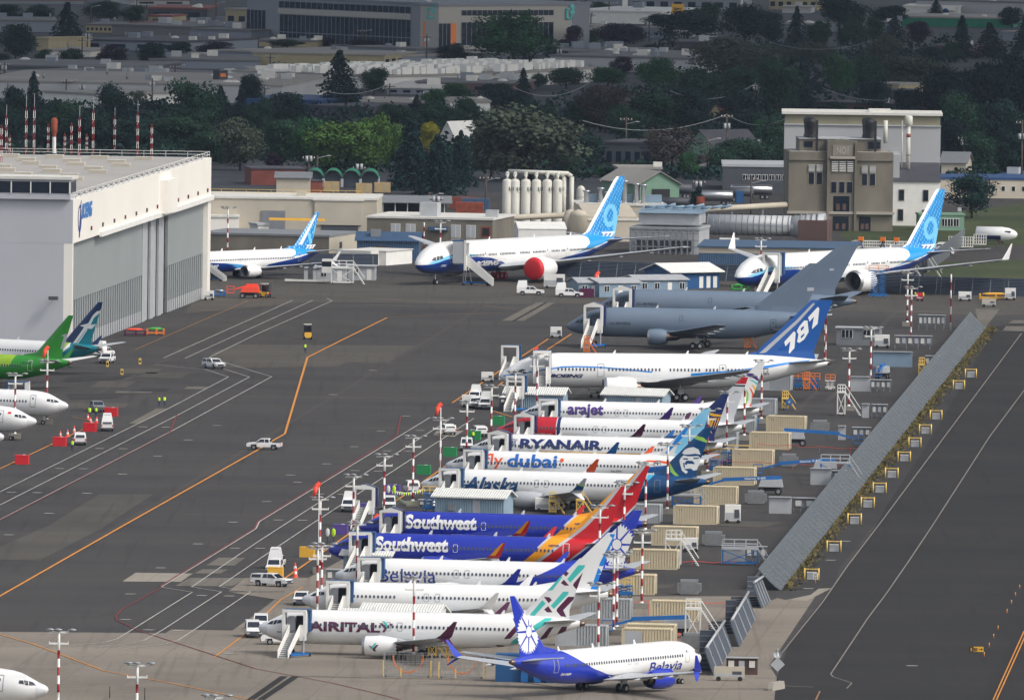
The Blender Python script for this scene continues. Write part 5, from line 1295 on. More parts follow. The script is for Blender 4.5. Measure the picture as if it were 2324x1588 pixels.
# 2 plain white with blue mark on the fin
a = nose_row('m8', 'plain white airliner with a blue ribbon mark on its white fin, second of the row', (685, 1358.5), 1391, -7)
a.build(opendoor=True, finpaint=[(a.F('p', [(888, 82), (955, 85), (945, 130), (880, 290), (870, 390), (815, 590), (708, 590), (745, 500), (800, 340), (912, 118), (893, 105)]), 'bright_blue'), (a.F('p', [(770, 375), (850, 372), (820, 400), (845, 445), (775, 450), (815, 435), (800, 405)]), 'white_paint')],
  gaps=((12.2, 14.1),))
P.append(a)
# 3 white and blue with the flower
a = nose_row('m8', 'white airliner with thin blue lettering, blue tail cone and white flower on a blue fin', (760.5, 1303.8), 1451.6, -10)
BELR = [(29.8, 5.6), (28.4, 4.7), (26.8, 3.9), (24.6, 3.0), (21.5, 2.2), (18.5, 1.75), (15.5, 1.45), (12.8, 1.3), (12.0, 0.6), (41, 0.6), (41, 6.2)]
fc = a.hit(Z('e', 1915, 1228), 0)
a.build(opendoor=True, fpaint=[(BELR, 'belavia_blue')], fin='belavia_blue', finpaint=flower(fc[0], fc[1], 2.35, 2.75),
  texts=[('Belavia', a.hitf(Z('c', 1212, 878)), a.hitf(Z('c', 1978, 720)), 'text_blue', {})], wl=('belavia_blue', 'belavia_blue'), nace='white_paint')
P.append(a)
# 4, 5 blue with orange and red tails
a = nose_row('m8', 'dark blue airliner with full red and orange fin, nearer of the two blue ones', (744.4, 1245), 1413, -11)
org = [(1840, 490), (1940, 490), (1700, 800), (1490, 1010), (1290, 1165), (1100, 1310), (850, 1500), (720, 1480), (980, 1270), (1140, 1095), (1440, 820), (1600, 780)]
slv = [(1940, 490), (1985, 490), (1750, 800), (1530, 1020), (1310, 1190), (1110, 1345), (880, 1520), (840, 1500), (1100, 1305), (1290, 1160), (1487, 1005), (1697, 797)]
red = [(1985, 490), (2120, 490), (2000, 700), (1890, 960), (1690, 1155), (1590, 1235), (1370, 1400), (1200, 1560), (860, 1530), (1110, 1345), (1310, 1190), (1530, 1020), (1750, 800)]
sl2 = [(1890, 945), (1905, 965), (1700, 1165), (1600, 1245), (1380, 1410), (1210, 1580), (1150, 1560), (1370, 1390), (1590, 1225), (1690, 1145)]
sl0 = [(955, 1255), (980, 1270), (1140, 1100), (1610, 790), (1590, 775), (1120, 1085)]
SW = [(a.F('e', q), m) for q, m in ((org, 'sw_orange'), (red, 'sw_red'), (slv, 'silver'), (sl2, 'silver'), (sl0, 'silver'))]
def sw_build(a, reg, z0, z1):
 a.build(opendoor=True, fus='sw_blue', fpaint=SW, fin='sw_blue', finpaint=SW, texts=[('Southwest', z0, z1, 'white_paint', dict(bold=0.045)), (reg, a.pt1, a.pt2, 'ryan_navy', dict(bold=.02))],
   wl=('sw_red', 'wing_grey'), nace='sw_blue', radome=False, doorline='white_paint',
   wl2=[([(0, 0), (0.5, 0), (0.6, 1), (0, 1)], 'sw_orange')])
a.pt1 = a.hitf(Z('e', 1068, 1256)); a.pt2 = a.hitf(Z('e', 1206, 1232))
SWT = (a.hitf(Z('c', 1160, 468)), a.hitf(Z('c', 2150, 298))); b1, b2 = a.pt1, a.pt2
sw_build(a, 'N8758L', *SWT); P.append(a)
a = nose_row('m8', 'dark blue airliner with red and orange fin, farther of the two blue ones', (815.5, 1195), 1469, -12)
a.pt1, a.pt2 = b1, b2
sw_build(a, 'N8760L', *SWT); P.append(a)
# 6 white with face on the fin
a = nose_row('m9', 'white airliner with slanted dark blue lettering and a smiling face on its navy fin', (955, 1097.7), 1610.9, -14)
fc = [([(1545, 935), (1565, 905), (1600, 885), (1650, 878), (1695, 900), (1712, 948), (1665, 938), (1610, 945), (1570, 945)], 'white_paint'),
      ([(1522, 1000), (1535, 975), (1560, 952), (1600, 962), (1640, 962), (1690, 958), (1715, 985), (1703, 1045), (1692, 1082), (1650, 1092), (1622, 1072), (1560, 1078), (1600, 1100), (1582, 1120), (1545, 1092), (1530, 1040)], 'white_paint'),
      ([(1555, 978), (1600, 980), (1598, 992), (1560, 992)], 'alaska_navy'), ([(1645, 975), (1700, 972), (1690, 985), (1650, 988)], 'alaska_navy'), ([(1585, 1000), (1640, 1003), (1660, 1030), (1640, 1040), (1575, 1038), (1570, 1025)], 'alaska_navy'),
      ([(1590, 1028), (1650, 1032), (1625, 1052), (1600, 1050)], 'white_paint'), ([(1555, 1020), (1568, 1020), (1572, 1070), (1560, 1062)], 'alaska_navy')]
a.build(opendoor=True, fpaint=[(a.P('m', [(1290, 1050), (1420, 1000), (1440, 1020), (1230, 1190), (1160, 1290), (1150, 1400), (1050, 1400), (1110, 1290), (1190, 1180)]), 'alaska_mid'),
    (a.P('m', [(1400, 1010), (1700, 1130), (1850, 1150), (1850, 1420), (1110, 1420), (1160, 1290), (1230, 1190), (1330, 1090)]), 'alaska_navy')],
  fin='alaska_navy', finpaint=[(a.F('m', q), m) for q, m in [([(1425, 1010), (1445, 1040), (1480, 1100), (1535, 1155), (1505, 1158), (1440, 1100)], 'lime'), ([(1655, 770), (1740, 792), (1780, 832), (1772, 842), (1640, 795)], 'lime')] + fc],
  texts=[('Alaska', a.hitf(Z('f', 640, 1290)), a.hitf(Z('f', 1345, 1112)), 'alaska_navy', dict(bold=0.03, shear=0.35)), ('N932AK', a.hitf(Z('e', 1905, 455)), a.hitf(Z('e', 2060, 432)), 'alaska_navy', dict(bold=.02))],
  decals=[(a.P('f', [(612, 1196), (800, 1185), (790, 1205), (700, 1215), (640, 1280), (612, 1275), (680, 1212), (614, 1206)]), 'alaska_navy')],
  wl=('wing_grey', 'white_paint'), wl2=[([(0, 0), (1, 0), (1, .3), (0, .42)], 'alaska_navy'), ([(0, .42), (1, .3), (1, .42), (0, .5)], 'lime')], nace='light_grey')
P.append(a)
# 7 orange and blue lettering
a = nose_row('m8', 'white airliner with orange and blue lower-case lettering and light blue fin', (1011.2, 1054.9), 1608, -13.5)
a.build(opendoor=True, fpaint=[(a.P('m', [(1165, 1025), (1230, 998), (1340, 1000), (1450, 1015), (1450, 1037), (1330, 1020), (1230, 1012)]), 'fly_orange'), (a.P('m', [(1240, 1060), (1450, 1040), (1700, 1060), (1800, 1040), (1800, 1200), (1230, 1200)]), 'fly_blue')],
  fin='fly_light', finpaint=[(a.F('m', [(1120, 950), (1400, 880), (1480, 800), (1500, 880), (1440, 1010), (1100, 990)]), 'white_paint'), (a.F('m', [(1640, 540), (1700, 540), (1560, 780), (1420, 930), (1370, 960), (1540, 740)]), 'bright_blue')],
  texts=[('fly', a.hitf(Z('f', 914, 992)), a.hitf(Z('f', 1166, 806)), 'fly_orange', dict(bold=.01)), ('dubai', a.hitf(Z('f', 1200, 975)), a.hitf(Z('f', 1850, 822)), 'fly_blue', dict(bold=.025)), ('A6-FPC', a.hitf(Z('e', 1835, 335)), a.hitf(Z('e', 1985, 310)), 'dark_grey', {})],
  decals=[([(a.hitf(Z('f', 1898, 890))[0] + .3 * math.cos(t * .628), a.hitf(Z('f', 1898, 890))[1] + .3 * math.sin(t * .628)) for t in range(10)], 'fly_orange')],
  wl=('fly_orange', 'white_paint'))
P.append(a)
# 8 navy capitals and harp
a = nose_row('m8', 'white airliner with large navy capital letters and a yellow harp on its navy fin', (1068.7, 1016.4), 1649.7, -14)
lo = [(x, z) for x, z in ((10, 1.0), (10, 1.62), (38.8, 4.2), (39.5, 0.8))]
yb = a.hitf(Z('f', 1800, 775))[1]
a.build(opendoor=True, belly=[([(11, yb), (27, yb), (33, yb + .5), (39.3, 4.15), (39.3, 3.9), (33, yb + .15), (27, yb - .3), (11, yb - .3)], 'ryan_yellow'), ([(11, yb - .3), (27, yb - .3), (33, yb + .15), (39.3, 3.9), (39.3, .5), (11, .5)], 'ryan_navy')],
  fin='ryan_navy', finpaint=[(a.F('m', q), 'ryan_yellow') for q in ([(1795, 565), (1860, 580), (1915, 588), (1900, 605), (1830, 600), (1795, 590)], [(1790, 620), (1820, 610), (1800, 680), (1770, 700)], [(1825, 615), (1840, 612), (1815, 690), (1795, 700)], [(1850, 615), (1862, 614), (1835, 690), (1822, 720)], [(1872, 615), (1885, 614), (1850, 700), (1838, 720)], [(1770, 690), (1800, 715), (1820, 760), (1790, 730), (1765, 700)])],
  texts=[('RYANAIR', a.hitf(Z('h', 328, 1368)), a.hitf(Z('h', 1437, 1268)), 'ryan_navy', dict(bold=.045)), ('EI-', a.hitf(Z('m', 1320, 866)), a.hitf(Z('m', 1350, 850)), 'kc_dark', {})],
  decals=[(a.P('f', [(1255, 612), (1300, 622), (1340, 625), (1330, 632), (1290, 630)]), 'ryan_navy')] + [(a.P('f', [(1256 + k * 18, 640), (1264 + k * 18, 640), (1264 + k * 14, 720 - k * 8), (1256 + k * 14, 720 - k * 8)]), 'ryan_navy') for k in range(4)],
  wl=('machine_blue', 'ryan_navy'))
P.append(a)
# 9 red nose
a = nose_row('m8', 'white airliner with a bright red nose section and red-capped fin', (1126.8, 976.1), 1693.5, -12)
x1 = a.hitf(Z('f', 1822, 470))[0]
a.build(opendoor=True, fpaint=[([(-1, 0), (x1, 0), (x1, 6), (-1, 6)], 'nor_red'), ([(x1 + .12, 0), (x1 + .65, 0), (x1 + .65, 6), (x1 + .12, 6)], 'ryan_navy')], radome=False,
  fin='radome', finpaint=[(a.F('i', [(965, 990), (1095, 990), (1060, 1085), (880, 1082)]), 'nor_red'), (a.F('i', [(870, 1092), (1055, 1100), (1048, 1120), (850, 1110)]), 'black')],
  texts=[('norwegian.com', a.hitf(Z('h', 490, 1200)), a.hitf(Z('h', 760, 1165)), 'white_paint', {})], wl=('burgundy', 'white_paint'))
P.append(a)
# 10 purple lettering
a = nose_row('m8', 'white airliner with purple lettering and coloured arcs on its white fin', (1180, 939.4), 1732, -8)
a.build(opendoor=True, finpaint=[(a.F('i', q), m) for q, m in (([(1040, 950), (1130, 955), (1180, 985), (1215, 1040), (1198, 1052), (1120, 1000), (1000, 985)], 'ara_purple'), ([(1080, 1030), (1140, 1040), (1200, 1080), (1195, 1105), (1140, 1060)], 'teal'), ([(1105, 1085), (1150, 1110), (1182, 1155), (1167, 1192), (1145, 1140)], 'ryan_yellow'),
  ([(1088, 1120), (1120, 1150), (1153, 1220), (1148, 1290), (1112, 1370), (1088, 1367), (1120, 1290), (1122, 1200)], 'fly_orange'), ([(1050, 1140), (1082, 1190), (1082, 1280), (1040, 1362), (1000, 1364), (1045, 1290), (1060, 1220)], 'lime'))],
  texts=[('arajet', a.hitf(Z('h', 962, 968)), a.hitf(Z('h', 1450, 785)), 'ara_purple', dict(bold=.035))], wl=('ara_purple', 'white_paint'))
P.append(a)
# 787
a = nose_row('787', 'long white wide-body jet with a tall blue fin and white numerals', (1132.8, 854.8), 1885.2, 7)
def strip(pts, w, k):
 up = [a.hitf(Z(k, x, y)) for x, y in pts]
 return up + [(x, z - w) for x, z in reversed(up)]
a.build(fpaint=[], fin='blue787', finpaint=[(a.F('i', [(1205, 712), (1290, 700), (1690, 330), (1890, 110), (1870, 95), (1650, 320), (1230, 690)]), 'light_grey')] + [(a.F('i', q), c) for q, c in (([(1515, 570), (1635, 440), (1655, 460), (1640, 645), (1580, 712), (1570, 700), (1590, 560), (1530, 625)], 'white_paint'), ([(1807, 272), (1927, 142), (1945, 165), (1925, 350), (1858, 415), (1855, 400), (1880, 262), (1825, 325)], 'white_paint'), ([(1668, 440), (1700, 380), (1760, 310), (1800, 310), (1810, 400), (1815, 450), (1760, 540), (1700, 583), (1672, 570), (1690, 480)], 'white_paint'), ([(1715, 410), (1750, 375), (1758, 398), (1724, 440)], 'blue787'), ([(1715, 505), (1760, 465), (1762, 490), (1724, 530)], 'blue787'))],
  decals=[(strip([(55, 412), (135, 395), (370, 362), (640, 320), (900, 280)], .22, 'h'), 'bright_blue'), (strip([(900, 280), (1100, 275), (1400, 285), (1700, 310), (2090, 350)], .22, 'h'), 'bright_blue'), (strip([(380, 958), (700, 935), (1060, 898), (1250, 870), (1550, 815), (1850, 788)], .42, 'i'), 'bright_blue')],
  texts=[('BOEING', a.hitf(Z('h', 725, 430)), a.hitf(Z('h', 1174, 384)), 'navy', dict(bold=.05, shear=.35)), ('DREAMLINER', a.hitf(Z('i', 738, 1000)), a.hitf(Z('i', 1232, 968)), 'dark_grey', dict(space=1.2)), ('N7874', a.hitf(Z('i', 1235, 974)), a.hitf(Z('i', 1332, 950)), 'navy', dict(bold=.02))],
  findecals=[],
  gaps=((27.2, 27.9), (33.6, 34.3)))
P.append(a)
# tankers
a = nose_row('kc', 'dark grey military tanker aircraft with one flag on its fin, behind the wide-body', (1285.8, 739.8), 1878, -9)
def kc_build(a, t0, t1, reg=True):
 fl = a.F('o', [(357, 1022), (417, 1020), (417, 1050), (357, 1052)]) if reg else a.F('o', [(560, 850), (600, 848), (600, 865), (560, 867)])
 a.build(fus='kc_grey', fin='kc_grey', finpaint=[(fl, 'silver')], nace='kc_grey', stabm='kc_grey', wingm='kc_grey', radome=False, texts=[('U.S. AIR FORCE', t0, t1, 'kc_dark', dict(bold=.02))] + ([('N464KC', a.hitf(Z('o', 50, 1408)), a.hitf(Z('o', 130, 1392)), 'silver', dict(bold=.03))] if reg else []), doorline='kc_dark')
kc_build(a, a.hitf(Z('n', 887, 1355)), a.hitf(Z('n', 1075, 1335))); P.append(a)
a = nose_row('kc', 'dark grey military tanker aircraft parked farther back, beside the blue site offices', (1350.8, 699.8), 1945, -9)
kc_build(a, a.hitf(Z('n', 1133, 1179)), a.hitf(Z('n', 1315, 1158)), False); P.append(a)
# 777s: position from the nose, seen at an angle
def triple(label, px, phi, farx, parked, cover):
 a = Plane('777', label, (0, 0, 4.05), px, phi, far_px=farx, far_local=(76.0, 0, 6.9))
 return a
a = triple('white and blue twin-engine jet with a red cover on its engine', (948, 601.4), 58.5, 1410, False, True)
low = [(-1, 1), (-1, 3.95), (2.5, 4.2), (6, 5.0), (10.5, 5.3), (17, 5.25), (22, 4.9), (27, 3.9), (31, 2.6), (33, 1.5)]
cyan = [(1.2, 4.35), (4, 5.2), (8, 6.0), (14, 5.9), (18, 5.5), (10.5, 5.3), (6, 5.0), (2.5, 4.2)]
rearc = [(59.0, 9), (60.5, 7.6), (60.0, 6.6), (57.0, 5.4), (53, 4.6), (66, 6.4), (72, 7.4), (77, 8), (77, 9)]
reard = [(77, 8), (72, 7.35), (66, 6.2), (60, 5.2), (50, 4.2), (46, 3.4), (42, 2.7), (38, 2.0), (38, 1), (77, 1)]
def nine(a, F):
 ring = [F(Z('l', 1852 + 68 * math.cos(R(30 * i)) + 10 * math.sin(R(30 * i)), 330 - 110 * math.sin(R(30 * i)))) for i in range(12)]
 hole = [F(Z('l', 1850 + 34 * math.cos(R(30 * i)) + 6 * math.sin(R(30 * i)), 328 - 66 * math.sin(R(30 * i)))) for i in range(12)]
 tail = [F(Z('l', *q)) for q in ((1905, 300), (1930, 330), (1925, 400), (1905, 520), (1880, 565), (1830, 560), (1868, 530), (1890, 420))]
 return [(ring, 'boeing_light'), (hole, 'boeing_dots'), (tail, 'boeing_light')]
N9 = nine(a, lambda q: a.hit(q, 0)); T7 = (a.hit(Z('l', 1745, 540), 0), a.hit(Z('l', 1882, 476), 0))
BT = (a.hitf(Z('l', 525, 815)), a.hitf(Z('l', 655, 775)))
def t_build(a, num=True, **kw):
 z = a.ty['fin'][1]
 a.build(belly=[(low, 'boeing_blue'), (cyan, 'boeing_light'), (rearc, 'boeing_cyan'), (reard, 'boeing_blue')], fin='boeing_dots', finpaint=N9 + [([(z[0] - 4, 7), (z[0] + .9, 8.8), (73.9 - .0, 18.6), (75, 19.5), (72, 19.5), (z[0] - 4, 9)], 'white_paint')],
   fintexts=[('777', *T7, 'white_paint', dict(bold=.06, shear=.3))], texts=[('BOEING', (16.6, 3.35), (25.5, 4.35), 'white_paint', dict(bold=.05, shear=.35)), ('777X', (4.6, 3.6), (6.3, 4.0), 'white_paint', dict(bold=.04, shear=.3))],
   radome=False, doorline='light_grey', gaps=((24, 25.2), (31, 32.4), (36.5, 37.5), (43.6, 44.6), (47.5, 48.3)), **kw)
t_build(a, cover=True); P.append(a)
a = triple('white and blue twin-engine jet with folded-up wing tips and open engine intake', (1673.5, 629.7), 57, 2136.8, True, False)
t_build(a, parked_tip=True); P.append(a)
# 737 by the hangar
a = Plane('m10', 'white and blue small jet nosing out beyond the hangar corner', (43.4, 0, 4.4), (721.5, 571.7), 50)
low = [(3, 1), (-1, 2.4), (4, 3.1), (9, 3.2), (14, 3.0), (17, 2.5), (19, 1.2)]; cy = [(14, 3.0), (17, 2.5), (19, 1.2), (26, 1.2), (25, 1.9), (19, 2.6)]
a.build(belly=[(low, 'boeing_blue'), (cy, 'boeing_cyan'), ([(34.5, 5.6), (35.6, 5.0), (35, 4.2), (33, 3.6), (28, 3.2), (43, 4.6), (44, 5.5)], 'boeing_cyan'), ([(44, 4.9), (36, 3.6), (27, 2.5), (25, 1.0), (44, 1)], 'boeing_blue')],
  fin='boeing_dots', finpaint=[(a.F('k', [(1360, 330), (1400, 310), (1440, 470), (1400, 480)]), 'boeing_light'), (a.F('k', [(1530, 165), (1495, 180), (1465, 240), (1450, 360), (1462, 450), (1490, 480), (1520, 300), (1540, 200)]), 'boeing_light'), (a.F('k', [(1262, 480), (1290, 490), (1500, 75), (1478, 68), (1230, 500)]), 'white_paint')],
  fintexts=[('737', a.hit(Z('k', 1325, 550), 0), a.hit(Z('k', 1475, 484), 0), 'white_paint', dict(bold=.06, shear=.3))],
  texts=[('BOEING', (6.9, 2.05), (12.3, 2.75), 'white_paint', dict(bold=.05, shear=.35))], radome=False, doorline='light_grey')
P.append(a)
# left side: two tails and four noses
a = Plane('m8', 'white jet with navy and teal fin carrying a white swooping bird, beside the hangar', (39.1, 0, 4.4), Z('j', 945, 548), -33)
a.build(fpaint=[([(33.0, 5.6), (33.6, 4.6), (31.6, 3.0), (28, 1.6), (28, 0.5), (41, .5), (41, 6)], 'silk_teal'), ([(31.8, 5.6), (33.2, 5.6), (32.8, 4.5), (30.6, 2.9), (27.4, 1.2), (26.4, 1.1), (29.8, 2.9), (31.6, 4.4)], 's7_lime')],
  fin='silk_teal', finpaint=[(a.F('j', [(870, 110), (960, 115), (938, 195), (900, 205), (860, 250), (800, 340), (690, 500), (600, 520), (640, 420)]), 'silk_navy'),
   (a.F('j', [(938, 192), (905, 200), (870, 235), (830, 310), (750, 332), (790, 345), (775, 370), (685, 500), (712, 505), (790, 390), (818, 360), (860, 362), (900, 318), (850, 325), (880, 260), (935, 210)]), 'white_paint'), (a.F('j', [(815, 362), (720, 505), (732, 505), (822, 368)]), 'white_paint')],
  wl=('silk_navy', 'silk_teal'))
P.append(a)
a = Plane('m8', 'bright green jet with a lime patch and grey digit on its green fin', (39.1, 0, 4.4), Z('j', 670, 680), -33)
a.build(fus='s7_green', fpaint=[(a.P('j', [(-300, 560), (160, 600), (125, 640), (90, 705), (60, 715), (-300, 690)]), 's7_lime')], fin='s7_green', radome=False, stabm='white_paint',
  finpaint=[(a.F('j', [(600, 412), (645, 410), (603, 550), (567, 548), (600, 432), (572, 430)]), 'light_grey')], texts=[('TC-LAI', a.hitf(Z('j', 198, 688)), a.hitf(Z('j', 275, 672)), 'kc_dark', dict(bold=.02))], doorline='white_plain', wl=('s7_green', 's7_green'))
P.append(a)
for px, lab, red_ in ((Z('j', 638, 1080), 'white nose of a parked jet on the left, farthest of its row', 0), (Z('j', 342, 1225), 'white jet nose on the left with a tiny red flag by the door', 1), (Z('j', 38, 1370), 'tip of a white jet nose entering at the left edge', 0)):
 a = Plane('m8', lab, (0, 0, 3.0), px, 163)
 a.build(windows=True, decals=[([(3.6, 4.1), (4.1, 4.1), (4.1, 4.4), (3.6, 4.4)], 'red')] if red_ else ())
 P.append(a)
a = Plane('m8', 'grey-white nose of a parked jet in the bottom left corner of the view', (0, 0, 3.0), T(3, 0, 440, 1493), 165)
a.build()
P.append(a)
# foreground, nose to the right, seen from behind
a = Plane('m8', 'white and blue airliner nosing away to the right, nearest of all, flower on fin', (39.1, 0, 4.4), Z('g', 540, 680), 235, far_px=1587.4, far_local=(0, 0, 3.0))
fc = a.hit(Z('b', 1357, 1072), 0)
a.build(fpaint=[(BELR, 'belavia_blue')], fin='belavia_blue', finpaint=flower(fc[0], fc[1], 2.25, 2.7),
  texts=[('Belavia', a.hitf(Z('g', 1683, 762)), a.hitf(Z('g', 1980, 655)), 'text_blue', dict(bold=.01)), ('EW-546PA', a.hitf(Z('g', 955, 792)), a.hitf(Z('g', 1050, 765)), 'white_paint', dict(bold=.03, shear=.2))],
  nace='belavia_blue', wl=('belavia_blue', 'belavia_blue'), doorline='light_grey')
P.append(a)
# ------------------------------------------------------------------ masts with lamps
def lamp_mast():
 t = empty('lamp_mast', (0, 0, 0), 0, '', 'lamp mast', 'red and white lamp masts among the aircraft')
 H = 9.6; m = MB(); n = 7
 m.lathe((0, 0, 0), [(0, .42), (.5, .42), (1.0, .16)], 'white_plain', n=8)
 for i in range(n):
  m.tube((0, 0, 1.0 + (H - 3.0) * i / n), (0, 0, 1.0 + (H - 3.0) * (i + 1) / n), .15, 'mast_red' if i % 2 == 0 else 'white_plain', n=10)
 m.tube((0, 0, H - 2.0), (0, 0, H + .05), .15, 'white_plain'); m.build('pole', t)
 m = MB(); m.box(-1.05, 1.05, -.1, .1, H - .08, H + .1, 'white_plain'); m.box(-1.05, 1.05, -.1, .1, H - 1.35, H - 1.15, 'white_plain')
 for x in (-1.05, 1.05):
  for z in (H - .1, H - 1.35): m.box(x - .05, x + .05, -.12, .12, z, z + .32, 'white_plain')
 m.build('crossarm', t)
 for x in (-.95, -.07, 1.5):
  m = MB(); m.lathe((x, -.3, H + .3), [(-.1, .1), (-.06, .48), (.04, .5), (.16, .2), (.2, .02)], 'dull_metal', n=12, sy=.6); m.bar((x, -.1, H + .1), (x, -.3, H + .3), .07, 'dull_metal'); m.build('lamp_head', t)
 m = MB(); m.box(-.9, .9, -.7, .7, 0, .75, 'concrete'); m.build('concrete_foot', t)
 return t
lm0 = lamp_mast(); used = False
LM = [(133.8, 1434), (311.8, 1509.7), (35, 851.8), (107.5, 821.8), (727.3, 1133), (803, 1081.8), (873, 1035.5), (938.5, 993.5), (1000.3, 953), (1060.3, 914.3), (1116, 878.6), (1170, 846.8), (1219.5, 813),
      (811.4, 1190), (731, 1238), (721.5, 1244.8), (940.3, 1314), (1359.5, 1327.9), (1394, 1262.9), (1401.5, 1257), (1458.3, 1207.9), (1362, 1151.8), (1417.8, 1099.3), (1466.5, 1054), (1516.3, 1010.5), (1564.5, 969.3),
      (1607, 931.8), (1650.8, 893), (1690.8, 856.8), (1729.5, 821.8), (1928, 795.5), (1977.5, 746), (2060.5, 619.7), (2069, 654.7), (1873.8, 697), (1000, 505), (517.5, 473.5), (1727.5, 544.7), (487.5, 1583)]
LMN = {0: 'lamp mast over the concrete apron at lower left, beside the yellow curve', 1: 'lamp mast on the concrete apron right of the corner jet nose', 2: 'lamp mast in front of the white nose nearest the left edge', 3: 'lamp mast in front of the green jet and farthest white nose',
       16: 'tall lamp mast standing in front of the burgundy-lettered jet engine', 17: 'lamp mast behind the burgundy and teal fin base', 38: 'lamp mast top rising over the bottom edge of the view', 35: 'lamp mast before the dark stained concrete building', 36: 'lamp mast beside the hangar and small jet', 37: 'lamp mast above the far folded wing tip'}
grp = {}
def rank_labels(items, phrase, keyx=lambda t: t[0]):
 o = sorted(range(len(items)), key=lambda i: keyx(items[i])); r = {}
 for k, i in enumerate(o): r[i] = phrase % ordn[k]
 return r
front = [i for i in range(4, 16)] ; back = [i for i in range(18, 30)]; rt = [i for i in range(30, 35)]
fl = rank_labels([LM[i] for i in front], 'red-banded lamp mast, %s from the left in the line by the aircraft noses'); bl = rank_labels([LM[i] for i in back], 'red-banded lamp mast, %s from the left in the line by the tail fins'); rl = rank_labels([LM[i] for i in rt], 'red-banded lamp mast, %s from the left among the right-hand equipment')
for i, (x, y) in enumerate(LM):
 lab = LMN.get(i) or (fl[front.index(i)] if i in front else bl[back.index(i)] if i in back else rl[rt.index(i)])
 p = at(x, y, 9.6); p.z = 0
 if not used: lm0.location = p; lm0['label'] = lab; used = True
 else: dup(lm0, p, 0, lab)
# plain striped rods
for x, y0, y1, lab in ((2157, 622, 750, 'thin striped rod standing before the braced blast fence on the right'), (962, 505, 575, 'thin striped rod before the dark concrete building'), (1873.5, 470 + 230, 830, 'thin striped rod right of the tall blue fin')):
 p = at(x, y1); h = (y1 - y0) / mpp(p); m = MB(); n = 7
 for i in range(n): m.tube((0, 0, h * i / n), (0, 0, h * (i + 1) / n), .13, 'mast_red' if i % 2 else 'white_plain', n=8)
 tag(m.build('striped_rod', None, p), lab, 'marker rod')
# windsocks
for x, y0, y1, lab in ((1358, 614, 672, 'orange windsock on a white pole by the pale blue cabins'), (1000, 916, 965, 'orange windsock above the lamp masts left of the navy-lettered jet'), (724, 1095, 1135, 'orange windsock near the red line, left of the blue jets'),
                       (857, 1164, 1210, 'orange windsock in front of the farther blue jet nose'), (1218, 785, 830, 'orange windsock over the cockpit door of the wide-body jet'), (108.5, 786, 820, 'orange windsock in front of the green fin'), (1333, 708, 742, 'orange windsock just above the nearer grey tanker nose')):
 p = at(x, y1); h = (y1 - y0) / mpp(p) - .2; t = empty('windsock', (p.x, p.y, 0), 0, lab, 'windsock', 'orange windsocks')
 extra = 6.5 if y1 in (965, 1135, 820) else 0.0
 if extra: p = at(x, y1, 9.6); t.location = (p.x, p.y + .1, 0); zt = 9.6 + h
 else: zt = h
 m = MB(); m.tube((0, 0, 0), (0, 0, zt), .06, 'white_plain'); m.build('pole', t)
 m = MB(); a = Vector((0, 0, zt)); b = Vector((-.35, -.1, zt - .5)); c = Vector((-.7, -.2, zt - 1.8)); m.tube(a + Vector((.1, 0, 0)), b, .3, 'orange_red', r1=.34, cap=False); m.tube(b, c, .34, 'orange_red', r1=.18); m.build('sock', t)

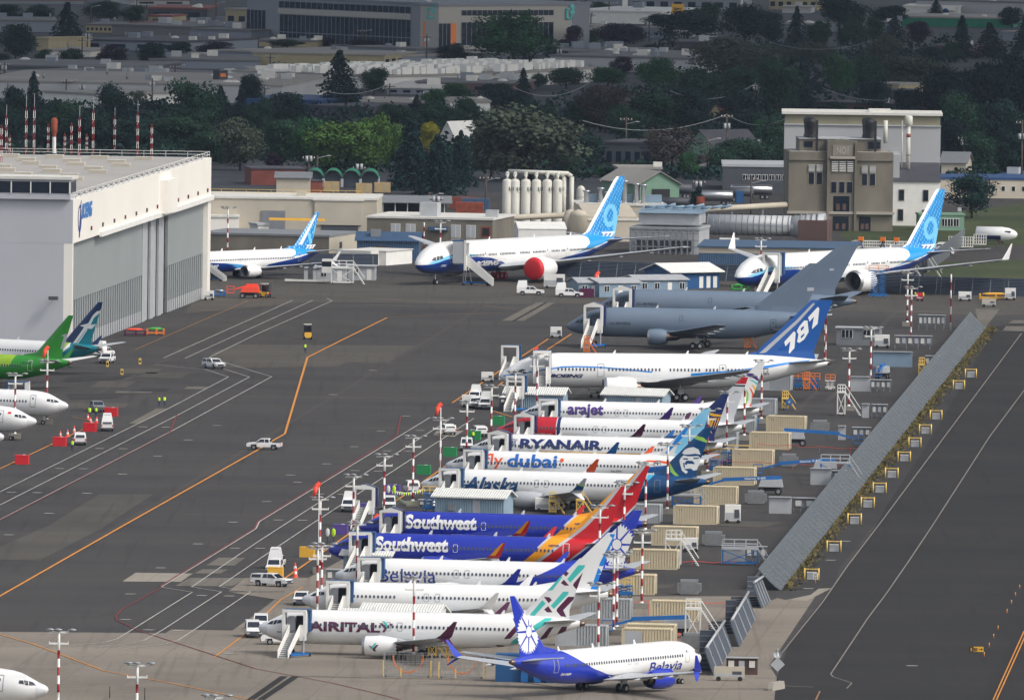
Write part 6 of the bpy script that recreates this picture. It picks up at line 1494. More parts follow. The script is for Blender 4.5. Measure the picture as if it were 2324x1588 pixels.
# ------------------------------------------------------------------ passenger stairs
def stairs(peak=False, col='canopy_blue'):
 t = empty('passenger_stairs', (0, 0, 0), 0, '', 'stairs', 'covered passenger stairs at the aircraft doors')
 # local: platform centre at x=0, aircraft side at y=0, stairs run towards -y
 zf = 2.75; w = 1.28; zt = zf + 2.62
 m = MB()
 for x in (-w, w): m.box(x - .17, x + .17, -2.16, -1.8, zf - .85, zt, 'white_plain')
 if peak: m.yprism([(-w - .15, zt - .1), (w + .15, zt - .1), (w + .15, zt + .15), (0, zt + .55), (-w - .15, zt + .15)], -2.15, -1.85, 'white_plain')
 else: m.box(-w - .17, w + .17, -2.18, -1.8, zt - .16, zt + .16, 'white_plain')
 m.box(-w, -.62, -2.12, -1.9, zf - .9, zf + 1.0, 'white_plain'); m.box(.62, w, -2.12, -1.9, zf - .9, zf + 1.0, 'white_plain'); m.box(-w, w, -1.9, -.1, zf - .15, zf, 'mid_grey'); m.build('platform_frame', t)
 m = MB(); m.box(w + .02, w + .1, -1.8, .1, zf, zt + .05, 'light_grey'); m.box(-w - .1, -w - .02, -1.8, .1, zf, zt + .05, 'light_grey')
 if peak: m.mesh([(-w - .2, -2.0, zt + .2), (0, -2.0, zt + .62), (w + .2, -2.0, zt + .2), (-w - .2, .3, zt + .2), (0, .3, zt + .62), (w + .2, .3, zt + .2)], [(0, 1, 4, 3), (1, 2, 5, 4)], col)
 else: m.box(-w - .1, w + .4, -1.7, .3, zt + .05, zt + .18, col)
 m.box(w + .1, w + .42, -.6, .3, zf + .1, zt + .1, col); m.build('canopy', t)
 m = MB(); n = 13; dx = -.5
 def sp(k): return Vector((dx * k, -2.0 - 4.6 * k, zf * (1 - k)))
 for i in range(n):
  a = sp((i + .5) / n); m.box(a.x - .55, a.x + .55, a.y - .17, a.y + .17, a.z - .03, a.z + .04, 'offwhite'); m.box(a.x - .55, a.x + .55, a.y + .1, a.y + .14, a.z, a.z + .2, 'mid_grey')
 m.build('steps', t)
 for q in (-.62, .62):
  m = MB(); a, b = sp(0), sp(1); o = Vector((q, 0, 0))
  m.mesh([a + o + Vector((0, 0, -.25)), b + o + Vector((0, 0, .02)), b + o + Vector((0, 0, .95)), a + o + Vector((0, 0, 1.0)), a + o + Vector((.07, 0, -.25)), b + o + Vector((.07, 0, .02)), b + o + Vector((.07, 0, .95)), a + o + Vector((.07, 0, 1.0))],
               [(0, 1, 2, 3), (7, 6, 5, 4), (0, 4, 5, 1), (3, 2, 6, 7), (1, 5, 6, 2), (0, 3, 7, 4)], 'white_plain'); m.build('side_panel', t)
 m = MB(); m.bar((-.4, -5.9, .35), (.9, -1.2, .35), .18, 'machine_blue'); m.bar((.4, -5.9, .35), (1.9, -2.6, .35), .18, 'machine_blue'); m.bar((1.3, -2.6, .35), (1.2, -2.0, zf), .12, 'metal'); m.bar((-.9, -1.6, .35), (-1.0, -1.9, zf), .12, 'metal'); m.bar((.9, -1.6, .35), (1.0, -1.9, zf), .12, 'metal'); m.box(-1.2, 2.1, -1.9, -1.6, .25, .45, 'machine_blue'); m.build('chassis', t)
 for x, y in ((-1.1, -1.7), (2.0, -2.4), (-.6, -5.7), (.2, -5.9)):
  m = MB(); m.tube((x - .09, y, .25), (x + .09, y, .25), .25, 'rubber', n=12); m.build('wheel', t)
 return t
st_flat = stairs(False); st_peak = stairs(True, 'navy'); used_f = used_p = False
def put_stairs(pl, x, lab, peak=False, sc=1.0, zs=1.0, dphi=0.0):
 global used_f, used_p
 y = fus_y(pl.ty, x, pl.ty['doors'][0][1] + 1, pl.side, 0.1)
 w = Vector((pl.o.x + (x * pl.ca - y * pl.sa) * pl.sc, pl.o.y + (x * pl.sa + y * pl.ca) * pl.sc, 0))
 rz = pl.phi if pl.side < 0 else pl.phi + math.pi
 src = st_peak if peak else st_flat
 lab_ = lab
 if peak and not used_p: used_p = True; o = src; o.location = w; o.rotation_euler = (0, 0, rz + dphi); o['label'] = lab_
 elif not peak and not used_f: used_f = True; o = src; o.location = w; o.rotation_euler = (0, 0, rz + dphi); o['label'] = lab_
 else: o = dup(src, w, rz + dphi, lab_)
 o.scale = (sc, sc, sc * zs)
 return o
names = ['burgundy-lettered jet', 'plain white jet with blue fin mark', 'jet with thin blue lettering', 'nearer dark blue jet', 'farther dark blue jet', 'jet with the face on its fin', 'jet with orange and blue lettering', 'navy-lettered jet', 'red-nosed jet', 'purple-lettered jet']
pk = [0, 0, 0, 0, 1, 0, 0, 1, 1, 0]
for i in range(10): put_stairs(P[i], 5.05, 'white canopied stairs at the front door of the ' + names[i], bool(pk[i]))
put_stairs(P[10], 6.6, 'white canopied stairs at the front door of the long wide-body jet', False, 1.0, 1.45)
put_stairs(P[11], 5.6, 'white canopied stairs at the door of the nearer grey tanker', True, 1.15, 1.15); put_stairs(P[12], 5.6, 'white canopied stairs at the door of the farther grey tanker', True, 1.15, 1.15)
put_stairs(P[13], 8.6, 'tall white stairs at the jet with the red engine cover', False, 1.15, 1.35, R(20)); put_stairs(P[14], 8.6, 'tall white stairs at the jet with folded wing tips', False, 1.15, 1.35, R(-75)); put_stairs(P[15], 5.4, 'white stairs at the small jet by the hangar', True, 1.0, 1.0, R(15))
def free_stairs(px, py, lab, peak, rz=R(-8)):
 p = at(px, py); o = dup(st_peak if peak else st_flat, p, rz, lab); o['group'] = 'passenger stairs standing free'
free_stairs(830, 1195, 'empty peaked stair canopy left of the farther blue jet nose', True); free_stairs(1172, 930, 'empty stair canopy before the blue metal shed and purple-lettered jet', False); free_stairs(1160, 858, 'empty stair canopy behind the wide-body jet nose', False)
for i, (x, y) in enumerate((T(2, 0, 480, 640), T(2, 0, 205, 780))): p = at(x, y); o = dup(st_flat, (p.x - 6, p.y + 9, 0), R(163), 'blue-hooded stairs behind the %s white nose on the left' % ('farthest', 'second')[i]); o['group'] = 'passenger stairs standing free'

# ------------------------------------------------------------------ vehicles
def wheels(t, xs, w, r=.37, th=.24):
 for x in xs:
  for q in (-1, 1):
   m = MB(); y = q * (w / 2 - th / 2)
   m.lathe((x, y - th / 2, r), [(0, r * .5), (.02, r * .95), (th * .3, r), (th * .7, r), (th - .02, r * .95), (th, r * .5)], 'rubber', 'y', 16)
   m.tube((x, y - th / 2 - .01, r), (x, y + th / 2 + .01, r), r * .55, 'metal', n=12); m.build('wheel', t)
def body_profile(m, prof, w, mt, tum=.12):
 """side outline (x,z) lofted across the width with rounded shoulders"""
 ys = [(-w / 2, 0), (-w / 2 + .03, 1)]
 top = max(p[1] for p in prof); n = len(prof); vs = []
 for y, k in ((-w / 2, 0), (w / 2, 0)):
  for x, z in prof:
   s = (z - .95) / (top - .95) * tum if z > 1.0 else 0
   vs.append((x, y * (1 - s / (w / 2)), z))
 m.mesh(vs, [(i, (i + 1) % n, n + (i + 1) % n, n + i) for i in range(n)], mt)
 m.face(vs[:n][::-1], mt); m.face(vs[n:], mt)
def vehicle(kind, paintm='white_paint'):
 nm = {'pickup': 'pickup_truck', 'cap': 'pickup_truck', 'box': 'pickup_truck', 'van': 'cargo_van', 'suv': 'sport_utility_car', 'bigvan': 'passenger_van', 'openbox': 'pickup_truck'}[kind]
 t = empty(nm, (0, 0, 0), 0, '', {'van': 'van', 'bigvan': 'van', 'suv': 'car'}.get(kind, 'pickup truck')); w = 1.85
 # front towards +x, length about 5.2
 m = MB()
 if kind in ('pickup', 'cap', 'box', 'openbox'):
  prof = [(-2.6, .5), (-2.0, .5), (-1.9, .85), (-1.15, .85), (-1.05, .45), (1.0, .45), (1.1, .85), (1.9, .85), (2.0, .5), (2.6, .5), (2.62, .85), (2.5, 1.0), (1.25, 1.12), (.55, 1.68), (-.75, 1.7), (-.95, 1.1), (-2.62, 1.08)]
  if kind == 'cap': prof = prof[:-2] + [(-.95, 1.66), (-2.5, 1.62), (-2.64, 1.08)]
  body_profile(m, prof, w, paintm)
  if kind == 'pickup': m.box(-2.5, -1.05, -.75, .75, 1.0, 1.1, 'black')
  m.build('body', t)
  if kind in ('box', 'openbox'):
   m = MB(); m.box(-2.6, -.9, -.88, .88, 1.1, 1.5, paintm); m.mesh([(-2.62, -.86, 1.5), (-.6, -.86, 1.5), (-.6, .86, 1.5), (-2.62, .86, 1.5), (-2.3, -.6, 2.75), (-.7, -.6, 2.8), (-.7, .6, 2.8), (-2.3, .6, 2.75)], [(0, 1, 5, 4), (1, 2, 6, 5), (2, 3, 7, 6), (3, 0, 4, 7), (4, 5, 6, 7)], paintm)
   if kind == 'openbox': m.mesh([(-2.66, -.7, 1.2), (-2.66, .7, 1.2), (-2.34, .5, 2.6), (-2.34, -.5, 2.6)], [(0, 1, 2, 3)], 'dark_grey')
   m.build('box_canopy', t)
  gl = [((1.22, 1.14), (.6, 1.64), 'w'), ((1.0, 1.15), (.5, 1.6), (-.1, 1.62), (-.1, 1.15)), ((-.2, 1.15), (-.2, 1.62), (-.7, 1.62), (-.85, 1.15))]
  if kind == 'cap': gl.append(((-1.1, 1.15), (-1.1, 1.55), (-2.4, 1.52), (-2.5, 1.15)))
  xr = -2.62
 elif kind in ('van', 'bigvan'):
  prof = [(-2.3, .4), (-1.8, .4), (-1.7, .75), (-1.0, .75), (-.9, .4), (1.0, .4), (1.1, .75), (1.8, .75), (1.9, .45), (2.35, .45), (2.38, .85), (2.2, 1.0), (1.35, 1.18), (.65, 1.85), (.1, 1.92), (-2.1, 1.9), (-2.35, 1.1)]
  if kind == 'bigvan': prof = [(x * 1.08, z * 1.06) for x, z in prof]
  body_profile(m, prof, w, paintm); m.build('body', t)
  k = 1.07 if kind == 'bigvan' else 1.0
  gl = [((1.3 * k, 1.22 * k), (.68 * k, 1.8 * k), 'w'), ((1.1 * k, 1.2 * k), (.6 * k, 1.75 * k), (-.1, 1.75 * k), (-.1, 1.2 * k)), ((-.4, 1.2 * k), (-.4, 1.72 * k), (-1.7, 1.7 * k), (-1.9, 1.2 * k))]; xr = -2.36 * k
 else:
  prof = [(-2.3, .45), (-1.8, .45), (-1.7, .82), (-1.0, .82), (-.9, .42), (1.0, .42), (1.1, .82), (1.8, .82), (1.9, .5), (2.35, .5), (2.38, .88), (2.25, 1.0), (1.15, 1.12), (.5, 1.66), (-1.7, 1.66), (-2.25, 1.15)]
  body_profile(m, prof, w, paintm); m.build('body', t)
  gl = [((1.1, 1.14), (.52, 1.62), 'w'), ((.95, 1.12), (.45, 1.58), (-.3, 1.58), (-.3, 1.12)), ((-.42, 1.12), (-.42, 1.58), (-1.6, 1.58), (-2.0, 1.12))]; xr = -2.33
 for g_ in gl:
  if g_[-1] == 'w':
   m = MB(); (x0, z0), (x1, z1) = g_[0], g_[1]; m.mesh([(x0 + .06, -.78, z0), (x0 + .06, .78, z0), (x1 + .06, .7, z1), (x1 + .06, -.7, z1)], [(0, 1, 2, 3)], 'glass_dark'); m.build('windscreen', t)
  else:
   for q in (-1, 1):
    m = MB(); m.face([(x, q * (w / 2 + .012 - (max(0, z - 1.0)) * .14), z) for x, z in g_], 'glass_dark'); m.build('side_window', t)
 m = MB(); zr0, zr1 = (1.15, 1.6)
 if kind == 'pickup': m.box(-.98, -.94, -.7, .7, 1.2, 1.6, 'glass_dark')
 else: m.mesh([(xr - .03, -.7, 1.2), (xr - .03, .7, 1.2), (xr + .16, .62, 1.62), (xr + .16, -.62, 1.62)], [(0, 1, 2, 3)], 'glass_dark')
 m.build('rear_window', t)
 xf = 2.62 if kind in ('pickup', 'cap', 'box', 'openbox') else 2.38 * (1.08 if kind == 'bigvan' else 1)
 m = MB(); m.box(xf - .02, xf + .03, -.55, .55, .62, .9, 'dark_grey'); m.build('grille', t)
 m = MB(); m.box(xf - .1, xf + .08, -.9, .9, .42, .6, 'dark_grey'); m.box(-xf - .06, -xf + .1, -.9, .9, .42, .6, 'dark_grey'); m.build('bumper', t)
 for q in (-.74, .74): m = MB(); m.box(xf - .03, xf + .04, q - .16, q + .16, .74, .92, 'chrome'); m.build('headlight', t)
 for q in (-.84, .84): m = MB(); m.box(-xf - .02, -xf + .03, q - .08, q + .08, .75, 1.05, 'red'); m.build('tail_light', t)
 for q in (-1, 1): m = MB(); m.box(.75, .95, q * .95 - .1, q * .95 + .1, 1.15, 1.32, 'dark_grey'); m.build('mirror', t)
 wheels(t, (-1.5, 1.5) if kind in ('pickup', 'cap', 'box', 'openbox') else (-1.35, 1.45), w)
 return t
VP = {}
def veh(kind, x, y, deg, lab, paintm='white_paint', sc=1.0):
 """deg: direction the front points to, 0 = right in the photo, 90 = away"""
 key = (kind, paintm); p = at(x, y); rz = R(deg)
 if key not in VP:
  VP[key] = vehicle(kind, paintm); o = VP[key]; o.location = p; o.rotation_euler = (0, 0, rz); o['label'] = lab; o.scale = (sc, sc, sc)
 else: o = dup(VP[key], p, rz, lab, sc=sc)
 o['group'] = 'vehicles parked and driving on the apron'
 return o
veh('pickup', 600, 1020, 172, 'white open-bed pickup driving along the yellow line')
veh('cap', 485, 836, -62, 'white truck with canopy driving between the white lines near the hangar apron')
veh('cap', 243, 824, -100, 'white truck with black front beside the green jet tail')
veh('box', 236, 810, 70, 'white box-bed truck half hidden behind the black-fronted truck')
veh('suv', 221, 934, -80, 'grey sport utility car beside two people in yellow vests', 'mid_grey')
veh('openbox', 243, 977, 92, 'white pickup with an open box canopy behind the red blocks')
veh('van', 180, 1009, 95, 'white van seen from behind, next to a person, left of the white lines')
veh('cap', 1016, 986, 100, 'white pickup with canopy on the pale patch below the windsock')
veh('cap', 1087, 990, 100, 'white pickup with canopy behind a green block and a standing worker')
veh('box', 1102, 928, -95, 'white box pickup nearest the grey portable toilet')
veh('box', 1078, 912, -95, 'white box pickup behind the other one, left of the toilet')
veh('suv', 1080, 926, -95, 'small white car squeezed between two white box pickups')
veh('van', 934, 1119, 98, 'white van seen from behind, left of the slanted-lettered jet nose')
veh('box', 791, 1160, -92, 'white box pickup left of the empty peaked stair canopy')
veh('van', 883, 1156, -90, 'white van behind the striped pennant line and blue canopy')
veh('van', 623, 1300, -95, 'white van with a yellow block in front, left of the row')
veh('openbox', 628, 1288, 85, 'white pickup canopy just behind the van at the yellow line')
veh('cap', 616, 1330, -28, 'white pickup with canopy parked at an angle beside two orange cones')
veh('suv', 684, 1372, -92, 'white sport utility car with an orange roof lamp beside the plain jet nose')
veh('bigvan', 574, 1445, -85, 'white passenger van with headlights on, left of the burgundy-lettered jet')
veh('van', 592, 1428, -90, 'white van behind the passenger van with lit headlights')
veh('box', 1204, 670, 0, 'white box-bed pickup near the red engine cover, left one')
veh('box', 1292, 675, 0, 'white box-bed pickup beside the dark red skip, right one')
veh('van', 1059, 1022, -90, 'white van hidden behind the navy-lettered jet nose')
veh('bigvan', 2137, 572, 175, 'white van parked beyond the fin of the right-hand jet')
veh('suv', 2140, 580, 175, 'white car in front of the far van at the right')
veh('bigvan', 640, 1462, 180, 'white cab truck under the nose of the burgundy-lettered jet')
# small towable units, light sources of clutter
def gen_unit(x, y, lab, w=2.6, h=1.6, d=1.5, m1='white_plain', rz=0, group='ground power units and carts'):
 p = at(x, y); t = empty('power_cart', p, rz, lab, 'cart', group)
 m = MB(); m.box(-w / 2, w / 2, 0, d, .4, .4 + h, m1); m.box(-w / 2 + .1, w / 2 - .1, -.03, 0, .55, h * .7, 'light_grey'); m.build('housing', t)
 m = MB(); m.box(w * .1, w * .4, -.06, -.03, .8, h * .9, 'dark_grey'); m.build('control_panel', t)
 for q in (-w * .35, w * .35):
  k = MB(); k.tube((q, -.05, .28), (q, .15, .28), .28, 'rubber', n=12); k.build('wheel', t)
 return t
for a in (((1258, 655), 'white cart with a coiled hose before the pale blue cabins', 4.0, 2.3), ((1106, 868), 'silver cart left of the wide-body jet nose', 2.0, 1.3), ((1262, 768), 'grey cart with hoses left of the nearer tanker', 2.0, 1.6), ((1064, 925), 'white frame cart behind a lamp mast', 2.2, 1.6), ((1350, 903), 'small white cart above the purple-lettered jet', 1.8, 1.2),
          ((1528, 903), 'silver cart above the purple-lettered jet, right of the second shed', 2.2, 1.6), ((1242, 1162), 'white air cart under the engine of the slanted-lettered jet', 3.4, 1.6), ((2002, 790), 'white generator cabinet beside the grey site office', 2.6, 1.9), ((474, 682), 'grey motor cart at the foot of the hangar corner', 1.8, 1.4), ((1655, 572), 'white generator behind the grey fence, right one', 4, 2.4), ((1552, 570), 'white generator behind the grey fence, left one', 4, 2.4), ((1450, 566), 'white generator under the cyan tail', 3.6, 2.2)):
 gen_unit(*a[0], a[1], a[2], a[3])
# forklifts
def forklift(x, y, deg, lab):
 p = at(x, y); t = empty('forklift', p, R(deg), lab, 'forklift', 'yellow forklifts')
 m = MB(); m.mesh([(-1.3, -.65, .35), (.6, -.65, .35), (.6, .65, .35), (-1.3, .65, .35), (-1.25, -.6, 1.3), (.5, -.6, 1.0), (.5, .6, 1.0), (-1.25, .6, 1.3)], [(3, 2, 1, 0), (0, 1, 5, 4), (1, 2, 6, 5), (2, 3, 7, 6), (3, 0, 4, 7), (4, 5, 6, 7)], 'yellow'); m.build('body', t)
 m = MB(); [m.bar((x_, y_, 1.0), (x_ * .8, y_ * .95, 2.6), .1, 'black') for x_ in (-.9, .55) for y_ in (-.6, .6)]; m.box(-.85, .6, -.68, .68, 2.6, 2.7, 'offwhite'); m.box(-.5, .4, -.55, .55, 1.2, 2.4, 'glass_dark'); m.build('cab', t)
 m = MB(); [m.bar((.95, q, .1), (.95, q, 2.9), .12, 'dark_grey') for q in (-.4, .4)]; m.box(.85, 1.05, -.6, .6, .9, 1.0, 'red'); m.box(1.0, 2.1, -.4, -.28, .1, .16, 'dark_grey'); m.box(1.0, 2.1, .28, .4, .1, .16, 'dark_grey'); m.build('mast', t)
 wheels(t, (-.9, .55), 1.5, .42, .3)
forklift(698, 770, 95, 'yellow forklift seen from behind near the bend of the yellow line'); forklift(602, 676, -20, 'yellow and black forklift right of the orange boom lift')
# boom lifts
def boom(x, y, deg, lab, col='machine_blue', L1=7.5, elev=6, sc=1.0, text=False):
 p = at(x, y); t = empty('boom_lift', p, R(deg), lab, 'boom lift', 'boom lifts'); t.scale = (sc,) * 3
 m = MB(); m.box(-1.6, 1.6, -.6, .6, .55, 1.05, 'black'); m.build('chassis', t)
 m = MB(); m.mesh([(-1.6, -.95, 1.15), (1.9, -.95, 1.15), (1.9, .95, 1.15), (-1.6, .95, 1.15), (-1.3, -.9, 2.1), (1.7, -.9, 2.2), (1.7, .9, 2.2), (-1.3, .9, 2.1)], [(3, 2, 1, 0), (0, 1, 5, 4), (1, 2, 6, 5), (2, 3, 7, 6), (3, 0, 4, 7), (4, 5, 6, 7)], 'light_grey' if col != 'orange_red' else col); m.build('turret', t)
 el = R(elev); a = Vector((1.6, 0, 2.5)); b = a + Vector((-L1 * math.cos(el), 0, -L1 * math.sin(el) * .5)); c = b + Vector((-2.0, 0, -.7))
 m = MB(); m.bar(a, b, .42, col, h=.5); m.bar(b + Vector((.6, 0, 0)), c, .3, col); m.build('boom_arm', t)
 if text:
  m = MB(); q = a.lerp(b, .62); flat_text(m, 'Genie S-65', (q.x, -.25, q.z - .12), (b - a) * -1, (0, 0, 1), 3.0, .3, 'white_plain', bold=.02); m.build('arm_lettering', t)
 m = MB(); d = c + Vector((-.8, 0, -.3))
 for X in (-.8, .5):
  for Y in (-.6, .6): m.bar(d + Vector((X, Y, -.4)), d + Vector((X, Y, .8)), .06, col)
 for Z_ in (.2, .8):
  m.bar(d + Vector((-.8, -.6, Z_)), d + Vector((.5, -.6, Z_)), .06, col); m.bar(d + Vector((-.8, .6, Z_)), d + Vector((.5, .6, Z_)), .06, col); m.bar(d + Vector((-.8, -.6, Z_)), d + Vector((-.8, .6, Z_)), .06, col)
 m.box(d.x - .8, d.x + .5, -.6, .6, d.z - .5, d.z - .4, col); m.build('basket', t)
 wheels(t, (-1.25, 1.25), 2.1, .5, .34)
boom(1747, 1122, -3, 'blue boom lift lying low with its arm to the left, nearest complete one', text=True, L1=8.5)
boom(1870, 1080, -3, 'blue boom lift with raised arm over grey platforms, farther up the fence', text=True, L1=8.5, elev=10)
boom(1803, 1012, 177, 'blue boom lift with arm to the right behind tan containers', L1=8.5)
boom(1532, 1445, -3, 'blue boom lift mostly hidden behind the nearest tan containers', L1=7)
boom(2003, 861, 80, 'blue boom lift seen end-on among the far equipment', L1=4)
boom(566, 677, -5, 'orange boom lift with a yellow basket at the hangar corner', 'orange_red', 2.2, 4)
def scissor(x, y, lab, h=1.8, col='machine_blue', w=2.3, rail='orange'):
 p = at(x, y); t = empty('scissor_lift', p, R(-4), lab, 'scissor lift', 'scissor lifts')
 m = MB(); m.box(-w / 2, w / 2, -.5, .5, .3, .75, col); m.build('base', t)
 m = MB(); n = max(1, int(h / .5))
 for i in range(n):
  z0 = .75 + (h - .7) * i / n; z1 = .75 + (h - .7) * (i + 1) / n
  m.bar((-w * .4, -.4, z0), (w * .4, -.4, z1), .09, col); m.bar((w * .4, -.4, z0), (-w * .4, -.4, z1), .09, col); m.bar((-w * .4, .4, z0), (w * .4, .4, z1), .09, col)
 m.build('scissor_arms', t)
 m = MB(); m.box(-w / 2, w / 2, -.55, .55, h, h + .15, col)
 for X in (-w / 2, 0, w / 2): m.bar((X, -.55, h), (X, -.55, h + 1.1), .06, rail); m.bar((X, .55, h), (X, .55, h + 1.1), .06, rail)
 for Z_ in (.6, 1.1): m.bar((-w / 2, -.55, h + Z_), (w / 2, -.55, h + Z_), .06, rail); m.bar((-w / 2, .55, h + Z_), (w / 2, .55, h + Z_), .06, rail)
 m.build('platform', t); wheels(t, (-w * .36, w * .36), 1.1, .26, .2)
for x, y, lab, h, c, w, r_ in ((1668, 1056, 'blue scissor lift with yellow rails in front of a tan container', 1.9, 'machine_blue', 4.2, 'pale_yellow'), (1811, 883, 'blue and orange scissor lift, left one of three in a row', 1.6, 'machine_blue', 1.5, 'orange'), (1849, 884, 'blue and orange scissor lift, middle one of three', 1.6, 'machine_blue', 1.7, 'orange'), (1884, 887, 'white and orange scissor lift, right one of three', 1.6, 'offwhite', 1.6, 'orange'),
                          (1417, 1355, 'blue scissor lift with yellow rails by the plain jet tail', 1.4, 'machine_blue', 2.2, 'pale_yellow'), (1620, 1070, 'blue lift cage behind the navy tail', 1.6, 'machine_blue', 1.6, 'orange'), (975, 1160, 'blue and yellow lift left of the long pale shed', 2.4, 'machine_blue', 2.0, 'pale_yellow'), (1420, 905, 'blue caged lift between the two pale sheds', 1.2, 'machine_blue', 2.4, 'orange'),
                          (1993, 676, 'tall blue lift under the wing of the folded-tip jet', 5.0, 'machine_blue', 3.6, 'orange'), (1540 - 60, 650, 'blue machine with yellow frame beside the pale blue cabins', 1.0, 'machine_blue', 4.6, 'pale_yellow')):
 scissor(x, y, lab, h, c, w, r_)
# maintenance platforms with steps
def work_platform(x, y, lab, w=4.2, h=2.0, c='light_grey', base='machine_blue', steps=1, sc=1.0):
 p = at(x, y); t = empty('work_platform', p, R(-4), lab, 'platform', 'wheeled work platforms'); t.scale = (sc,) * 3
 m = MB()
 for X in (0, w):
  for Y in (0, 1.4): m.bar((X, Y, .2), (X, Y, h), .14, base)
 m.bar((0, 0, .3), (w, 0, h - .1), .1, base); m.bar((w, 0, .3), (0, 0, h - .1), .1, base); m.box(0, w, -.07, .07, .25, .45, base); m.box(0, w, 1.33, 1.47, .25, .45, base); m.build('frame', t)
 m = MB(); m.box(-.1, w + .1, -.1, 1.5, h, h + .25, c); m.build('deck', t)
 m = MB()
 for X in [w * i / 3 for i in range(4)]: m.bar((X, 0, h + .2), (X, 0, h + 1.3), .06, c); m.bar((X, 1.4, h + .2), (X, 1.4, h + 1.3), .06, c)
 for Z_ in (.75, 1.3): m.bar((0, 0, h + Z_), (w, 0, h + Z_), .07, c); m.bar((0, 1.4, h + Z_), (w, 1.4, h + Z_), .07, c)
 m.build('railing', t)
 m = MB(); n = int(h / .25)
 for i in range(n): m.box(w + .1 + i * .16, w + .45 + i * .16, .2, .9, h - .25 * (i + 1), h - .25 * (i + 1) + .05, c)
 for Y in (.2, .9): m.bar((w + .1, Y, h), (w + .3 + .16 * n, Y, 0.05), .09, c); m.bar((w + .1, Y, h + 1.1), (w + .3 + .16 * n, Y, 1.1), .06, c)
 m.build('steps', t)
 for X in (.2, w - .2): k = MB(); k.tube((X - .06, 0, .18), (X + .06, 0, .18), .18, 'rubber', n=10); k.build('wheel', t)
work_platform(1639, 1282, 'grey railed platform on a blue cross-braced frame below the flat bins', 4.6, 2.1)
work_platform(1510, 1284, 'white stepped platform in front of a tan container by the flower tail', 2.0, 3.4, 'white_plain', 'white_plain')
work_platform(1525, 1150, 'grey railed platform under the tail of the navy-finned jet', 4.0, 1.6)
work_platform(1862, 1092, 'grey railed platform on the square box near the fence', 4.2, 2.6)
work_platform(1900, 943, 'white wheeled stair truck standing alone on the asphalt', 1.2, 3.6, 'white_plain', 'white_plain')
work_platform(1555, 1450, 'white steep steps with wide hoop rails left of the dark screens', 1.8, 3.6, 'white_plain', 'white_plain')
work_platform(752, 645, 'white tubular stair platform before the grey site offices', 3.6, 2.6, 'white_plain', 'white_plain', sc=1.15)
work_platform(2028, 628, 'blue and red tail stand below the folded-tip jet stabilizer, left one', 1.6, 5.5, 'offwhite', 'navy'); work_platform(2075, 632, 'blue tail stand with white ladder, right one', 1.6, 5.5, 'offwhite', 'navy')
for x, y, lab in ((1246, 1166, 'yellow stepped stand under the wing, left one'), (1308, 1164, 'yellow stepped stand under the wing, right one'), (1690, 792, 'orange steps left of the grey site office'), (2085, 852, 'yellow steps against the long fence'), (1325, 742 + 60, 'orange stand under the tanker engine'), (1824, 886, 'orange steps between the two blue scissor lifts'), (972, 1500 - 8, 'yellow ladder left of the wire cages'), (1013, 1500 - 8, 'yellow ladder right of the mast'), (1772 + 3, 930, 'yellow steps beside the white container'), (1586, 648, 'orange steps right of the deep blue hut')):
 work_platform(x, y, lab, .9, 1.7, 'pale_yellow' if 'yellow' in lab else 'orange', 'pale_yellow' if 'yellow' in lab else 'orange')
# cargo deck loader in front of the grey offices
p = at(700, 642); t = empty('deck_loader', p, R(-3), 'white low cargo loader with a long flat tongue before the grey offices', 'loader')
m = MB(); m.box(-4.5, 3.5, -1, 1, .3, .65, 'offwhite'); m.build('deck', t); m = MB(); [m.box(q, q + .7, -.9, .9, .6, 3.0, 'light_grey') for q in (-.8, .9)]; m.box(-1, 2, -1, 1, 2.6, 2.8, 'dark_grey'); m.build('lift_frame', t); m = MB(); m.box(2.6, 4.4, -1, 1, 2.0, 4.6, 'white_plain'); m.box(2.6, 4.4, -1.02, -1, 3.2, 4.2, 'glass_dark'); m.build('cab', t)
# portable toilet
p = at(1140, 932); t = empty('portable_toilet', p, R(-5), 'dark grey portable toilet with a white domed roof', 'toilet'); m = MB(); m.box(-.55, .55, 0, 1.1, 0, 2.1, 'dark_grey'); m.build('wall', t); m = MB(); m.box(-.6, .6, -.05, 1.15, 2.1, 2.2, 'white_plain'); m.lathe((0, .55, 2.2), [(0, .55), (.15, .45), (.22, .1)], 'white_plain', n=12); m.build('roof', t); m = MB(); m.box(-.2, .3, -.03, 0, 1.4, 1.8, 'white_plain'); m.build('sign', t)
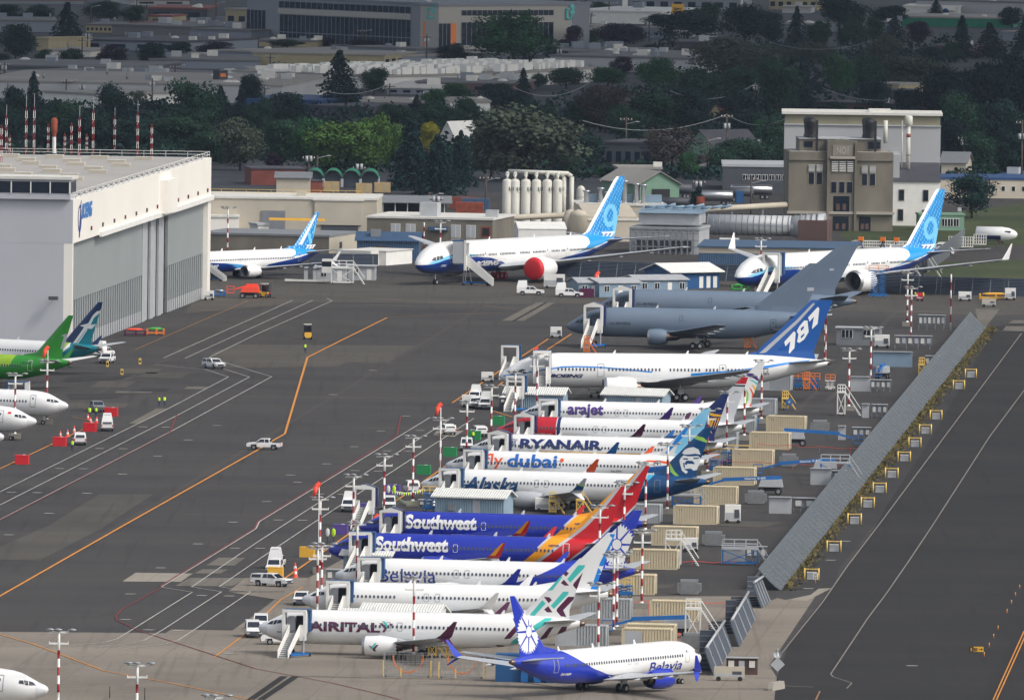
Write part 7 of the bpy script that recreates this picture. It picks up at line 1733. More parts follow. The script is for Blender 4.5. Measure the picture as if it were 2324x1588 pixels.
# ------------------------------------------------------------------ containers
def container(xl, xr, y, lab, col='tan_container', door=False, h=2.59, wx=6.06):
 a, b = at(xl, y), at(xr, y + (xr - xl) * .022); d = b - a; L_ = d.length
 t = empty('shipping_container', a, math.atan2(d.y, d.x), lab, 'container', 'tan shipping containers behind the tails' if col == 'tan_container' else 'grey shipping containers behind the tails')
 m = MB(); n = 16; vs = []
 m.box(0, L_, .11, 2.36, .12, h - .1, col)
 for i in range(n):
  x0 = .12 + (L_ - .24) * i / n; wq = (L_ - .24) / n * .5
  m.box(x0, x0 + wq, -.03, .1, .18, h - .14, col); m.box(x0, x0 + wq, .15, 2.3, h - .1, h - .05, col)
 m.build('wall', t)
 m = MB()
 for X in (0, L_):
  for Y in (0, 2.44): m.box(X - .07, X + .07, Y - .07, Y + .07, 0, h, col)
 for Y in (0, 2.44): m.bar((0, Y, h - .06), (L_, Y, h - .06), .13, col); m.bar((0, Y, .08), (L_, Y, .08), .14, col)
 m.build('frame', t)
 m = MB(); m.box(L_, L_ + .05, .1, 1.2, .15, h - .15, col); m.box(L_, L_ + .05, 1.24, 2.34, .15, h - .15, col); m.bar((L_ + .08, 1.0, .2), (L_ + .08, 1.0, h - .2), .06, 'metal'); m.bar((L_ + .08, 1.4, .2), (L_ + .08, 1.4, h - .2), .06, 'metal'); m.build('door', t)
 if door: m = MB(); m.box(.3, 2.4, -.04, .03, .15, h - .35, 'light_grey'); m.build('roller_door', t)
 else: m = MB(); m.box(.75, 1.1, 0, .04, h - .75, h - .42, 'mid_grey'); m.build('vent', t)
 m = MB(); m.box(L_ - .68, L_ - .58, 0, .03, 1.4, 1.55, 'orange'); m.build('placard', t)
CT = [(1739.3, 1825.4, 980.9), (1701.5, 1789.7, 1018.7), (1662.7, 1751.9, 1058.6), (1619.2, 1711, 1099.5), (1575.5, 1670, 1143.6), (1528.9, 1625.9, 1188.8), (1478.8, 1579.4, 1237), (1431.7, 1536, 1290.4), (1376, 1484.4, 1347.7), (1475.4, 1583.7, 1408.8), (1419, 1529.8, 1463), (1412, 1521.6, 1473)]
for i, (a, b, c) in enumerate(CT):
 container(a, b, c, 'tan shipping container, %s from the far end of the diagonal row' % ordn[i] if i < 11 else 'tan shipping container with a grey roller door, nearest of all', 'tan_container', i == 11)
for a, b, c, lab, dr in ((1322, 1429.5, 1404, 'grey shipping container behind the plain white jet tail', False), (1262, 1374.5, 1465, 'grey container with roller door behind the burgundy and teal tail', True), (1400, 1497, 1185, 'grey container behind the red fin', False), (1440, 1520, 1136, 'grey container behind the navy fin', False),
                     (1711.6 - 40, 1758, 940, 'white container with grey door right of the purple-lettered jet tail', True), (1715, 1793.3, 885, 'white container under the wide-body jet tail', True), (1640, 1712, 979, 'grey container behind the red-capped fin', False), (1600, 1650, 1055, 'grey container behind the light blue fin', False), (1624, 1671, 1018, 'grey container behind the harp fin', False)):
 container(a, b, c, lab, 'grey_container', dr)
# flat metal bins
for i, (a, b, c) in enumerate(((1839, 1881, 982), (1768.5, 1810.6, 1059.7), (1690, 1738.7, 1144.7), (1592.8, 1643.8, 1239), (1536.6, 1590, 1350), (1545, 1600, 1473))):
 p = at((a + b) / 2, c); w = (b - a) / mpp(p); t = empty('metal_bin', p, R(-5), 'grey metal bin with side wings, %s from the far end' % ordn[i], 'bin', 'grey metal bins')
 m = MB(); m.box(-w * .36, w * .36, 0, 1.6, .1, 1.7, 'dull_metal'); m.mesh([(-w * .5, .05, .5), (-w * .36, .05, .1), (-w * .36, .05, 1.5), (-w * .5, .05, 1.5), (-w * .5, 1.5, .5), (-w * .36, 1.5, .1), (-w * .36, 1.5, 1.5), (-w * .5, 1.5, 1.5)], [(0, 1, 2, 3), (7, 6, 5, 4), (0, 4, 5, 1), (3, 2, 6, 7), (0, 3, 7, 4)], 'dull_metal')
 m.mesh([(w * .5, .05, .5), (w * .36, .05, .1), (w * .36, .05, 1.5), (w * .5, .05, 1.5), (w * .5, 1.5, .5), (w * .36, 1.5, .1), (w * .36, 1.5, 1.5), (w * .5, 1.5, 1.5)], [(3, 2, 1, 0), (4, 5, 6, 7), (0, 1, 5, 4), (7, 6, 2, 3), (4, 7, 3, 0)], 'dull_metal'); m.build('body', t)
 m = MB(); m.box(-w * .37, w * .37, .1, 1.5, 1.7, 1.95, 'metal'); m.build('lid', t)
# coloured weight blocks
for lst, col, g in (([(251, 946), (202.5, 980.6), (134, 1013.5), (48.5, 1054.8)], 'red', 'left apron'), ([(960.5, 1078), (1020.5, 1037.3), (1075, 999.3), (1129.5, 965.6)], 'green', 'nose line'), ([(891, 1123), (833.5, 1165.6), (771.5, 1214)], 'purple', 'nose line'), ([(696, 1265.4), (623.5, 1312)], 'yellow', 'nose line')):
 o_ = sorted(lst, key=lambda q: q[1])
 for k, (x, y) in enumerate(o_):
  p = at(x, y - 1); t = empty('ballast_block', p, R(-6), '%s weight block, %s counted from the far end of the %s' % (col, ordn[k], g), 'block', 'coloured weight blocks')
  m = MB(); m.box(-.98, .98, 0, 1.5, .02, 1.35, col); m.build('body', t); m = MB(); m.box(-1.0, 1.0, -.02, 1.52, 1.3, 1.38, col); m.box(.1, .5, .5, .9, 1.38, 1.44, 'offwhite'); m.build('lid', t)
p = at(1325 + 6, 676); t = empty('skip', p, 0, 'dark red skip right of the second box-bed pickup', 'skip'); m = MB(); m.box(-1.4, 1.4, 0, 1.6, .1, 1.7, 'burgundy'); m.build('body', t)
# cones, marker posts
cone = MB(); cone.lathe((0, 0, .03), [(0, .22), (.3, .16), (.32, .155), (.55, .1), (.85, .04), (.86, .01)], 'orange_red', n=12, mats=['orange_red', 'white_plain', 'white_plain', 'orange_red', 'orange_red']); cone.box(-.26, .26, -.26, .26, 0, .04, 'orange_red'); cone = cone.data('traffic_cone')
for i, (x, y, big) in enumerate(((T(2, 0, 798, 632)[0], T(2, 0, 0, 632)[1], 1), (*T(2, 0, 877, 660), 1), (*T(2, 0, 822, 662), 1), (*T(2, 0, 673, 757), 1.2), (*T(2, 0, 613, 787), 1.2), (*T(2, 0, 548, 790), 1), (*T(3, 1, 355, 430), 1.3), (*T(3, 1, 358, 478), 1.3))):
 o = bpy.data.objects.new('traffic_cone', cone); COL.objects.link(o); o.location = at(x, y); o.scale = (1.1 * big,) * 3
 tag(o, ['orange cone beside the person in the bright vest', 'orange cone right of the waving person', 'orange cone just behind the second red block', 'orange cone between red blocks, right one', 'orange cone between red blocks, middle one', 'orange cone half behind the third red block', 'orange cone near the angled pickup, farther one', 'orange cone near the angled pickup, nearer one'][i], 'traffic cone', 'orange traffic cones')
for i, q in enumerate(((975, 152), (1107, 224), (1270, 128))):
 x, y = T(2, 0, *q); p = at(x, y); t = empty('marker_post', p, 0, ['yellow and black marker post in front of the black-fronted truck', 'yellow and black marker post standing alone on the asphalt', 'yellow marker post with a lamp, farthest right of three'][i], 'marker post', 'yellow marker posts')
 m = MB(); m.box(-.22, .22, -.05, .05, 0, 1.0, 'pale_yellow'); m.box(-.14, .14, -.07, -.05, .3, .7, 'sign_black'); m.build('board', t)
# guard frames with grey cabinets
GF = [(2203, 858), (2176, 884.3), (2124, 953), (2099.8, 985.6), (2076, 1015.6), (2051.8, 1048), (2023.5, 1085.6), (1996, 1119.3), (1969, 1153), (1939, 1190.6), (1892.3, 1253), (1841.8, 1316.7)]
def guard():
 t = empty('guard_frame', (0, 0, 0), 0, '', 'guard frame', 'yellow guard frames beside the taxiway')
 m = MB()
 for X in (-.92, .92): m.tube((X, 0, 0), (X, 0, 1.62), .1, 'pale_yellow', n=10)
 m.bar((-.92, 0, 1.5), (.92, 0, 1.5), .12, 'pale_yellow'); m.build('rail', t)
 m = MB(); m.box(-.6, .6, .3, 1.0, .1, 1.0, 'light_grey'); m.box(-.62, .62, .28, 1.02, 1.0, 1.05, 'white_plain'); m.build('cabinet', t)
 return t
gf = guard()
for i, (x, y) in enumerate(GF):
 lab = 'yellow guard frame round a grey cabinet, %s from the far end' % ordn[i]
 if i == 0: gf.location = at(x, y); gf['label'] = lab; gf.rotation_euler = (0, 0, R(-4))
 else: dup(gf, at(x, y), R(-4), lab)
def sign(x, y, lab, w, h, z0, texts, face_='white_plain', post='orange'):
 p = at(x, y); t = empty('road_sign', p, R(-2), lab, 'sign')
 m = MB(); m.box(-w / 2, w / 2, 0, .05, z0, z0 + h, face_)
 for st, tx, tz, tw, th, mm in texts: flat_text(m, st, (tx, -.03, tz), (1, 0, 0), (0, 0, 1), tw, th, mm, bold=.03)
 m.build('board', t); m = MB(); m.tube((0, .06, 0), (0, .06, z0 + .1), .05, post); m.build('post', t)
 return t
sign(*T(3, 3, 430, 538), 'white speed limit 15 sign in front of the nearest guard frame', .62, .82, .62, [('SPEED', -.22, 1.27, .44, .11, 'sign_black'), ('LIMIT', -.2, 1.1, .4, .11, 'sign_black'), ('15', -.2, .7, .4, .32, 'sign_black')])
t = sign(*T(3, 3, 1890, 1160), 'black and yellow taxiway sign reading B and B3 with an arrow', 1.75, .62, .12, [('B', -.7, .2, .2, .42, 'yellow'), ('B3', -.3, .2, .42, .42, 'sign_black')], 'yellow', 'black')
m = MB(); m.box(-.87, -.36, -.015, 0, .12, .74, 'sign_black'); m.box(.28, .7, -.02, -.0, .4, .46, 'sign_black'); m.yprism([(.55, .28), (.8, .43), (.55, .58)], -.02, 0, 'sign_black'); m.box(.87 - .005, .9, 0, .05, .12, .74, 'sign_black'); m.build('arrow_panel', t)
for i, q in enumerate(((2283, 583), (2245, 652), (2208, 722), (2168, 803), (2087, 955), (2047, 1030), (2007, 1112), (1962, 1197))):
 m = MB(); m.tube((0, 0, 0), (0, 0, .42), .05, 'orange', n=8); m.lathe((0, 0, .42), [(0, .05), (.1, .06), (.16, .02)], 'pale_yellow', n=8)
 tag(m.build('edge_marker', None, at(*T(3, 3, *q))), 'tiny orange taxiway edge marker, %s from the far end' % ordn[i], 'marker', 'taxiway edge markers')
for q, lab in (((995, 1575), 'thin black antenna rod on the concrete, left one'), ((1313, 1590), 'thin black antenna rod on the concrete, right one')):
 m = MB(); m.tube((0, 0, 0), (0, 0, 1.4), .05, 'black', n=6); tag(m.build('antenna_rod', None, at(*T(3, 0, *q))), lab, 'antenna')
# barrier and signs at bottom
p = at(*T(3, 3, 75, 1497)); t = empty('concrete_barrier', p, R(70), 'white concrete barrier at the corner of the taxiway', 'barrier'); m = MB(); m.yprism([(-2.2, 0), (2.2, 0), (2.2, .3), (1.9, .95), (-1.9, .95), (-2.2, .3)], -.3, .3, 'pale_concrete'); m.build('body', t)
p = at(*T(3, 3, 85, 1400)); t = empty('road_sign', p, R(-2), 'grey backs of a round sign and a diamond sign on one post', 'sign'); m = MB(); m.tube((0, 0, 0), (0, 0, 3.6), .07, 'metal'); m.build('post', t)
m = MB(); m.lathe((0, -.05, 2.95), [(-.03, .5), (.03, .5), (.03, .01)], 'light_grey', 'y', n=16); m.build('round_board', t); m = MB(); m.yprism([(0, .9), (.85, 1.75), (0, 2.6), (-.85, 1.75)], -.1, -.05, 'light_grey'); m.build('diamond_board', t)
# electrical boards
def eboard(x0, x1, y0, y1, lab, col='mid_grey', n=5, legs=True):
 p = at(x0, y1); w = (x1 - x0) / mpp(p); h = (y1 - y0) / mpp(p); t = empty('electrical_board', p, R(-4), lab, 'electrical board', 'outdoor electrical boards')
 m = MB(); m.box(0, w, 0, .5, h * .35 if legs else 0, h, col); m.box(-.05, w + .05, -.3, .6, h, h + .12, 'light_grey'); m.build('cabinet', t)
 for i in range(n): m = MB(); m.box(w * (i + .2) / n, w * (i + .75) / n, -.15, 0, h * .45, h * .85, 'light_grey' if i % 2 else 'offwhite'); m.build('meter_box', t)
 if legs:
  m = MB()
  for i in range(4): m.box(w * i / 3.2, w * i / 3.2 + .12, .1, .3, 0, h * .4, 'metal')
  m.build('leg', t)
for a in ((2084, 2145, 715, 748, 'row of meters on legs near the farthest end of the long fence', 'mid_grey', 6), (2030, 2115, 762, 792, 'row of meters beside the grey site office', 'mid_grey', 6), (1981, 2070, 798, 832, 'big pale grey cabinet wall right of the far masts', 'office_blue', 0, False), (1930, 1975, 855, 888, 'flat grey panel box behind a lamp mast', 'light_grey', 0, False), (1975, 2022, 862, 890, 'meter board on legs behind the lamp mast foot', 'mid_grey', 4),
          (2100, 2132, 808, 838, 'meter board at the far fence', 'mid_grey', 3), (1956, 1972, 917, 948, 'narrow grey panel standing alone, farther one', 'light_grey', 0, False), (1978, 2014, 918, 948, 'pipe and meter rack at the fence, farther one', 'mid_grey', 3), (1902, 1919, 967, 998, 'narrow grey panel standing alone, nearer one', 'light_grey', 0, False), (1934, 1976, 970, 998, 'pipe and meter rack at the fence, nearer one', 'mid_grey', 3),
          (1839, 1886, 1063, 1100, 'large plain grey box under the railed platform', 'light_grey', 0, False), (1888, 1920, 1068, 1102, 'grey cabinet against the fence beside the large box', 'mid_grey', 1, False), (1745, 1796, 1128, 1165, 'large plain grey box beside a meter cabinet', 'light_grey', 0, False), (1800, 1850, 1130, 1162, 'grey cabinet with one meter cover near the fence', 'mid_grey', 2), (1637, 1690, 1238, 1279, 'large plain grey box right of the blue-framed platform', 'light_grey', 0, False), (1692, 1740, 1240, 1276, 'grey meter cabinet at the near end of the long fence', 'mid_grey', 3),
          (950, 979, 1134, 1152, 'grey cabinet left of the long pale shed', 'mid_grey', 2), (740, 775, 1292, 1325, 'grey cabinet left of the thin-lettered jet nose', 'mid_grey', 2), (1648, 1719, 1492, 1530, 'brown electrical cabinet group at the near end of the strip', 'city_brown', 3, False)):
 eboard(*a)
# reels, bins
def reel(x, y, lab, col='machine_blue'):
 p = at(x, y); t = empty('hose_reel', p, R(-4), lab, 'hose reel', 'hose reels'); m = MB(); m.tube((0, 0, 1.35), (0, .5, 1.35), .52, col, n=18); m.tube((0, -.06, 1.35), (0, 0, 1.35), .2, 'light_grey', n=12); m.build('reel', t)
 m = MB(); [m.bar((q, .25, 0), (q * .3, .25, 1.35), .08, col) for q in (-.5, .5)]; m.build('stand', t)
for x, y, lab, c in ((1791, 931, 'blue hose reel beside the white container', 'machine_blue'), (1715, 975, 'blue hose reel by the tan containers, far one', 'machine_blue'), (1740, 1018, 'grey hose reel before a tan container', 'mid_grey'), (1594, 1142, 'blue hose reel by the tan container under the tail', 'machine_blue'), (1550, 1187, 'blue hose reel before the tan container left of the white cart', 'machine_blue'), (1419, 1404, 'grey hose reel before the grey container', 'mid_grey')): reel(x, y, lab, c)
gen_unit(1663, 1188, 'white tractor-like air unit right of a tan container', 2.2, 2.2); gen_unit(1567, 1253, 'white cart with a black hose coil and tow bar', 2.0, 1.5)
# wire cages in the foreground
def cage(x0, x1, y, lab):
 p = at(x0, y); w = (x1 - x0) / mpp(p); t = empty('wire_cage', p, R(-3), lab, 'cage', 'wire cages holding hoop frames'); h = 2.7; d = 3.2
 m = MB()
 for X0, Y0, X1, Y1 in ((0, 0, w, 0), (0, d, w, d), (0, 0, 0, d), (w, 0, w, d)):
  k = max(3, int(math.hypot(X1 - X0, Y1 - Y0) / .55))
  for i in range(k + 1): X = X0 + (X1 - X0) * i / k; Y = Y0 + (Y1 - Y0) * i / k; m.bar((X, Y, .2), (X, Y, h), .035, 'metal')
  for z in (.3, 1.0, 1.7, h): m.bar((X0, Y0, z), (X1, Y1, z), .045, 'metal')
 m.build('mesh_panel', t)
 m = MB()
 for Y in (1.0, 2.2):
  pr = [(w * .5 + w * .32 * math.cos(R(a)), 2.5 + 2.0 * math.sin(R(a))) for a in range(180, 361, 15)]
  for (a0, b0), (a1, b1) in zip(pr, pr[1:]): m.bar((a0, Y, b0), (a1, Y, b1), .07, 'orange')
 m.build('hoop', t)
 m = MB()
 for X in (0, w * .37, w): m.box(X - .06, X + .06, -.08, .08, .1, 1.2 if 0 < X < w else 2.0, 'pale_yellow')
 m.box(0, w, -.06, .06, .15, .25, 'metal'); m.build('frame', t)
 for X in (.3, w - .3): k = MB(); k.tube((X - .05, 0, .14), (X + .05, 0, .14), .14, 'rubber', n=8); k.build('wheel', t)
cage(870, 978, 1536, 'wire cage with orange hoops, left one under the engine'); cage(996, 1098, 1539, 'wire cage with orange hoops, right one near the foreground tail')
p = at(1124, 1547); t = empty('equipment_store', p, R(-3), 'teal-blue box store with red hose coils behind the foreground tail', 'store')
m = MB(); m.box(0, 9.2, 0, 2.4, .05, 3.3, 'deep_blue'); m.build('wall', t)
for X in (3.4, 4.9, 6.4):
 m = MB(); m.lathe((X, -.25, 1.9), [(-.3, .2), (-.3, .45), (.1, .45), (.1, .2)], 'red', 'y', n=16); m.build('hose_coil', t); m = MB(); m.box(X - .4, X + .4, -.6, 0, .1, 1.3, 'machine_blue'); m.build('trolley', t)
# red tape lines and low rails
for i, (a, b, z) in enumerate(((T(3, 2, 540, 800), T(3, 2, 1935, 822), 1.6), (T(3, 2, 1050, 350), T(3, 2, 2220, 372), .4), ((1720, 1020), (2000, 1032), .8), ((1640, 1058), (1960, 1072), .8), (T(3, 2, 1460, 1058), T(3, 2, 1535, 1058), 1.0))):
 q0, q1 = at(*a), at(*b); m = MB(); n = 12; d = q1 - q0
 for k in range(n):
  s0 = k / n; s1 = (k + 1) / n; m.bar((d.x * s0, d.y * s0, z + .12 * math.cos(k * 2)), (d.x * s1, d.y * s1, z + .12 * math.cos(k * 2 + 2)), .06, 'orange_red')
 for k in range(0, n + 1, 3): m.bar((d.x * k / n, d.y * k / n, 0), (d.x * k / n, d.y * k / n, z), .05, 'orange_red')
 tag(m.build('barrier_tape', None, q0), 'red barrier tape line, %s from the nearest' % ordn[[1, 2, 4, 3, 0][i]], 'barrier tape', 'red barrier tapes')
# pennants near the blue jets
for i, (a, b) in enumerate((((*T(2, 1, 1230, 1345), 1.5), (*T(2, 1, 1560, 1300), 1.5)), ((*T(2, 1, 1260, 1375), 1.2), (*T(2, 1, 1420, 1430), 1.5)))):
 q0, q1 = at(a[0], a[1] + 8), at(b[0], b[1] + 10); d = q1 - q0; m = MB(); n = 16
 for k in range(n):
  u0 = d * (k / n); u1 = d * ((k + 1) / n); s = 1.6 - .5 * math.sin(math.pi * k / n); m.bar((u0.x, u0.y, s), (u1.x, u1.y, 1.6 - .5 * math.sin(math.pi * (k + 1) / n)), .04, 'offwhite')
  mid = (u0 + u1) / 2; m.face([(u0.x, u0.y, s), (u1.x, u1.y, s), (mid.x, mid.y, s - .5)], 'hivis' if k % 2 else 'offwhite')
 tag(m.build('pennant_line', None, q0), 'string of small pale flags, %s one by the blue jet noses' % ('straight', 'short')[i], 'pennants')
for i, (x, y) in enumerate(((T(2, 1, 1225, 1385)), T(3, 1, 675, 200))):
 p = at(x, y); t = empty('flag_rack', p, R(-5), 'rack holding two folded green flags, %s blue jet nose' % ('beside the farther', 'beside the nearer')[i], 'rack'); m = MB(); [m.bar((q, 0, 0), (q * .8, 0, 1.5), .08, 'navy') for q in (-.5, .5)]; m.bar((-.5, 0, .7), (.5, 0, .7), .08, 'navy'); m.build('stand', t)
 for q in (-.4, .4): k = MB(); k.lathe((q, 0, 1.4), [(0, .1), (.3, .28), (.9, .24), (1.1, .05)], 'white_plain' if q < 0 else 'hivis', n=10, sy=.4); k.build('flag', t)
# carts near the hangar corner and red cradles
def cradle(x, y, lab, c1, c2, w=4.5):
 p = at(x, y); t = empty('parts_cradle', p, R(2), lab, 'cradle'); m = MB(); m.box(-w / 2, w / 2, -1, 1, .3, .5, c1); [m.box(q, q + .3, -1, 1, .1, 1.1, c1) for q in (-w / 2, 0, w / 2 - .3)]; m.build('frame', t); m = MB(); m.lathe((-w * .4, 0, 1.1), [(0, .1), (w * .2, .5), (w * .6, .5), (w * .8, .1)], c2, 'x', n=12, sy=.5); m.build('load', t)
cradle(306, 762, 'red parts cradle at the foot of the hangar doors', 'burgundy', 'orange_red', 3.8); cradle(353, 760, 'parts cradle with green and silver loads beside the red one', 'orange', 'bright_green', 3.2); cradle(498, 673, 'blue and yellow transport dolly at the hangar corner', 'machine_blue', 'metal', 2.2)
cradle(2258, 680, 'stack of yellow rails on a trailer before the right-hand fence', 'yellow', 'yellow', 6); gen_unit(2190, 684, 'white engine cart before the right-hand fence', 2.4, 1.4); gen_unit(2293, 682, 'white cab tug right of the yellow rails', 2.0, 1.9); gen_unit(2095 - 8, 684, 'small red cart between two workers', 1.2, 1.2, 1, 'red')
gen_unit(2244, 697, 'pale pink board on yellow posts at the taxiway end', 2.6, 1.2, .2, 'cream_wall'); gen_unit(1655, 1545, 'cream board box near the barrier', 3.6, 1.3, .5, 'cream_wall'); cradle(1680, 660, 'bright green tow tractor under the nose of the folded-tip jet', 'bright_green', 'bright_green', 3.4)
for i, (x, y) in enumerate(((2168, 545), (2195, 546), (2225, 540))):
 p = at(x, y + 16); t = empty('cargo_crate', p, 0, 'white cage crate beyond the right wing, %s from left' % ordn[i], 'crate', 'white cage crates'); m = MB()
 for X in [j * .5 for j in range(6)]: m.bar((X - 1.3, 0, 0), (X - 1.3, 0, 2.2), .09, 'white_plain'); m.bar((X - 1.3, 2, 0), (X - 1.3, 2, 2.2), .09, 'white_plain')
 for z in (.1, .8, 1.5, 2.2): m.bar((-1.3, 0, z), (1.2, 0, z), .09, 'white_plain')
 m.box(-1.3, 1.2, .1, 1.9, 0, .2, 'offwhite'); m.build('frame', t)
# aircraft nose section on blocks
p = at(2217, 553); t = empty('nose_section', p, R(-14), 'cut-off white and dark blue aircraft nose section lying by the grass', 'aircraft section'); k = 1 / mpp(p); L_ = 94 * k; r_ = 17 * k
m = MB(); pr = [(0, r_ * .98), (.01, r_), (L_ * .62, r_), (L_ * .78, r_ * .88), (L_ * .9, r_ * .62), (L_ * .97, r_ * .36), (L_, .05)]; m.lathe((0, 0, r_ + .5), pr, 'white_paint', 'x', n=28); m.face([(0, r_ * math.cos(R(15 * i)), r_ + .5 + r_ * math.sin(R(15 * i))) for i in range(24)], 'dark_grey'); m.build('fuselage', t)
m = MB()
for i in range(6): a0, a1 = R(-8 - i * 6), R(-8 - (i + 1) * 6); m.face([(.3, -(r_ + .04) * math.cos(a0), r_ + .5 + (r_ + .04) * math.sin(a0)), (L_ * .62, -(r_ + .04) * math.cos(a0), r_ + .5 + (r_ + .04) * math.sin(a0)), (L_ * .62, -(r_ + .04) * math.cos(a1), r_ + .5 + (r_ + .04) * math.sin(a1)), (.3, -(r_ + .04) * math.cos(a1), r_ + .5 + (r_ + .04) * math.sin(a1))], 'navy')
m.build('cheat_stripe', t); m = MB(); m.box(L_ * .72, L_ * .86, -r_ * .86, r_ * .86, r_ * 1.35 + .5, r_ * 1.5 + .5, 'glass_dark'); m.build('cockpit_window', t)
for q in (.15, .55): m = MB(); m.box(L_ * q, L_ * q + .6, -1.5, 1.5, 0, .9, 'wood_pole'); m.build('support', t)
# weeds along the fence
random.seed(11); m = MB(); mat('weeds', (112, 88, 48), 0.95, var=.4, scale=.6, rgb2=(76, 84, 40))
for i in range(5200):
 s = random.random() ** .9; c0 = at(1772, 1340).lerp(at(2239, 743), s); x = c0.x + .3 + random.random() ** 2 * 2.0; y = c0.y; h = .08 + random.random() * .45 * (1.2 - (x - c0.x) / 3); a = random.random() * 6.28
 w = .12 + random.random() * .22; m.face([(x - w * math.cos(a), y - w * math.sin(a), .02), (x + w * math.cos(a), y + w * math.sin(a), .02), (x + random.uniform(-.3, .3), y + random.uniform(-.3, .3), h)], 'weeds')
tag(m.build('weeds'), 'dry brown and green weeds along the foot of the long fence', 'weeds', None, 'stuff')
# ------------------------------------------------------------------ people
def person_mesh(walk=0.0, arms=0.15):
 V = []; E = []; Rr = []
 def v(p, r, par=None):
  V.append(p); Rr.append(r)
  if par is not None: E.append((par, len(V) - 1))
  return len(V) - 1
 pel = v((0, 0, .95), .14); wa = v((0, 0, 1.1), .14, pel); ch = v((0, 0, 1.33), .17, wa); nk = v((0, 0, 1.49), .06, ch); hd = v((0, .0, 1.6), .085, nk); v((0, .0, 1.7), .085, hd)
 for q in (-1, 1):
  hp = v((q * .09, 0, .88), .1, pel); kn = v((q * .11, -.03 + q * walk * .5, .5), .065, hp); an = v((q * .11, .02 + q * walk, .09), .045, kn); v((q * .12, -.14 + q * walk, .05), .04, an)
  sh = v((q * .18, 0, 1.4), .065, ch); el = v((q * (.22 + arms), .02, 1.14), .045, sh); wr = v((q * (.22 + arms * .7), -.08, .9), .032, el); pm = v((q * (.22 + arms * .6), -.1, .83), .035, wr)
  for f in range(4): v((q * (.22 + arms * .6) + (f - 1.5) * .018, -.13, .75 + abs(f - 1.5) * .01), .009, pm)
  v((q * (.2 + arms * .6) - q * .04, -.13, .81), .01, pm)
 me = bpy.data.meshes.new('body'); me.from_pydata(V, E, []); o = bpy.data.objects.new('body', me); COL.objects.link(o)
 md = o.modifiers.new('s', 'SKIN'); sv = me.skin_vertices[0].data
 for i, r in enumerate(Rr): sv[i].radius = (r, r)
 sv[0].use_root = True; md2 = o.modifiers.new('u', 'SUBSURF'); md2.levels = 1; md2.render_levels = 1
 dg = bpy.context.evaluated_depsgraph_get(); dg.update(); r = bpy.data.meshes.new_from_object(o.evaluated_get(dg)); bpy.data.objects.remove(o)
 for n in ('denim', 'skin', 'dark_grey'): r.materials.append(MATS[n])
 for f in r.polygons: f.material_index = 0 if f.center.z < .98 else (1 if f.center.z > 1.5 or (abs(f.center.x) > .2 and f.center.z < .93) else 2)
 for f in r.polygons: f.use_smooth = True
 return r
pb = [person_mesh(0, .05), person_mesh(.16, .08)]
def vest_mesh():
 m = MB(); m.lathe((0, 0, .98), [(0, .2), (.15, .205), (.38, .225), (.46, .19), (.5, .1)], 'hivis', n=16, sy=.72); return m.data('vest')
def hat_mesh(): m = MB(); m.lathe((0, 0, 1.66), [(0, .115), (.05, .11), (.11, .07), (.13, .01)], 'hair', n=12); return m.data('hair')
vm, hm = vest_mesh(), hat_mesh(); vl = MB(); vl.lathe((0, 0, .9), [(0, .22), (.2, .235), (.46, .25), (.55, .2), (.6, .1)], 'hivis', n=16, sy=.78); vl = vl.data('jacket')
for x, y, k, deg, lab, jk in ((692.5, 801.8, 1, 200, 'person in yellow vest walking alone below the central forklift', 0), (361, 921.8, 1, 10, 'shorter of two people in yellow vests walking side by side', 0), (373, 923, 1, 15, 'taller of two people in yellow vests walking side by side, jeans', 0), (203, 948, 0, 0, 'person in bright yellow jacket beside the grey car', 1),
                          (218, 948, 0, 170, 'person in orange-yellow vest leaning at the grey car', 0), (164, 1024, 0, 0, 'person in yellow vest standing beside the white van on the left', 0), (1031, 988, 0, 90, 'person in yellow jacket and white hat at the pickup door', 1), (1073.5, 1003, 0, 180, 'person in yellow vest in front of a green block', 0), (2077, 682, 1, 90, 'worker bending at a red cart, left one of two', 0), (2095, 683, 0, 270, 'worker standing at a red cart, right one of two', 1), (1396, 664, 0, 0, 'person in yellow vest in a cabin doorway', 0)):
 p = at(x, y); t = empty('person', p, R(deg), lab, 'person', 'people in yellow safety vests'); s = .93 if 'shorter' in lab else 1.03; t.scale = (s,) * 3
 add('body', pb[k], t); add('jacket' if jk else 'vest', vl if jk else vm, t); add('hair', hm, t)
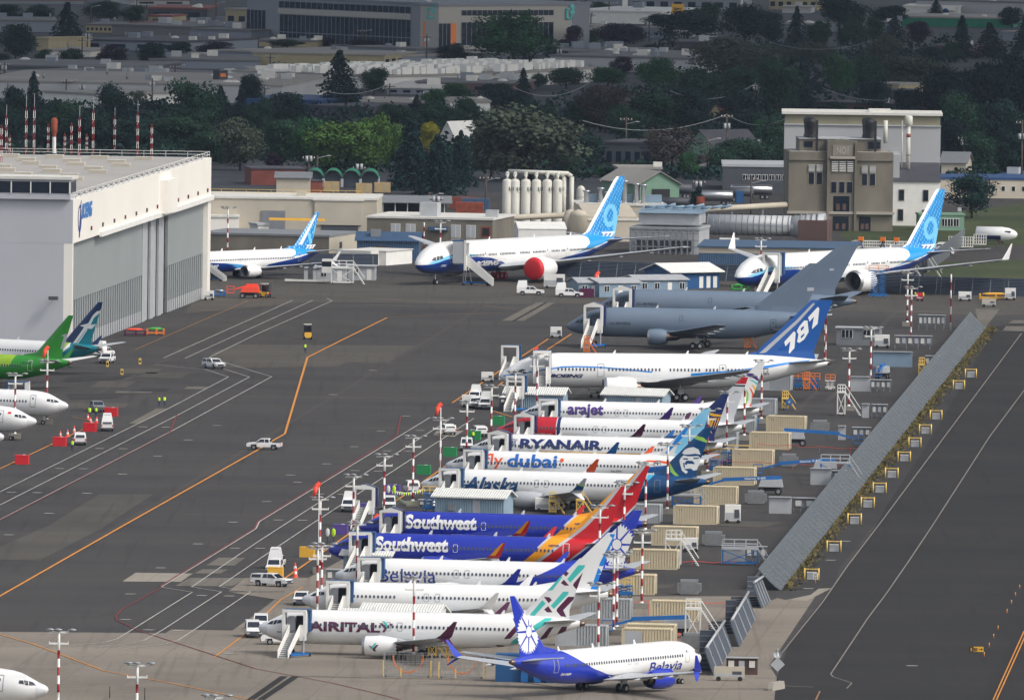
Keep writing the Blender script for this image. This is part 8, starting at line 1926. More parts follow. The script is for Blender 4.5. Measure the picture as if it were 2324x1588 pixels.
# ------------------------------------------------------------------ the town behind
for n, c in (('leaf_con', (30, 52, 50)), ('leaf_dk', (30, 50, 46)), ('leaf_dg', (38, 62, 46)), ('leaf_green', (44, 78, 48)), ('leaf_bright', (66, 92, 44)), ('leaf_olive', (66, 74, 62)), ('leaf_pur', (46, 34, 50)), ('leaf_brown', (60, 56, 54)), ('leaf_yellow', (124, 122, 44)), ('leaf_black', (22, 38, 38))):
 hi = tuple(min(255, int(q * 1.22)) for q in c); lo = tuple(int(q * .8) for q in c); mat(n, lo, 0.9, rgb2=hi, scale=6.0, spec=.1)
def crown_mesh(kind, leaf, seed, n=2600):
 rnd = random.Random(seed); vs = []; fs = []
 def leaf_at(p, nrm, s):
  a = Vector(nrm) + Vector((rnd.gauss(0, .5), rnd.gauss(0, .5), rnd.gauss(0, .5))); a.normalize(); u = a.orthogonal().normalized(); u.rotate(__import__('mathutils').Quaternion(a, rnd.random() * 6.28)); w = a.cross(u); b = len(vs)
  vs.extend([p - u * s, p + w * s * .7, p + u * s, p - w * s * .7]); fs.append((b, b + 1, b + 2, b + 3))
 if kind == 'con':
  T_ = 24; lim = []
  for i in range(T_):
   z = .06 + .92 * i / T_; r = .56 * (1 - z) ** .8 * (.82 + .36 * rnd.random()) + .015; k = max(4, int(10 * (1 - z)) + 4)
   for j in range(k): lim.append((z, r * (.7 + .6 * rnd.random()), 6.28 * (j + rnd.random() * .7) / k))
  for q in range(n):
   z, r, a = lim[rnd.randrange(len(lim))]; t = rnd.random() ** .6; d = Vector((math.cos(a), math.sin(a), 0)); sp = Vector((-d.y, d.x, 0)) * rnd.gauss(0, .035) * (1.2 - t)
   p = d * (r * t) + sp + Vector((0, 0, z - .07 * t * t + rnd.gauss(0, .008))); leaf_at(p, (0, 0, 1), .02 * (1 if rnd.random() > .3 else 1.6))
 else:
  rx = .5; nl = {'thin': 26, 'col': 14}.get(kind, 24); lobes = []
  for i in range(nl):
   a = rnd.random() * 6.28; zz_ = rnd.uniform(-.78, .85) if kind != 'col' else rnd.uniform(-.95, .95); rr = math.sqrt(max(0, 1 - zz_ * zz_)) * rnd.uniform(.2, .72)
   lobes.append((Vector((rr * rx * math.cos(a), rr * rx * math.sin(a), .5 + zz_ * .34)), rnd.uniform(.16, .27) * (0.62 if kind == 'thin' else 1)))
  for q in range(n if kind != 'thin' else int(n * .55)):
   c, r = lobes[rnd.randrange(nl)]; d = Vector((rnd.gauss(0, 1), rnd.gauss(0, 1), rnd.gauss(0, 1) + .25)); d.normalize(); t = r * (rnd.random() ** .35) * rnd.uniform(.85, 1.14); p = c + Vector((d.x * t, d.y * t, d.z * t * .8))
   if p.z < .03: p.z = .03 + rnd.random() * .1
   if p.z > 1: p.z = 1
   leaf_at(p, d, rnd.uniform(.016, .03) * (1.0 if kind != 'thin' else .75))
 me = bpy.data.meshes.new('crown'); me.from_pydata(vs, [], fs); me.materials.append(MATS[leaf]); me.update(); return me
def trunk_mesh(kind):
 m = MB(); m.tube((0, 0, 0), (0, 0, .45), .022, 'bark', r1=.012, n=7)
 if kind == 'con': m.tube((0, 0, .4), (0, 0, .97), .013, 'bark', r1=.003, n=6)
 else:
  for i in range(6):
   a = i * 1.05; m.tube((0, 0, .3 + .03 * i), (.24 * math.cos(a), .24 * math.sin(a), .55 + .05 * i), .012, 'bark', r1=.004, n=5)
 return m.data('trunk')
TR = {k: trunk_mesh(k) for k in ('con', 'round')}
KD = {'con': ('con', 'leaf_con', 'dark green conifer'), 'dk': ('round', 'leaf_dk', 'very dark leafy tree'), 'dg': ('round', 'leaf_dg', 'dark green leafy tree'), 'gr': ('round', 'leaf_green', 'full green leafy tree'), 'br': ('round', 'leaf_bright', 'bright green leafy tree'), 'ol': ('round', 'leaf_olive', 'olive green leafy tree'),
      'pu': ('round', 'leaf_pur', 'dark purple-leaved tree'), 'bn': ('thin', 'leaf_brown', 'brownish thin-leaved tree'), 'ye': ('round', 'leaf_yellow', 'yellow-tinted leafy tree'), 'bk': ('round', 'leaf_black', 'almost black dense tree'), 'th': ('thin', 'leaf_olive', 'sparse thin-crowned tree'), 'cl': ('col', 'leaf_con', 'narrow columnar dark tree')}
PRO = {}
TREES = """con 152 0 112 78;dk 35 45 140 95;dk 15 5 62 70;dg 90 8 48 70;dg 232 0 52 95;dg 300 8 56 70;pu 253 97 151 80;dk 345 90 153 76;dk 408 92 133 56;pu 490 92 132 112;dg 100 110 148 42;dg 163 106 148 56;dg 5 118 149 44;con 75 155 300 62;dk 35 185 300 62;dk 250 183 312 92;dg 150 222 332 112;th 310 196 247 56;dg 440 170 322 150;con 500 190 302 72;dg 380 255 346 200;ol 545 258 388 130;dk 200 240 342 130;dk 290 260 347 130;dk 20 240 334 84;
con 770 107 249 102;dg 848 147 217 76;con 800 185 252 42;pu 674 122 141 46;dg 652 88 109 78;pu 737 84 104 46;pu 830 86 110 88;gr 1165 18 150 190;dk 1030 95 149 76;dk 645 200 292 104;dg 640 258 382 112;pu 620 343 387 46;br 770 266 394 168;gr 700 260 387 104;br 850 250 392 92;br 885 272 387 72;con 932 262 432 112;ye 975 270 352 52;con 992 298 442 100;con 1045 290 424 64;dg 890 232 287 92;con 945 212 264 38;gr 985 198 256 62;gr 1035 186 236 82;dk 1125 182 252 92;dg 1000 220 302 112;ol 1205 226 412 285;ol 1115 262 404 130;
pu 1300 54 113 46;gr 1340 66 102 46;pu 1410 47 110 122;dg 1478 98 119 46;dk 1560 18 102 175;dg 1490 30 62 62;dg 1602 -2 82 74;dk 1690 4 102 122;gr 1363 3 27 46;pu 1290 88 117 62;pu 1410 124 180 58;pu 1348 135 162 26;gr 1492 126 207 104;gr 1380 150 197 98;dg 1285 151 202 98;con 1187 151 237 48;dg 1222 164 202 42;bn 1375 178 302 165;dg 1470 200 302 150;ol 1640 78 182 172;ol 1722 104 187 122;dg 1600 148 237 150;dg 1690 143 252 140;dk 1560 188 302 112;con 1558 214 287 36;dk 1680 198 292 132;gr 1490 245 292 74;bn 1525 268 402 192;dg 1440 324 377 112;dg 1680 310 387 152;gr 1730 268 332 72;gr 1370 376 402 82;cl 1581 416 487 36;
dk 1905 -12 72 132;con 1808 9 102 48;dg 1935 34 112 72;dk 2020 8 62 82;con 2030 29 97 54;con 2124 -2 37 38;con 2183 31 132 56;con 2245 47 132 74;dk 2297 11 64 62;pu 2085 44 102 62;ol 2005 70 167 92;ol 1845 92 152 112;ol 1755 99 162 92;con 1820 117 257 64;gr 1905 114 222 78;dg 1765 119 262 112;ol 2075 118 202 155;dg 1965 118 207 84;th 2010 187 222 82;bk 2140 138 302 122;bk 2240 128 302 142;bk 2310 108 282 112;dg 2180 198 362 142;dk 2270 208 382 132;dk 2325 248 387 92;dg 1895 227 264 62;ol 2065 239 270 72;dg 1757 246 382 62;dk 2205 388 495 118;dg 2110 250 345 90;bk 2060 190 300 80;dk 1985 170 262 84;bk 2160 260 372 90;dg 2225 290 392 100;dk 1690 240 330 100;dk 1600 280 352 86;dg 1420 230 318 96;dg 1330 205 300 90;dk 570 160 250 62;dg 590 215 305 72;con 545 195 290 46;dg 1060 215 300 74;dk 1160 195 262 66;dg 1790 300 398 70;dk 2300 290 402 96;dg 1640 330 402 76;gr 1560 340 404 56;dk 1340 300 388 84;dg 1290 320 408 64;dk 330 290 352 100;dk 110 285 340 90;dg 470 290 372 96;dg 60 22 62 52;dk 1755 20 105 62;dg 1860 40 112 62;con 2325 30 118 50;dg 2160 92 142 52;dk 2110 100 168 60;dg 1985 32 98 56;dg 1715 20 78 62;dg 1240 235 300 52;dk 1250 98 142 44"""
TL = []
for s in TREES.replace('\n', '').split(';'):
 k, a, b, c, d = s.split(); TL.append((k, float(a), float(b), float(c), float(d)))
BANDS = [(0, 118, 'top tree strip'), (118, 165, 'second tree strip'), (165, 240, 'third tree strip'), (240, 300, 'fourth tree strip'), (300, 360, 'fifth tree strip'), (360, 500, 'lowest tree strip')]
cnt = {}
order = sorted(range(len(TL)), key=lambda i: TL[i][1]); rk = {}
for i in order:
 k, x, t0, b0, w0 = TL[i]; bd = [n for lo, hi, n in BANDS if lo <= b0 < hi][0]; cnt[(k, bd)] = cnt.get((k, bd), 0) + 1; rk[i] = (bd, cnt[(k, bd)] - 1)
random.seed(5)
for i, (k, x, t0, b0, w0) in enumerate(TL):
 sh, leaf, desc = KD[k]; var = i % 3
 p = at(x, b0); s = 1 / mpp(p); H_ = (b0 - t0) * s; W_ = w0 * s * 1.12
 bd, r_ = rk[i]; lab = '%s, %s of its kind from left in the %s' % (desc, ordn[r_], bd)
 key = (k, var)
 if key not in PRO: PRO[key] = crown_mesh(sh, leaf, hash(k) % 1000 * 0 + sum(map(ord, k)) * 7 + var, 6500)
 o = empty('conifer_tree' if sh == 'con' else 'leafy_tree', p, random.random() * 6.28, lab, 'tree', 'trees in the town behind the airfield'); o.scale = (W_, W_, H_)
 add('crown', PRO[key], o); add('trunk', TR['con' if sh == 'con' else 'round'], o)

# hedge-like undergrowth that reads as one dark mass between the trees
random.seed(21); m = MB(); mm = ['leaf_dk', 'leaf_dg', 'leaf_black', 'leaf_con']; nb = 0
while nb < 1500:
 y = random.uniform(100, 412) if nb % 3 else random.uniform(240, 412); x = random.uniform(-60, 2400)
 if 556 < x < 1300 and y < 128: continue
 if y < 245 and x < 1480 and not (x > 1380 and y > 210) and random.random() < .95: continue
 if (y > 372 and x < 700) or (y > 395 and x < 1150): continue
 nb += 1; p = at(x, y); r0 = random.uniform(1.5, 4.2); mt = mm[random.randrange(4)]
 for q in range(34):
  d = Vector((random.gauss(0, 1), random.gauss(0, 1), abs(random.gauss(0, 1)))).normalized() * r0 * random.uniform(.6, 1.1); c = p + Vector((d.x * 1.3, d.y, d.z * .9 + .1)); s_ = random.uniform(.35, .8); a = random.random() * 6.28
  u = Vector((math.cos(a), math.sin(a), random.uniform(-.5, .5))) * s_; w = Vector((-math.sin(a) * .5, math.cos(a) * .5, 1)).normalized() * s_ * .8
  m.face([c - u, c - w, c + u, c + w], mt)
tag(m.build('undergrowth'), 'dark bushes and undergrowth filling the gaps between the town trees', 'undergrowth', None, 'stuff')

# ---- town buildings:  xl, yl, xr, yr, depth, height px, wall, roof, label, units
def town(name, lab, cat, xl, yl, xr, yr, depth, hpx, wall, roof, units=0, wins=0, parapet=.5):
 loc, rz, w = site((xl, yl), (xr, yr)); k = 1 / mpp(Vector(loc)); h = hpx * k
 r = empty(name, loc, rz, lab, cat, 'town buildings behind the airfield')
 m = MB(); m.box(0, w, 0, depth, 0, h, wall); m.build('wall', r); m = MB(); m.box(-.4, w + .4, -.4, depth + .4, h, h + parapet, roof); m.build('roof', r)
 rnd = random.Random(int(xl + yl * 7))
 for i in range(units):
  s = rnd.uniform(1.6, 3.6); x_, y_ = rnd.uniform(.04, .94) * w, rnd.uniform(.1, .85) * depth; um = MB(); z = h + parapet
  kind = rnd.random()
  if kind < .6: um.box(x_, x_ + s, y_, y_ + s * .8, z, z + s * .55, rnd.choice(['city_wall', 'light_grey', 'offwhite']), 'mid_grey')
  elif kind < .85: um.lathe((x_, y_, z), [(0, s * .5), (.3, s * .45), (.6, s * .2), (.65, .01)], 'offwhite', n=10)
  else: um.tube((x_, y_, z), (x_, y_, z + 1.6), .3, 'dull_metal', n=8)
  um.build('roof_unit', r)
 for i in range(wins):
  q = MB(); q.box(0, w / wins * .55, -.1, 0, 0, h * .4, 'glass_city'); q.build('window', r, (w * (i + .2) / wins, 0, h * .3))
 return r, w, h, k
# the large office building
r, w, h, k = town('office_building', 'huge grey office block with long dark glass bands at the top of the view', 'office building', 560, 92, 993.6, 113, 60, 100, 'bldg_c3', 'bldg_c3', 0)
def band(r, w, h, x0, x1, z0, z1, mt, name='window', out=.12, mull=0):
 m = MB(); m.box(w * x0, w * x1, -out, 0, h * z0, h * z1, mt); m.build(name, r)
 if mull:
  m = MB()
  for i in range(mull + 1): xx = w * (x0 + (x1 - x0) * i / mull); m.box(xx - .08, xx + .08, -out - .06, -out, h * z0, h * z1, 'bldg_c3')
  m.build('mullion', r)
band(r, w, h, .175, .86, .24, .62, 'glass_city', mull=30); band(r, w, h, .175, .86, .86, .95, 'glass_city', mull=30) if False else None
band(r, w, h, .17, .86, .78, .92, 'glass_city', mull=24); band(r, w, h, .17, .86, .64, .76, 'bldg_c3_pale_lit', 'spandrel', .5); band(r, w, h, .0, .10, .1, .7, 'glass_city', mull=5); band(r, w, h, .175, .86, .02, .22, 'glass_city', mull=30)
band(r, w, h, .925, .94, .05, .6, 'orange', 'entrance_panel', .2); band(r, w, h, .94, 1.0, .05, .6, 'glass_city', 'entrance_glass', .15, 4)
m = MB(); x0, x1 = w * .948, w * .992; z0, z1 = h * .68, h * .93
for a, b, c, d in ((x0, x0 + .5, z0, z1), (x0, x1, z0, z0 + .5), (x0, (x0 + x1) / 2, z1 - .5, z1), (x1 - .5, x1, z0, (z0 + z1) / 2)): m.box(a, b, -.6, 0, c, d, 'teal')
flat_text(m, '2', ((x0 + x1) / 2 + .4, -.62, (z0 + z1) / 2 + .1), (1, 0, 0), (0, 0, 1), 2.0, 3.0, 'teal', bold=.08); m.build('wall_logo', r)
r, w, h, k = town('office_building', 'sunlit right wing of the grey office block with a teal logo at its end', 'office building', 994.5, 113.3, 1297, 111.5, 50, 99, 'bldg_c3_pale_lit', 'bldg_c3', 2)
band(r, w, h, .0, .09, .05, .6, 'glass_city', 'entrance_glass', .1, 3); band(r, w, h, .09, .13, .05, .6, 'orange', 'entrance_panel', .2); band(r, w, h, .17, .86, .78, .9, 'glass_city', mull=18); band(r, w, h, .17, .86, .1, .62, 'glass_city', mull=18)
m = MB(); x0, x1 = w * .95, w * .995; z0, z1 = h * .68, h * .93
for a, b, c, d in ((x0, x0 + .5, z0, z1), (x0, x1, z0, z0 + .5), (x0, (x0 + x1) / 2, z1 - .5, z1), (x1 - .5, x1, z0, (z0 + z1) / 2)): m.box(a, b, -.6, 0, c, d, 'teal')
flat_text(m, '2', ((x0 + x1) / 2 + .3, -.62, (z0 + z1) / 2 + .1), (1, 0, 0), (0, 0, 1), 1.7, 3.0, 'teal', bold=.08); m.build('wall_logo', r)
TB = [  # xl yl xr yr depth hpx wall roof label units wins
 (-60, 72, 140, 74, 40, 24, 'city_wall', 'city_roof', 'long grey roofed shop row at the top left corner', 6, 0), (0, 9, 190, 10, 40, 8, 'city_wall', 'city_red', 'row of low reddish buildings on the top left edge', 3, 0), (195, 74, 254, 75, 30, 16, 'city_yellow', 'city_roof', 'yellow clerestory building with dark window strip, left part', 2, 6), (254, 80, 440, 86, 60, 22, 'city_roof', 'city_roof', 'long grey saw-roofed shed right of the yellow clerestory', 8, 0),
 (180, 112, 420, 118, 55, 20, 'city_wall', 'dark_roof', 'pale walled building with dark roof above the purple tree', 9, 4), (82, 115, 110, 116, 20, 27, 'city_yellow', 'city_yellow', 'small plain yellow-cream block between dark trees', 0, 0), (105, 128, 205, 130, 30, 12, 'offwhite', 'city_roof_light', 'low white building with blue base left of the purple tree', 2, 0), (336, 56, 388, 57, 20, 18, 'city_yellow', 'city_red', 'small cream garage with red roof at the top', 0, 1),
 (335, 46, 470, 48, 40, 26, 'dark_roof', 'city_red', 'dark building with red roof boxes behind the cream garage', 3, 2), (290, 66, 480, 70, 40, 11, 'brick', 'brick', 'long brick coloured roof under the dark building', 5, 0), (300, 12, 430, 13, 40, 11, 'city_wall_pale', 'city_red', 'pale shop with red details on the top edge', 2, 2), (512, 68, 562, 70, 30, 46, 'city_yellow', 'city_roof_light', 'cream block with small windows left of the office block', 1, 2), (430, 92, 570, 96, 50, 24, 'city_wall', 'city_roof', 'grey roof full of machines left of the office block', 12, 0),
 (-60, 163, 306, 170, 60, 14, 'dark_grey', 'city_roof', 'long dark-fronted roof on the left above the light roofs', 4, 0), (-60, 178, 590, 196, 70, 10, 'city_wall_pale', 'city_roof', 'very wide low white-walled building with grey roof, left', 14, 0), (-60, 224, 640, 236, 90, 40, 'city_wall_pale', 'city_roof_light', 'very wide light roofed warehouse behind the left trees', 20, 0), (100, 240, 225, 246, 30, 30, 'city_white', 'city_roof_light', 'white curved-roof shed behind the left conifers', 3, 0),
 (340, 155, 590, 158, 50, 18, 'city_wall', 'city_roof', 'grey walled warehouse with thin poles in front', 5, 0), (430, 132, 470, 133, 16, 10, 'city_wall', 'offwhite', 'small pale roof house over the grey warehouse', 1, 0), (486, 138, 870, 152, 60, 22, 'city_wall', 'city_roof_light', 'long grey warehouse with a row of wide roller doors', 4, 8), (872, 155, 944, 148, 40, 28, 'city_yellow', 'city_roof_light', 'cream end of the roller-door warehouse with small doors', 0, 5), (588, 106, 720, 108, 24, 12, 'city_yellow', 'city_roof', 'low tan building in front of the office block, left', 5, 0),
 (944, 148, 1016, 147, 30, 34, 'city_wall', 'city_roof', 'grey-blue shed right of the cream warehouse end', 2, 3), (500, 216, 722, 220, 60, 24, 'city_white', 'city_roof', 'white walled hall with dark roof line behind the big conifer', 3, 0), (580, 176, 780, 178, 40, 12, 'city_wall', 'city_roof_light', 'low grey warehouse with a skylight, below the roller doors', 2, 0), (540, 250, 722, 254, 40, 23, 'city_blue', 'city_blue', 'bright blue roofed shed behind the left trees', 0, 0),
 (700, 262, 830, 266, 40, 20, 'dark_roof', 'dark_roof', 'brown-grey hipped roof below the big conifer', 0, 0), (816, 256, 960, 258, 40, 22, 'city_white', 'city_roof_light', 'white block with curved light roof right of the big conifer', 4, 2), (878, 214, 1000, 216, 50, 14, 'city_wall', 'offwhite', 'white canopy building behind the middle trees', 1, 4), (945, 208, 1166, 212, 36, 20, 'city_brown', 'city_roof', 'brown brick office with number plate in the trees', 9, 2), (1020, 262, 1112, 263, 30, 30, 'city_white', 'city_roof_light', 'white cube building among the middle trees', 2, 1),
 (1248, 160, 1580, 168, 70, 32, 'city_wall_pale', 'city_roof', 'long pale windowless hall right of the big round tree', 14, 0), (1245, 128, 1520, 130, 40, 10, 'city_wall', 'city_roof', 'low roof with a strip of windows behind the pale hall', 12, 16), (1300, 52, 1500, 56, 60, 26, 'white_plain', 'roof_white', 'large white roofed hall at the top centre', 2, 0), (1310, 12, 1450, 14, 40, 18, 'city_wall', 'roof_white', 'white roof behind the large white hall', 2, 0), (1302, 74, 1345, 75, 30, 14, 'city_wall_pale', 'city_roof_light', 'small light roof below the white hall', 1, 0),
 (1230, 16, 1330, 17, 30, 14, 'city_blue', 'dark_roof', 'blue walled hall at the top centre', 3, 0), (1430, 24, 1680, 28, 40, 30, 'bldg_c3', 'city_roof', 'grey office building with window bands on the top edge', 4, 8), (1458, 86, 1530, 88, 30, 22, 'city_wall', 'city_roof_light', 'grey box building among trees at the top centre', 1, 0), (1535, 122, 1605, 123, 30, 24, 'dark_roof', 'dark_roof', 'dark hipped roof right of the pale hall', 1, 0),
 (1745, 22, 1855, 24, 30, 26, 'city_yellow', 'city_roof', 'cream office building with dark windows on the top edge, right', 3, 6), (1775, 30, 1840, 31, 20, 12, 'city_wall_pale', 'city_roof_light', 'pale low shop under the cream office', 1, 0), (1743, 76, 1850, 78, 40, 18, 'city_wall', 'city_roof', 'grey low roofs with units at upper right, left part', 6, 0), (1966, 78, 2030, 79, 30, 24, 'city_wall', 'city_roof', 'grey roofs between dark trees at upper right', 5, 0),
 (2046, 60, 2300, 64, 40, 20, 'tarp_green', 'city_roof_light', 'long green-walled building with white roof edge at upper right', 3, 0), (2050, 34, 2175, 36, 30, 18, 'city_white', 'offwhite', 'white building with a blue round logo at upper right', 0, 0), (2080, 32, 2420, 40, 60, 30, 'city_wall_pale', 'city_roof', 'large grey roofed warehouse at the top right edge', 6, 0), (2276, 94, 2420, 98, 40, 20, 'city_wall', 'city_roof_light', 'pale low building at the right edge under the conifers', 2, 0), (2120, 126, 2190, 128, 20, 22, 'city_brown', 'city_roof', 'tiny tan shed and cars among the dark right trees', 2, 0),
 (1845, 256, 2098, 264, 26, 22, 'city_brown', 'dark_roof', 'brown low building with pale roof strips above the white block', 2, 6), (2014, 232, 2068, 233, 14, 24, 'dark_roof', 'dark_roof', 'dark roof box behind the brown low building', 0, 0), (1975, 222, 2040, 224, 14, 30, 'city_yellow', 'city_roof_light', 'pale yellow wall glimpsed between trees above the white block', 0, 0),
 (1372, 385, 1500, 388, 20, 60, 'dark_grey', 'dark_roof', 'dark timber apartment building with pale piers in the tree belt', 0, 6), (1405, 410, 1500, 411, 16, 26, 'city_wall', 'city_roof_light', 'low grey roofed shop below the timber apartments', 1, 0), (1585, 388, 1790, 392, 24, 10, 'city_wall', 'city_roof_light', 'low flat pale roof above the tank trucks', 4, 0), (1743, 400, 1792, 401, 14, 26, 'pale_concrete', 'city_roof_light', 'pale low wall left of the white block building', 0, 0), (1700, 345, 1778, 346, 14, 20, 'city_wall', 'offwhite', 'small white roof left of the white block building', 0, 0), (2250, 420, 2420, 424, 30, 18, 'city_blue', 'city_blue', 'blue edged low roof behind the right round tree', 4, 0)]
for i, (xl, yl, xr, yr, d, hp, wl_, rf, lab, un, wi) in enumerate(TB): town('town_building', lab, 'building', xl, yl, xr, yr, d, hp, wl_, rf, un, wi)
for xl, yl, xr, yr, d, hp, hr, wl_, rf, lab in ((1462, 366, 1505, 367, 12, 22, 3, 'city_wall_pale', 'dark_roof', 'small gabled white house in the tree belt, left of two'), (1555, 372, 1622, 376, 14, 40, 4, 'pale_green', 'dark_roof', 'pale green gabled apartment house in the tree belt'), (1003, 330, 1030, 331, 10, 26, 3, 'city_white', 'city_white', 'white gable house front peeping through the dark conifers'), (1610, 272, 1640, 273, 10, 12, 3, 'city_yellow', 'brick', 'reddish roofed house with a yellow gable in the right trees'), (1505, 340, 1560, 341, 12, 18, 3, 'city_wall', 'dark_roof', 'dark gabled house roof behind the bare tree')):
 loc, rz, w = site((xl, yl), (xr, yr)); k = 1 / mpp(Vector(loc)); gable('house', lab, 'house', (xl, yl), (xr, yr), d, hp * k, hr, wl_, rf, 'y')
# the white blocks standing on a long roof
cm_ = []
for s in ((2.2, 2.0, 1.8), (3.0, 2.2, 2.2), (1.6, 1.6, 1.5), (4.2, 2.2, 2.0)):
 m = MB(); m.box(0, s[0], 0, s[1], 0, s[2], 'white_plain'); cm_.append(m.data('roof_unit'))
random.seed(9)
def blockroof(lab, xl, yl, xr, yr, depth, hpx, n, x0=0, x1=1):
 r, w, h, k = town('block_yard', lab, 'warehouse', xl, yl, xr, yr, depth, hpx, 'city_white', 'city_roof_light')
 for i in range(n):
  row = i % 5; x = w * (x0 + (x1 - x0) * ((i // 5) + random.random() * .5) / (n / 5)); add('roof_unit', cm_[random.randrange(4)], r, (x, 3 + row * depth / 6 + random.random() * 2, h + .5), 0)
blockroof('long white building with rows of white cubes on its roof, left of the big conifer', 581, 194, 745, 196, 45, 16, 60)
blockroof('long white building with rows of white cubes on its roof, right of the big conifer', 868, 203, 1160, 196, 55, 27, 98)
blockroof('white cube covered roof right of the big round tree base', 1162, 198, 1350, 186, 50, 30, 70)
# billboard, signs, tall white pole
p = at(1538, 60); t = empty('roadside_sign', p, 0, 'yellow square rental sign on a pole at the top', 'sign'); k = 1 / mpp(p)
m = MB(); m.box(-14 * k, 14 * k, 0, 1, 27 * k, 50 * k, 'yellow'); flat_text(m, 'Herc', (-9 * k, -.1, 37 * k), (1, 0, 0), (0, 0, 1), 17 * k, 6 * k, 'sign_black', bold=.04); flat_text(m, 'Rentals', (-10 * k, -.1, 29 * k), (1, 0, 0), (0, 0, 1), 21 * k, 6 * k, 'sign_black', bold=.04); m.build('board', t); m = MB(); m.tube((0, .5, 0), (0, .5, 28 * k), .5, 'dark_grey'); m.build('post', t)
p = at(2151, 36.5); k = 1 / mpp(p); t = empty('wall_sign', p, 0, 'white sign board with a blue disc and black lettering at upper right', 'sign'); m = MB(); m.box(-14 * k, 17 * k, 0, .4, 2, 21 * k, 'white_plain'); m.lathe((-5 * k, -.3, 10 * k), [(-.1, .1), (-.1, 7 * k), (.1, 7 * k)], 'deep_blue', 'y', n=20); flat_text(m, 'McKinstry', (-8 * k, -.5, 8 * k), (1, 0, 0), (0, 0, 1), 22 * k, 4.5 * k, 'sign_black', bold=.03); m.build('board', t)
p = at(2151, 36.5); p = at(501, 225); k = 1 / mpp(p); t = empty('billboard', p, 0, 'dark billboard with a small orange figure panel above the left trees', 'billboard'); m = MB(); m.box(-18 * k, 15 * k, 0, 1.2, 34 * k, 65 * k, 'black'); m.box(-4 * k, 13 * k, -.1, 0, 38 * k, 62 * k, 'dark_grey'); m.box(-1 * k, 11 * k, -.2, -.1, 50 * k, 58 * k, 'orange'); m.box(-6 * k, 26 * k, 0, 1.2, 16 * k, 33 * k, 'black'); m.build('board', t); m = MB(); m.tube((0, .6, 0), (0, .6, 35 * k), 1.4, 'dark_grey'); m.build('post', t)
for x, y0, y1, r_, lab in ((1418, -10, 48, .9, 'tall square white pylon at the top centre'), (1683, -10, 55, .35, 'tall white pole at the top right of centre')):
 p = at(x, y1); h = (y1 - y0) / mpp(p); m = MB(); m.box(-r_, r_, -r_, r_, 0, h, 'city_white'); tag(m.build('pylon', None, p), lab, 'pylon')
# poles and wires
UP = [(333, 10, 58), (206, 10, 55), (310, 0, 52), (490, 0, 60), (416, 60, 62), (185, 192, 236), (150, 180, 228), (345, 178, 244), (10, 142, 205), (198, 75, 116), (186, 86, 144), (397, 148, 178), (613, 124, 160), (613, 166, 218), (600, 194, 240), (822, 66, 110), (870, 80, 103), (968, 78, 150), (884, 190, 230), (1305, -5, 58), (1382, 4, 52), (1341, 30, 60), (1404, 27, 53), (1473, 45, 95), (1538, 66, 124), (1270, 110, 152), (1364, 124, 160), (1421, 74, 106), (1420, 265, 375), (1446, 340, 382), (1605, 305, 402), (1648, 258, 380), (1532, 222, 272), (1714, 186, 254), (2187, 308, 385), (2318, 272, 430), (1540 + 180, 190, 255), (2255, 252, 340), (700, 352, 404), (720, 352, 398), (815, 375, 410), (654, 283, 350), (1704, 400, 505), (1102, 398, 478), (974, 437, 490), (990, 445, 497), (1586, 407, 470), (1480, 500, 560), (1376, 405, 450)]
umesh = {}
for i, (x, y0, y1) in enumerate(sorted(UP)):
 p = at(x, y1); h = (y1 - y0) / mpp(p); t = empty('utility_pole', p, R((i * 37) % 40 - 20), 'wooden utility pole, %s from the left in the town' % (ordn[i] if i < 40 else 'number %d' % (i + 1)), 'utility pole', 'utility poles in the town')
 m = MB(); m.tube((0, 0, 0), (0, 0, h), .24, 'wood_pole', r1=.17, n=7); m.build('pole', t)
 if i % 3 != 2:
  m = MB(); m.box(-1.5, 1.5, -.12, .12, h - .9, h - .7, 'wood_pole'); [m.box(q - .08, q + .08, -.08, .08, h - .7, h - .35, 'offwhite') for q in (-1.3, -.5, .5, 1.3)]; m.build('crossarm', t)
 if i % 2 == 0:
  m = MB(); [m.tube((q, -.35, h * .72), (q, -.35, h * .72 + 1.3), .33, 'light_grey', n=10) for q in (-.5, .45)]; m.build('transformer', t)
 else:
  m = MB(); m.bar((0, 0, h * .85), (2.4, -.3, h * .85 + .6), .1, 'light_grey'); m.box(2.2, 3.1, -.5, -.1, h * .85 + .5, h * .85 + .7, 'light_grey'); m.build('street_lamp', t)
def wire(a, b, sag, lab):
 q0, q1 = at(a[0], a[1] + a[2] * mppg(a), 0), at(b[0], b[1] + b[2] * mppg(b), 0); q0.z = a[2]; q1.z = b[2]; m = MB(); n = 14; pts = [q0.lerp(q1, i / n) - Vector((0, 0, 4 * sag * (i / n) * (1 - i / n))) for i in range(n + 1)]
 for off in (-.7, .7):
  for u, v in zip(pts, pts[1:]): m.bar(u + Vector((0, off, 0)), v + Vector((0, off, 0)), .09, 'mid_grey')
 tag(m.build('overhead_wire'), lab, 'wire')
def mppg(a): return mpp(at(a[0], a[1] + 90, 0))
wire((1163, 198, 11), (1340, 186, 11), 3, 'overhead wires dipping between poles above the olive tree'); wire((1520, 207, 11), (1714, 190, 11), 3, 'overhead wires across the dark green trees at right of centre'); wire((1320, 276, 12), (1648, 262, 12), 3, 'greenish overhead wires above the gabled houses'); wire((1648, 262, 12), (1780, 272, 12), 2, 'overhead wires leading right to the white block building'); wire((720, 202, 11), (884, 190, 11), 2, 'overhead wires crossing the big conifer'); wire((1743, 95, 11), (1960, 98, 11), 2, 'overhead wires over the upper right trees'); wire((1865, 200, 11), (2110, 204, 11), 3, 'overhead wires above the brown low building')
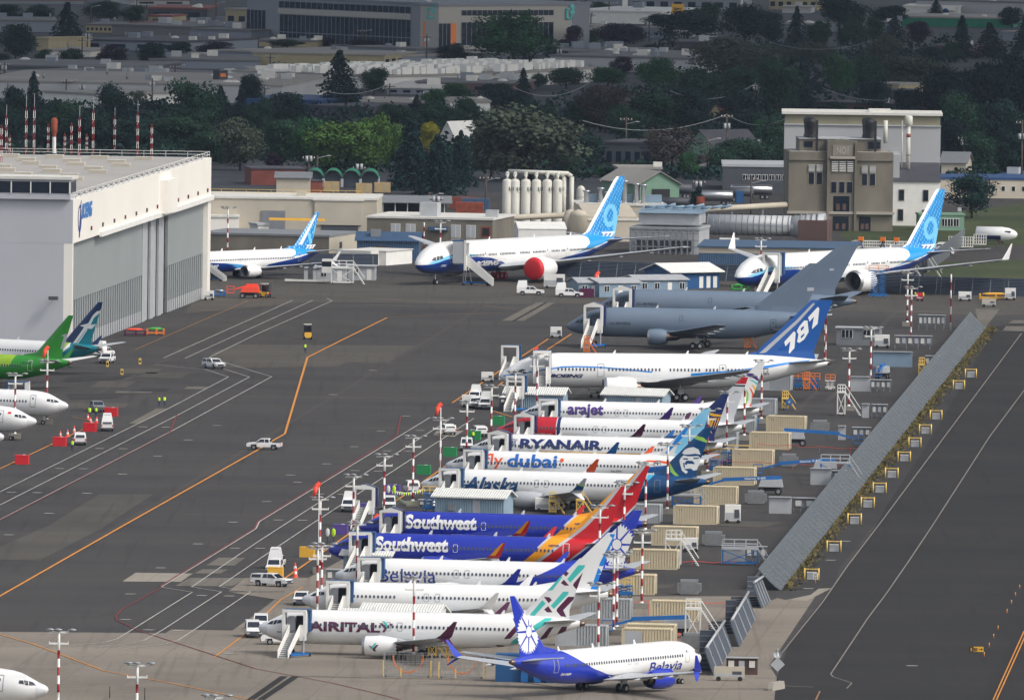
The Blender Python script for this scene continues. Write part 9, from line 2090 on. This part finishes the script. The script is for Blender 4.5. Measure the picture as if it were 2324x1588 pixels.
# tank trucks
def tanker(x, y, lab, cab=True, L_=9, c='metal', red_=False):
 p = at(x, y); t = empty('tank_truck', p, R(4), lab, 'tank truck', 'tank trucks in the yard'); m = MB(); m.lathe((-L_ / 2, 0, 2.2), [(0, .05), (.1, .8), (.25, 1.05), (L_ - .25, 1.05), (L_ - .1, .8), (L_, .05)], c, 'x', n=18); m.build('tank', t)
 if red_: q = MB(); q.tube((L_ / 2 - .3, 0, 2.2), (L_ / 2 + .06, 0, 2.2), 1.08, 'red', n=18); q.build('tank_end', t)
 m = MB(); m.box(-L_ / 2, L_ / 2, -.5, .5, .9, 1.1, 'black'); m.build('chassis', t); wheels(t, (-L_ * .38, -L_ * .25, L_ * .25, L_ * .36), 2.3, .5, .5)
 if cab: m = MB(); m.box(L_ / 2 + .5, L_ / 2 + 2.2, -1.1, 1.1, .6, 3.2, 'dark_grey' if red_ else 'deep_blue'); m.box(L_ / 2 + 2.2, L_ / 2 + 3.8, -1, 1, .6, 1.9, 'dark_grey'); m.box(L_ / 2 + 2.2, L_ / 2 + 2.24, -.9, .9, 2.1, 3.0, 'glass_dark'); m.build('cab', t)
tanker(1535, 482, 'dark tank truck with a red end panel, nearest the green shed', False, 7, 'dark_grey', True); tanker(1535, 450, 'dark tank trailer behind the red-ended one', False, 7, 'dark_grey'); tanker(1618, 466, 'tank truck with a dark green cab behind the columnar tree'); tanker(1680, 458, 'dark tank trailer in the middle of the yard', False, 6, 'dark_grey'); tanker(1705, 452, 'long polished tank trailer at the right of the yard', False, 9.5, 'chrome')
for i, (x, y, c) in enumerate(((1052, 475, 'city_red'), (1080, 478, 'steel_blue'), (1066, 487, 'rust'))):
 p = at(x, y); t = empty('shipping_container', p, R(2), ['pale red container behind the dark concrete building', 'light blue container beside the white truck cab', 'rusty container in front of the other two'][i], 'container'); m = MB(); m.box(-3, 3, 0, 2.4, 0, 2.6, c); [m.box(-3 + j * .5, -2.8 + j * .5, -.05, 0, .1, 2.5, c) for j in range(12)]; m.build('wall', t); m = MB(); m.box(3, 3.06, .2, 2.2, .1, 2.5, 'mid_grey'); m.build('door', t)
for i, (x, y) in enumerate(((752, 438), (826, 442), (868, 440))):
 p = at(x, y); t = empty('shelter_box', p, R(3), 'tan field shelter box with a door, %s from the left' % ordn[i], 'shelter', 'tan shelter boxes'); m = MB(); m.box(-1.8, 1.8, 0, 2.4, .3, 2.5, 'sand'); m.build('wall', t); m = MB(); m.box(.3, 1.1, -.05, 0, .5, 2.2, 'city_yellow'); m.build('door', t)
for i, (x, y, c, nm) in enumerate(((40, 62, 'white_paint', 'white'), (120, 68, 'machine_blue', 'blue'), (345, 60, 'mid_grey', 'grey'), (2210, 112, 'white_paint', 'white'), (355, 240, 'white_paint', 'white'), (372, 246, 'mid_grey', 'grey'), (2290, 433, 'white_paint', 'white'), (2315, 428, 'white_paint', 'white'), (1440, 402, 'machine_blue', 'blue'))):
 p = at(x, y); veh('suv', x, y, 10, '%s car parked in the town, %s from the first of these' % (nm, ordn[i]), c)
# a railing walkway behind the right jet
p = at(1933, 585); q = at(2075, 588); d = q - p; t = empty('walkway', p, math.atan2(d.y, d.x), 'white railed walkway with orange-topped stands behind the folded-tip jet', 'walkway'); L_ = d.length
m = MB()
for i in range(15): m.bar((L_ * i / 14, 0, 0), (L_ * i / 14, 0, 3.4), .12, 'white_plain'); m.bar((L_ * i / 14, 3, 0), (L_ * i / 14, 3, 3.4), .1, 'white_plain')
for z in (2.2, 2.8, 3.4): m.bar((0, 0, z), (L_, 0, z), .12, 'white_plain'); m.bar((0, 3, z), (L_, 3, z), .12, 'white_plain')
m.build('railing', t); m = MB(); m.box(0, L_, 0, 3, 2.0, 2.2, 'offwhite'); m.build('deck', t)
for s in (.15, .5, .72):
 m = MB(); [m.bar((L_ * s + a, -1 + b, 0), (L_ * s, -.5, 3.6), .2, 'navy') for a in (-1, 1) for b in (-.5, .5)]; m.build('stand', t); m = MB(); m.box(L_ * s - .5, L_ * s + .5, -1, 0, 3.5, 4.3, 'orange'); m.build('stand_head', t)
p = at(2105, 620); q = at(2190, 555); d = q - p; t = empty('mesh_fence', p, math.atan2(d.y, d.x), 'grey mesh fence running up to the grass right of the far tail', 'fence'); m = MB(); m.box(0, d.length, 0, .1, 0, 3.4, 'fence_grey'); m.build('panel', t)
# grass tufts of yellow flowers
# a heavy cloud bank over the town: its shadow darkens everything beyond the airfield
mat('cloud', (200, 205, 212), 1.0); random.seed(4); nx_, ny_ = 34, 34; vs = []; fs = []
for s_ in (0, 1):
 for j in range(ny_ + 1):
  for i in range(nx_ + 1):
   e_ = min(i, nx_ - i, j, ny_ - j) / 3.0; th = min(1, e_); x = -500 + 2000 * i / nx_ + random.uniform(-50, 50); y = 2900 + 2300 * j / ny_ + random.uniform(-60, 60)
   vs.append((x, y, 900 + (1 if s_ else -1) * (60 + random.uniform(0, 60)) * th))
N_ = (nx_ + 1) * (ny_ + 1)
for j in range(ny_):
 for i in range(nx_):
  a = j * (nx_ + 1) + i; fs.append((a, a + nx_ + 1, a + nx_ + 2, a + 1)); fs.append((N_ + a, N_ + a + 1, N_ + a + nx_ + 2, N_ + a + nx_ + 1))
m = MB(); m.mesh(vs, fs, 'cloud', True); structure(m.build('sky_cloud'))
# ------------------------------------------------------------------ haze
m = MB(); m.box(-1600, 1600, -60, 7500, -1.0, 125.0, 'white_plain')
hz_o = m.build('haze'); hm_ = bpy.data.materials.new('haze'); hm_.use_nodes = True; nt = hm_.node_tree; nt.nodes.remove(nt.nodes['Principled BSDF']); pv = nt.nodes.new('ShaderNodeVolumePrincipled')
pv.inputs['Color'].default_value = (.62, .76, 1.0, 1); pv.inputs['Density'].default_value = HAZE; pv.inputs['Anisotropy'].default_value = .2
nt.links.new(pv.outputs[0], nt.nodes['Material Output'].inputs['Volume']); hz_o.data.materials.clear(); hz_o.data.materials.append(hm_); tag(hz_o, 'thin bluish haze over the whole airfield', 'haze', None, 'stuff')
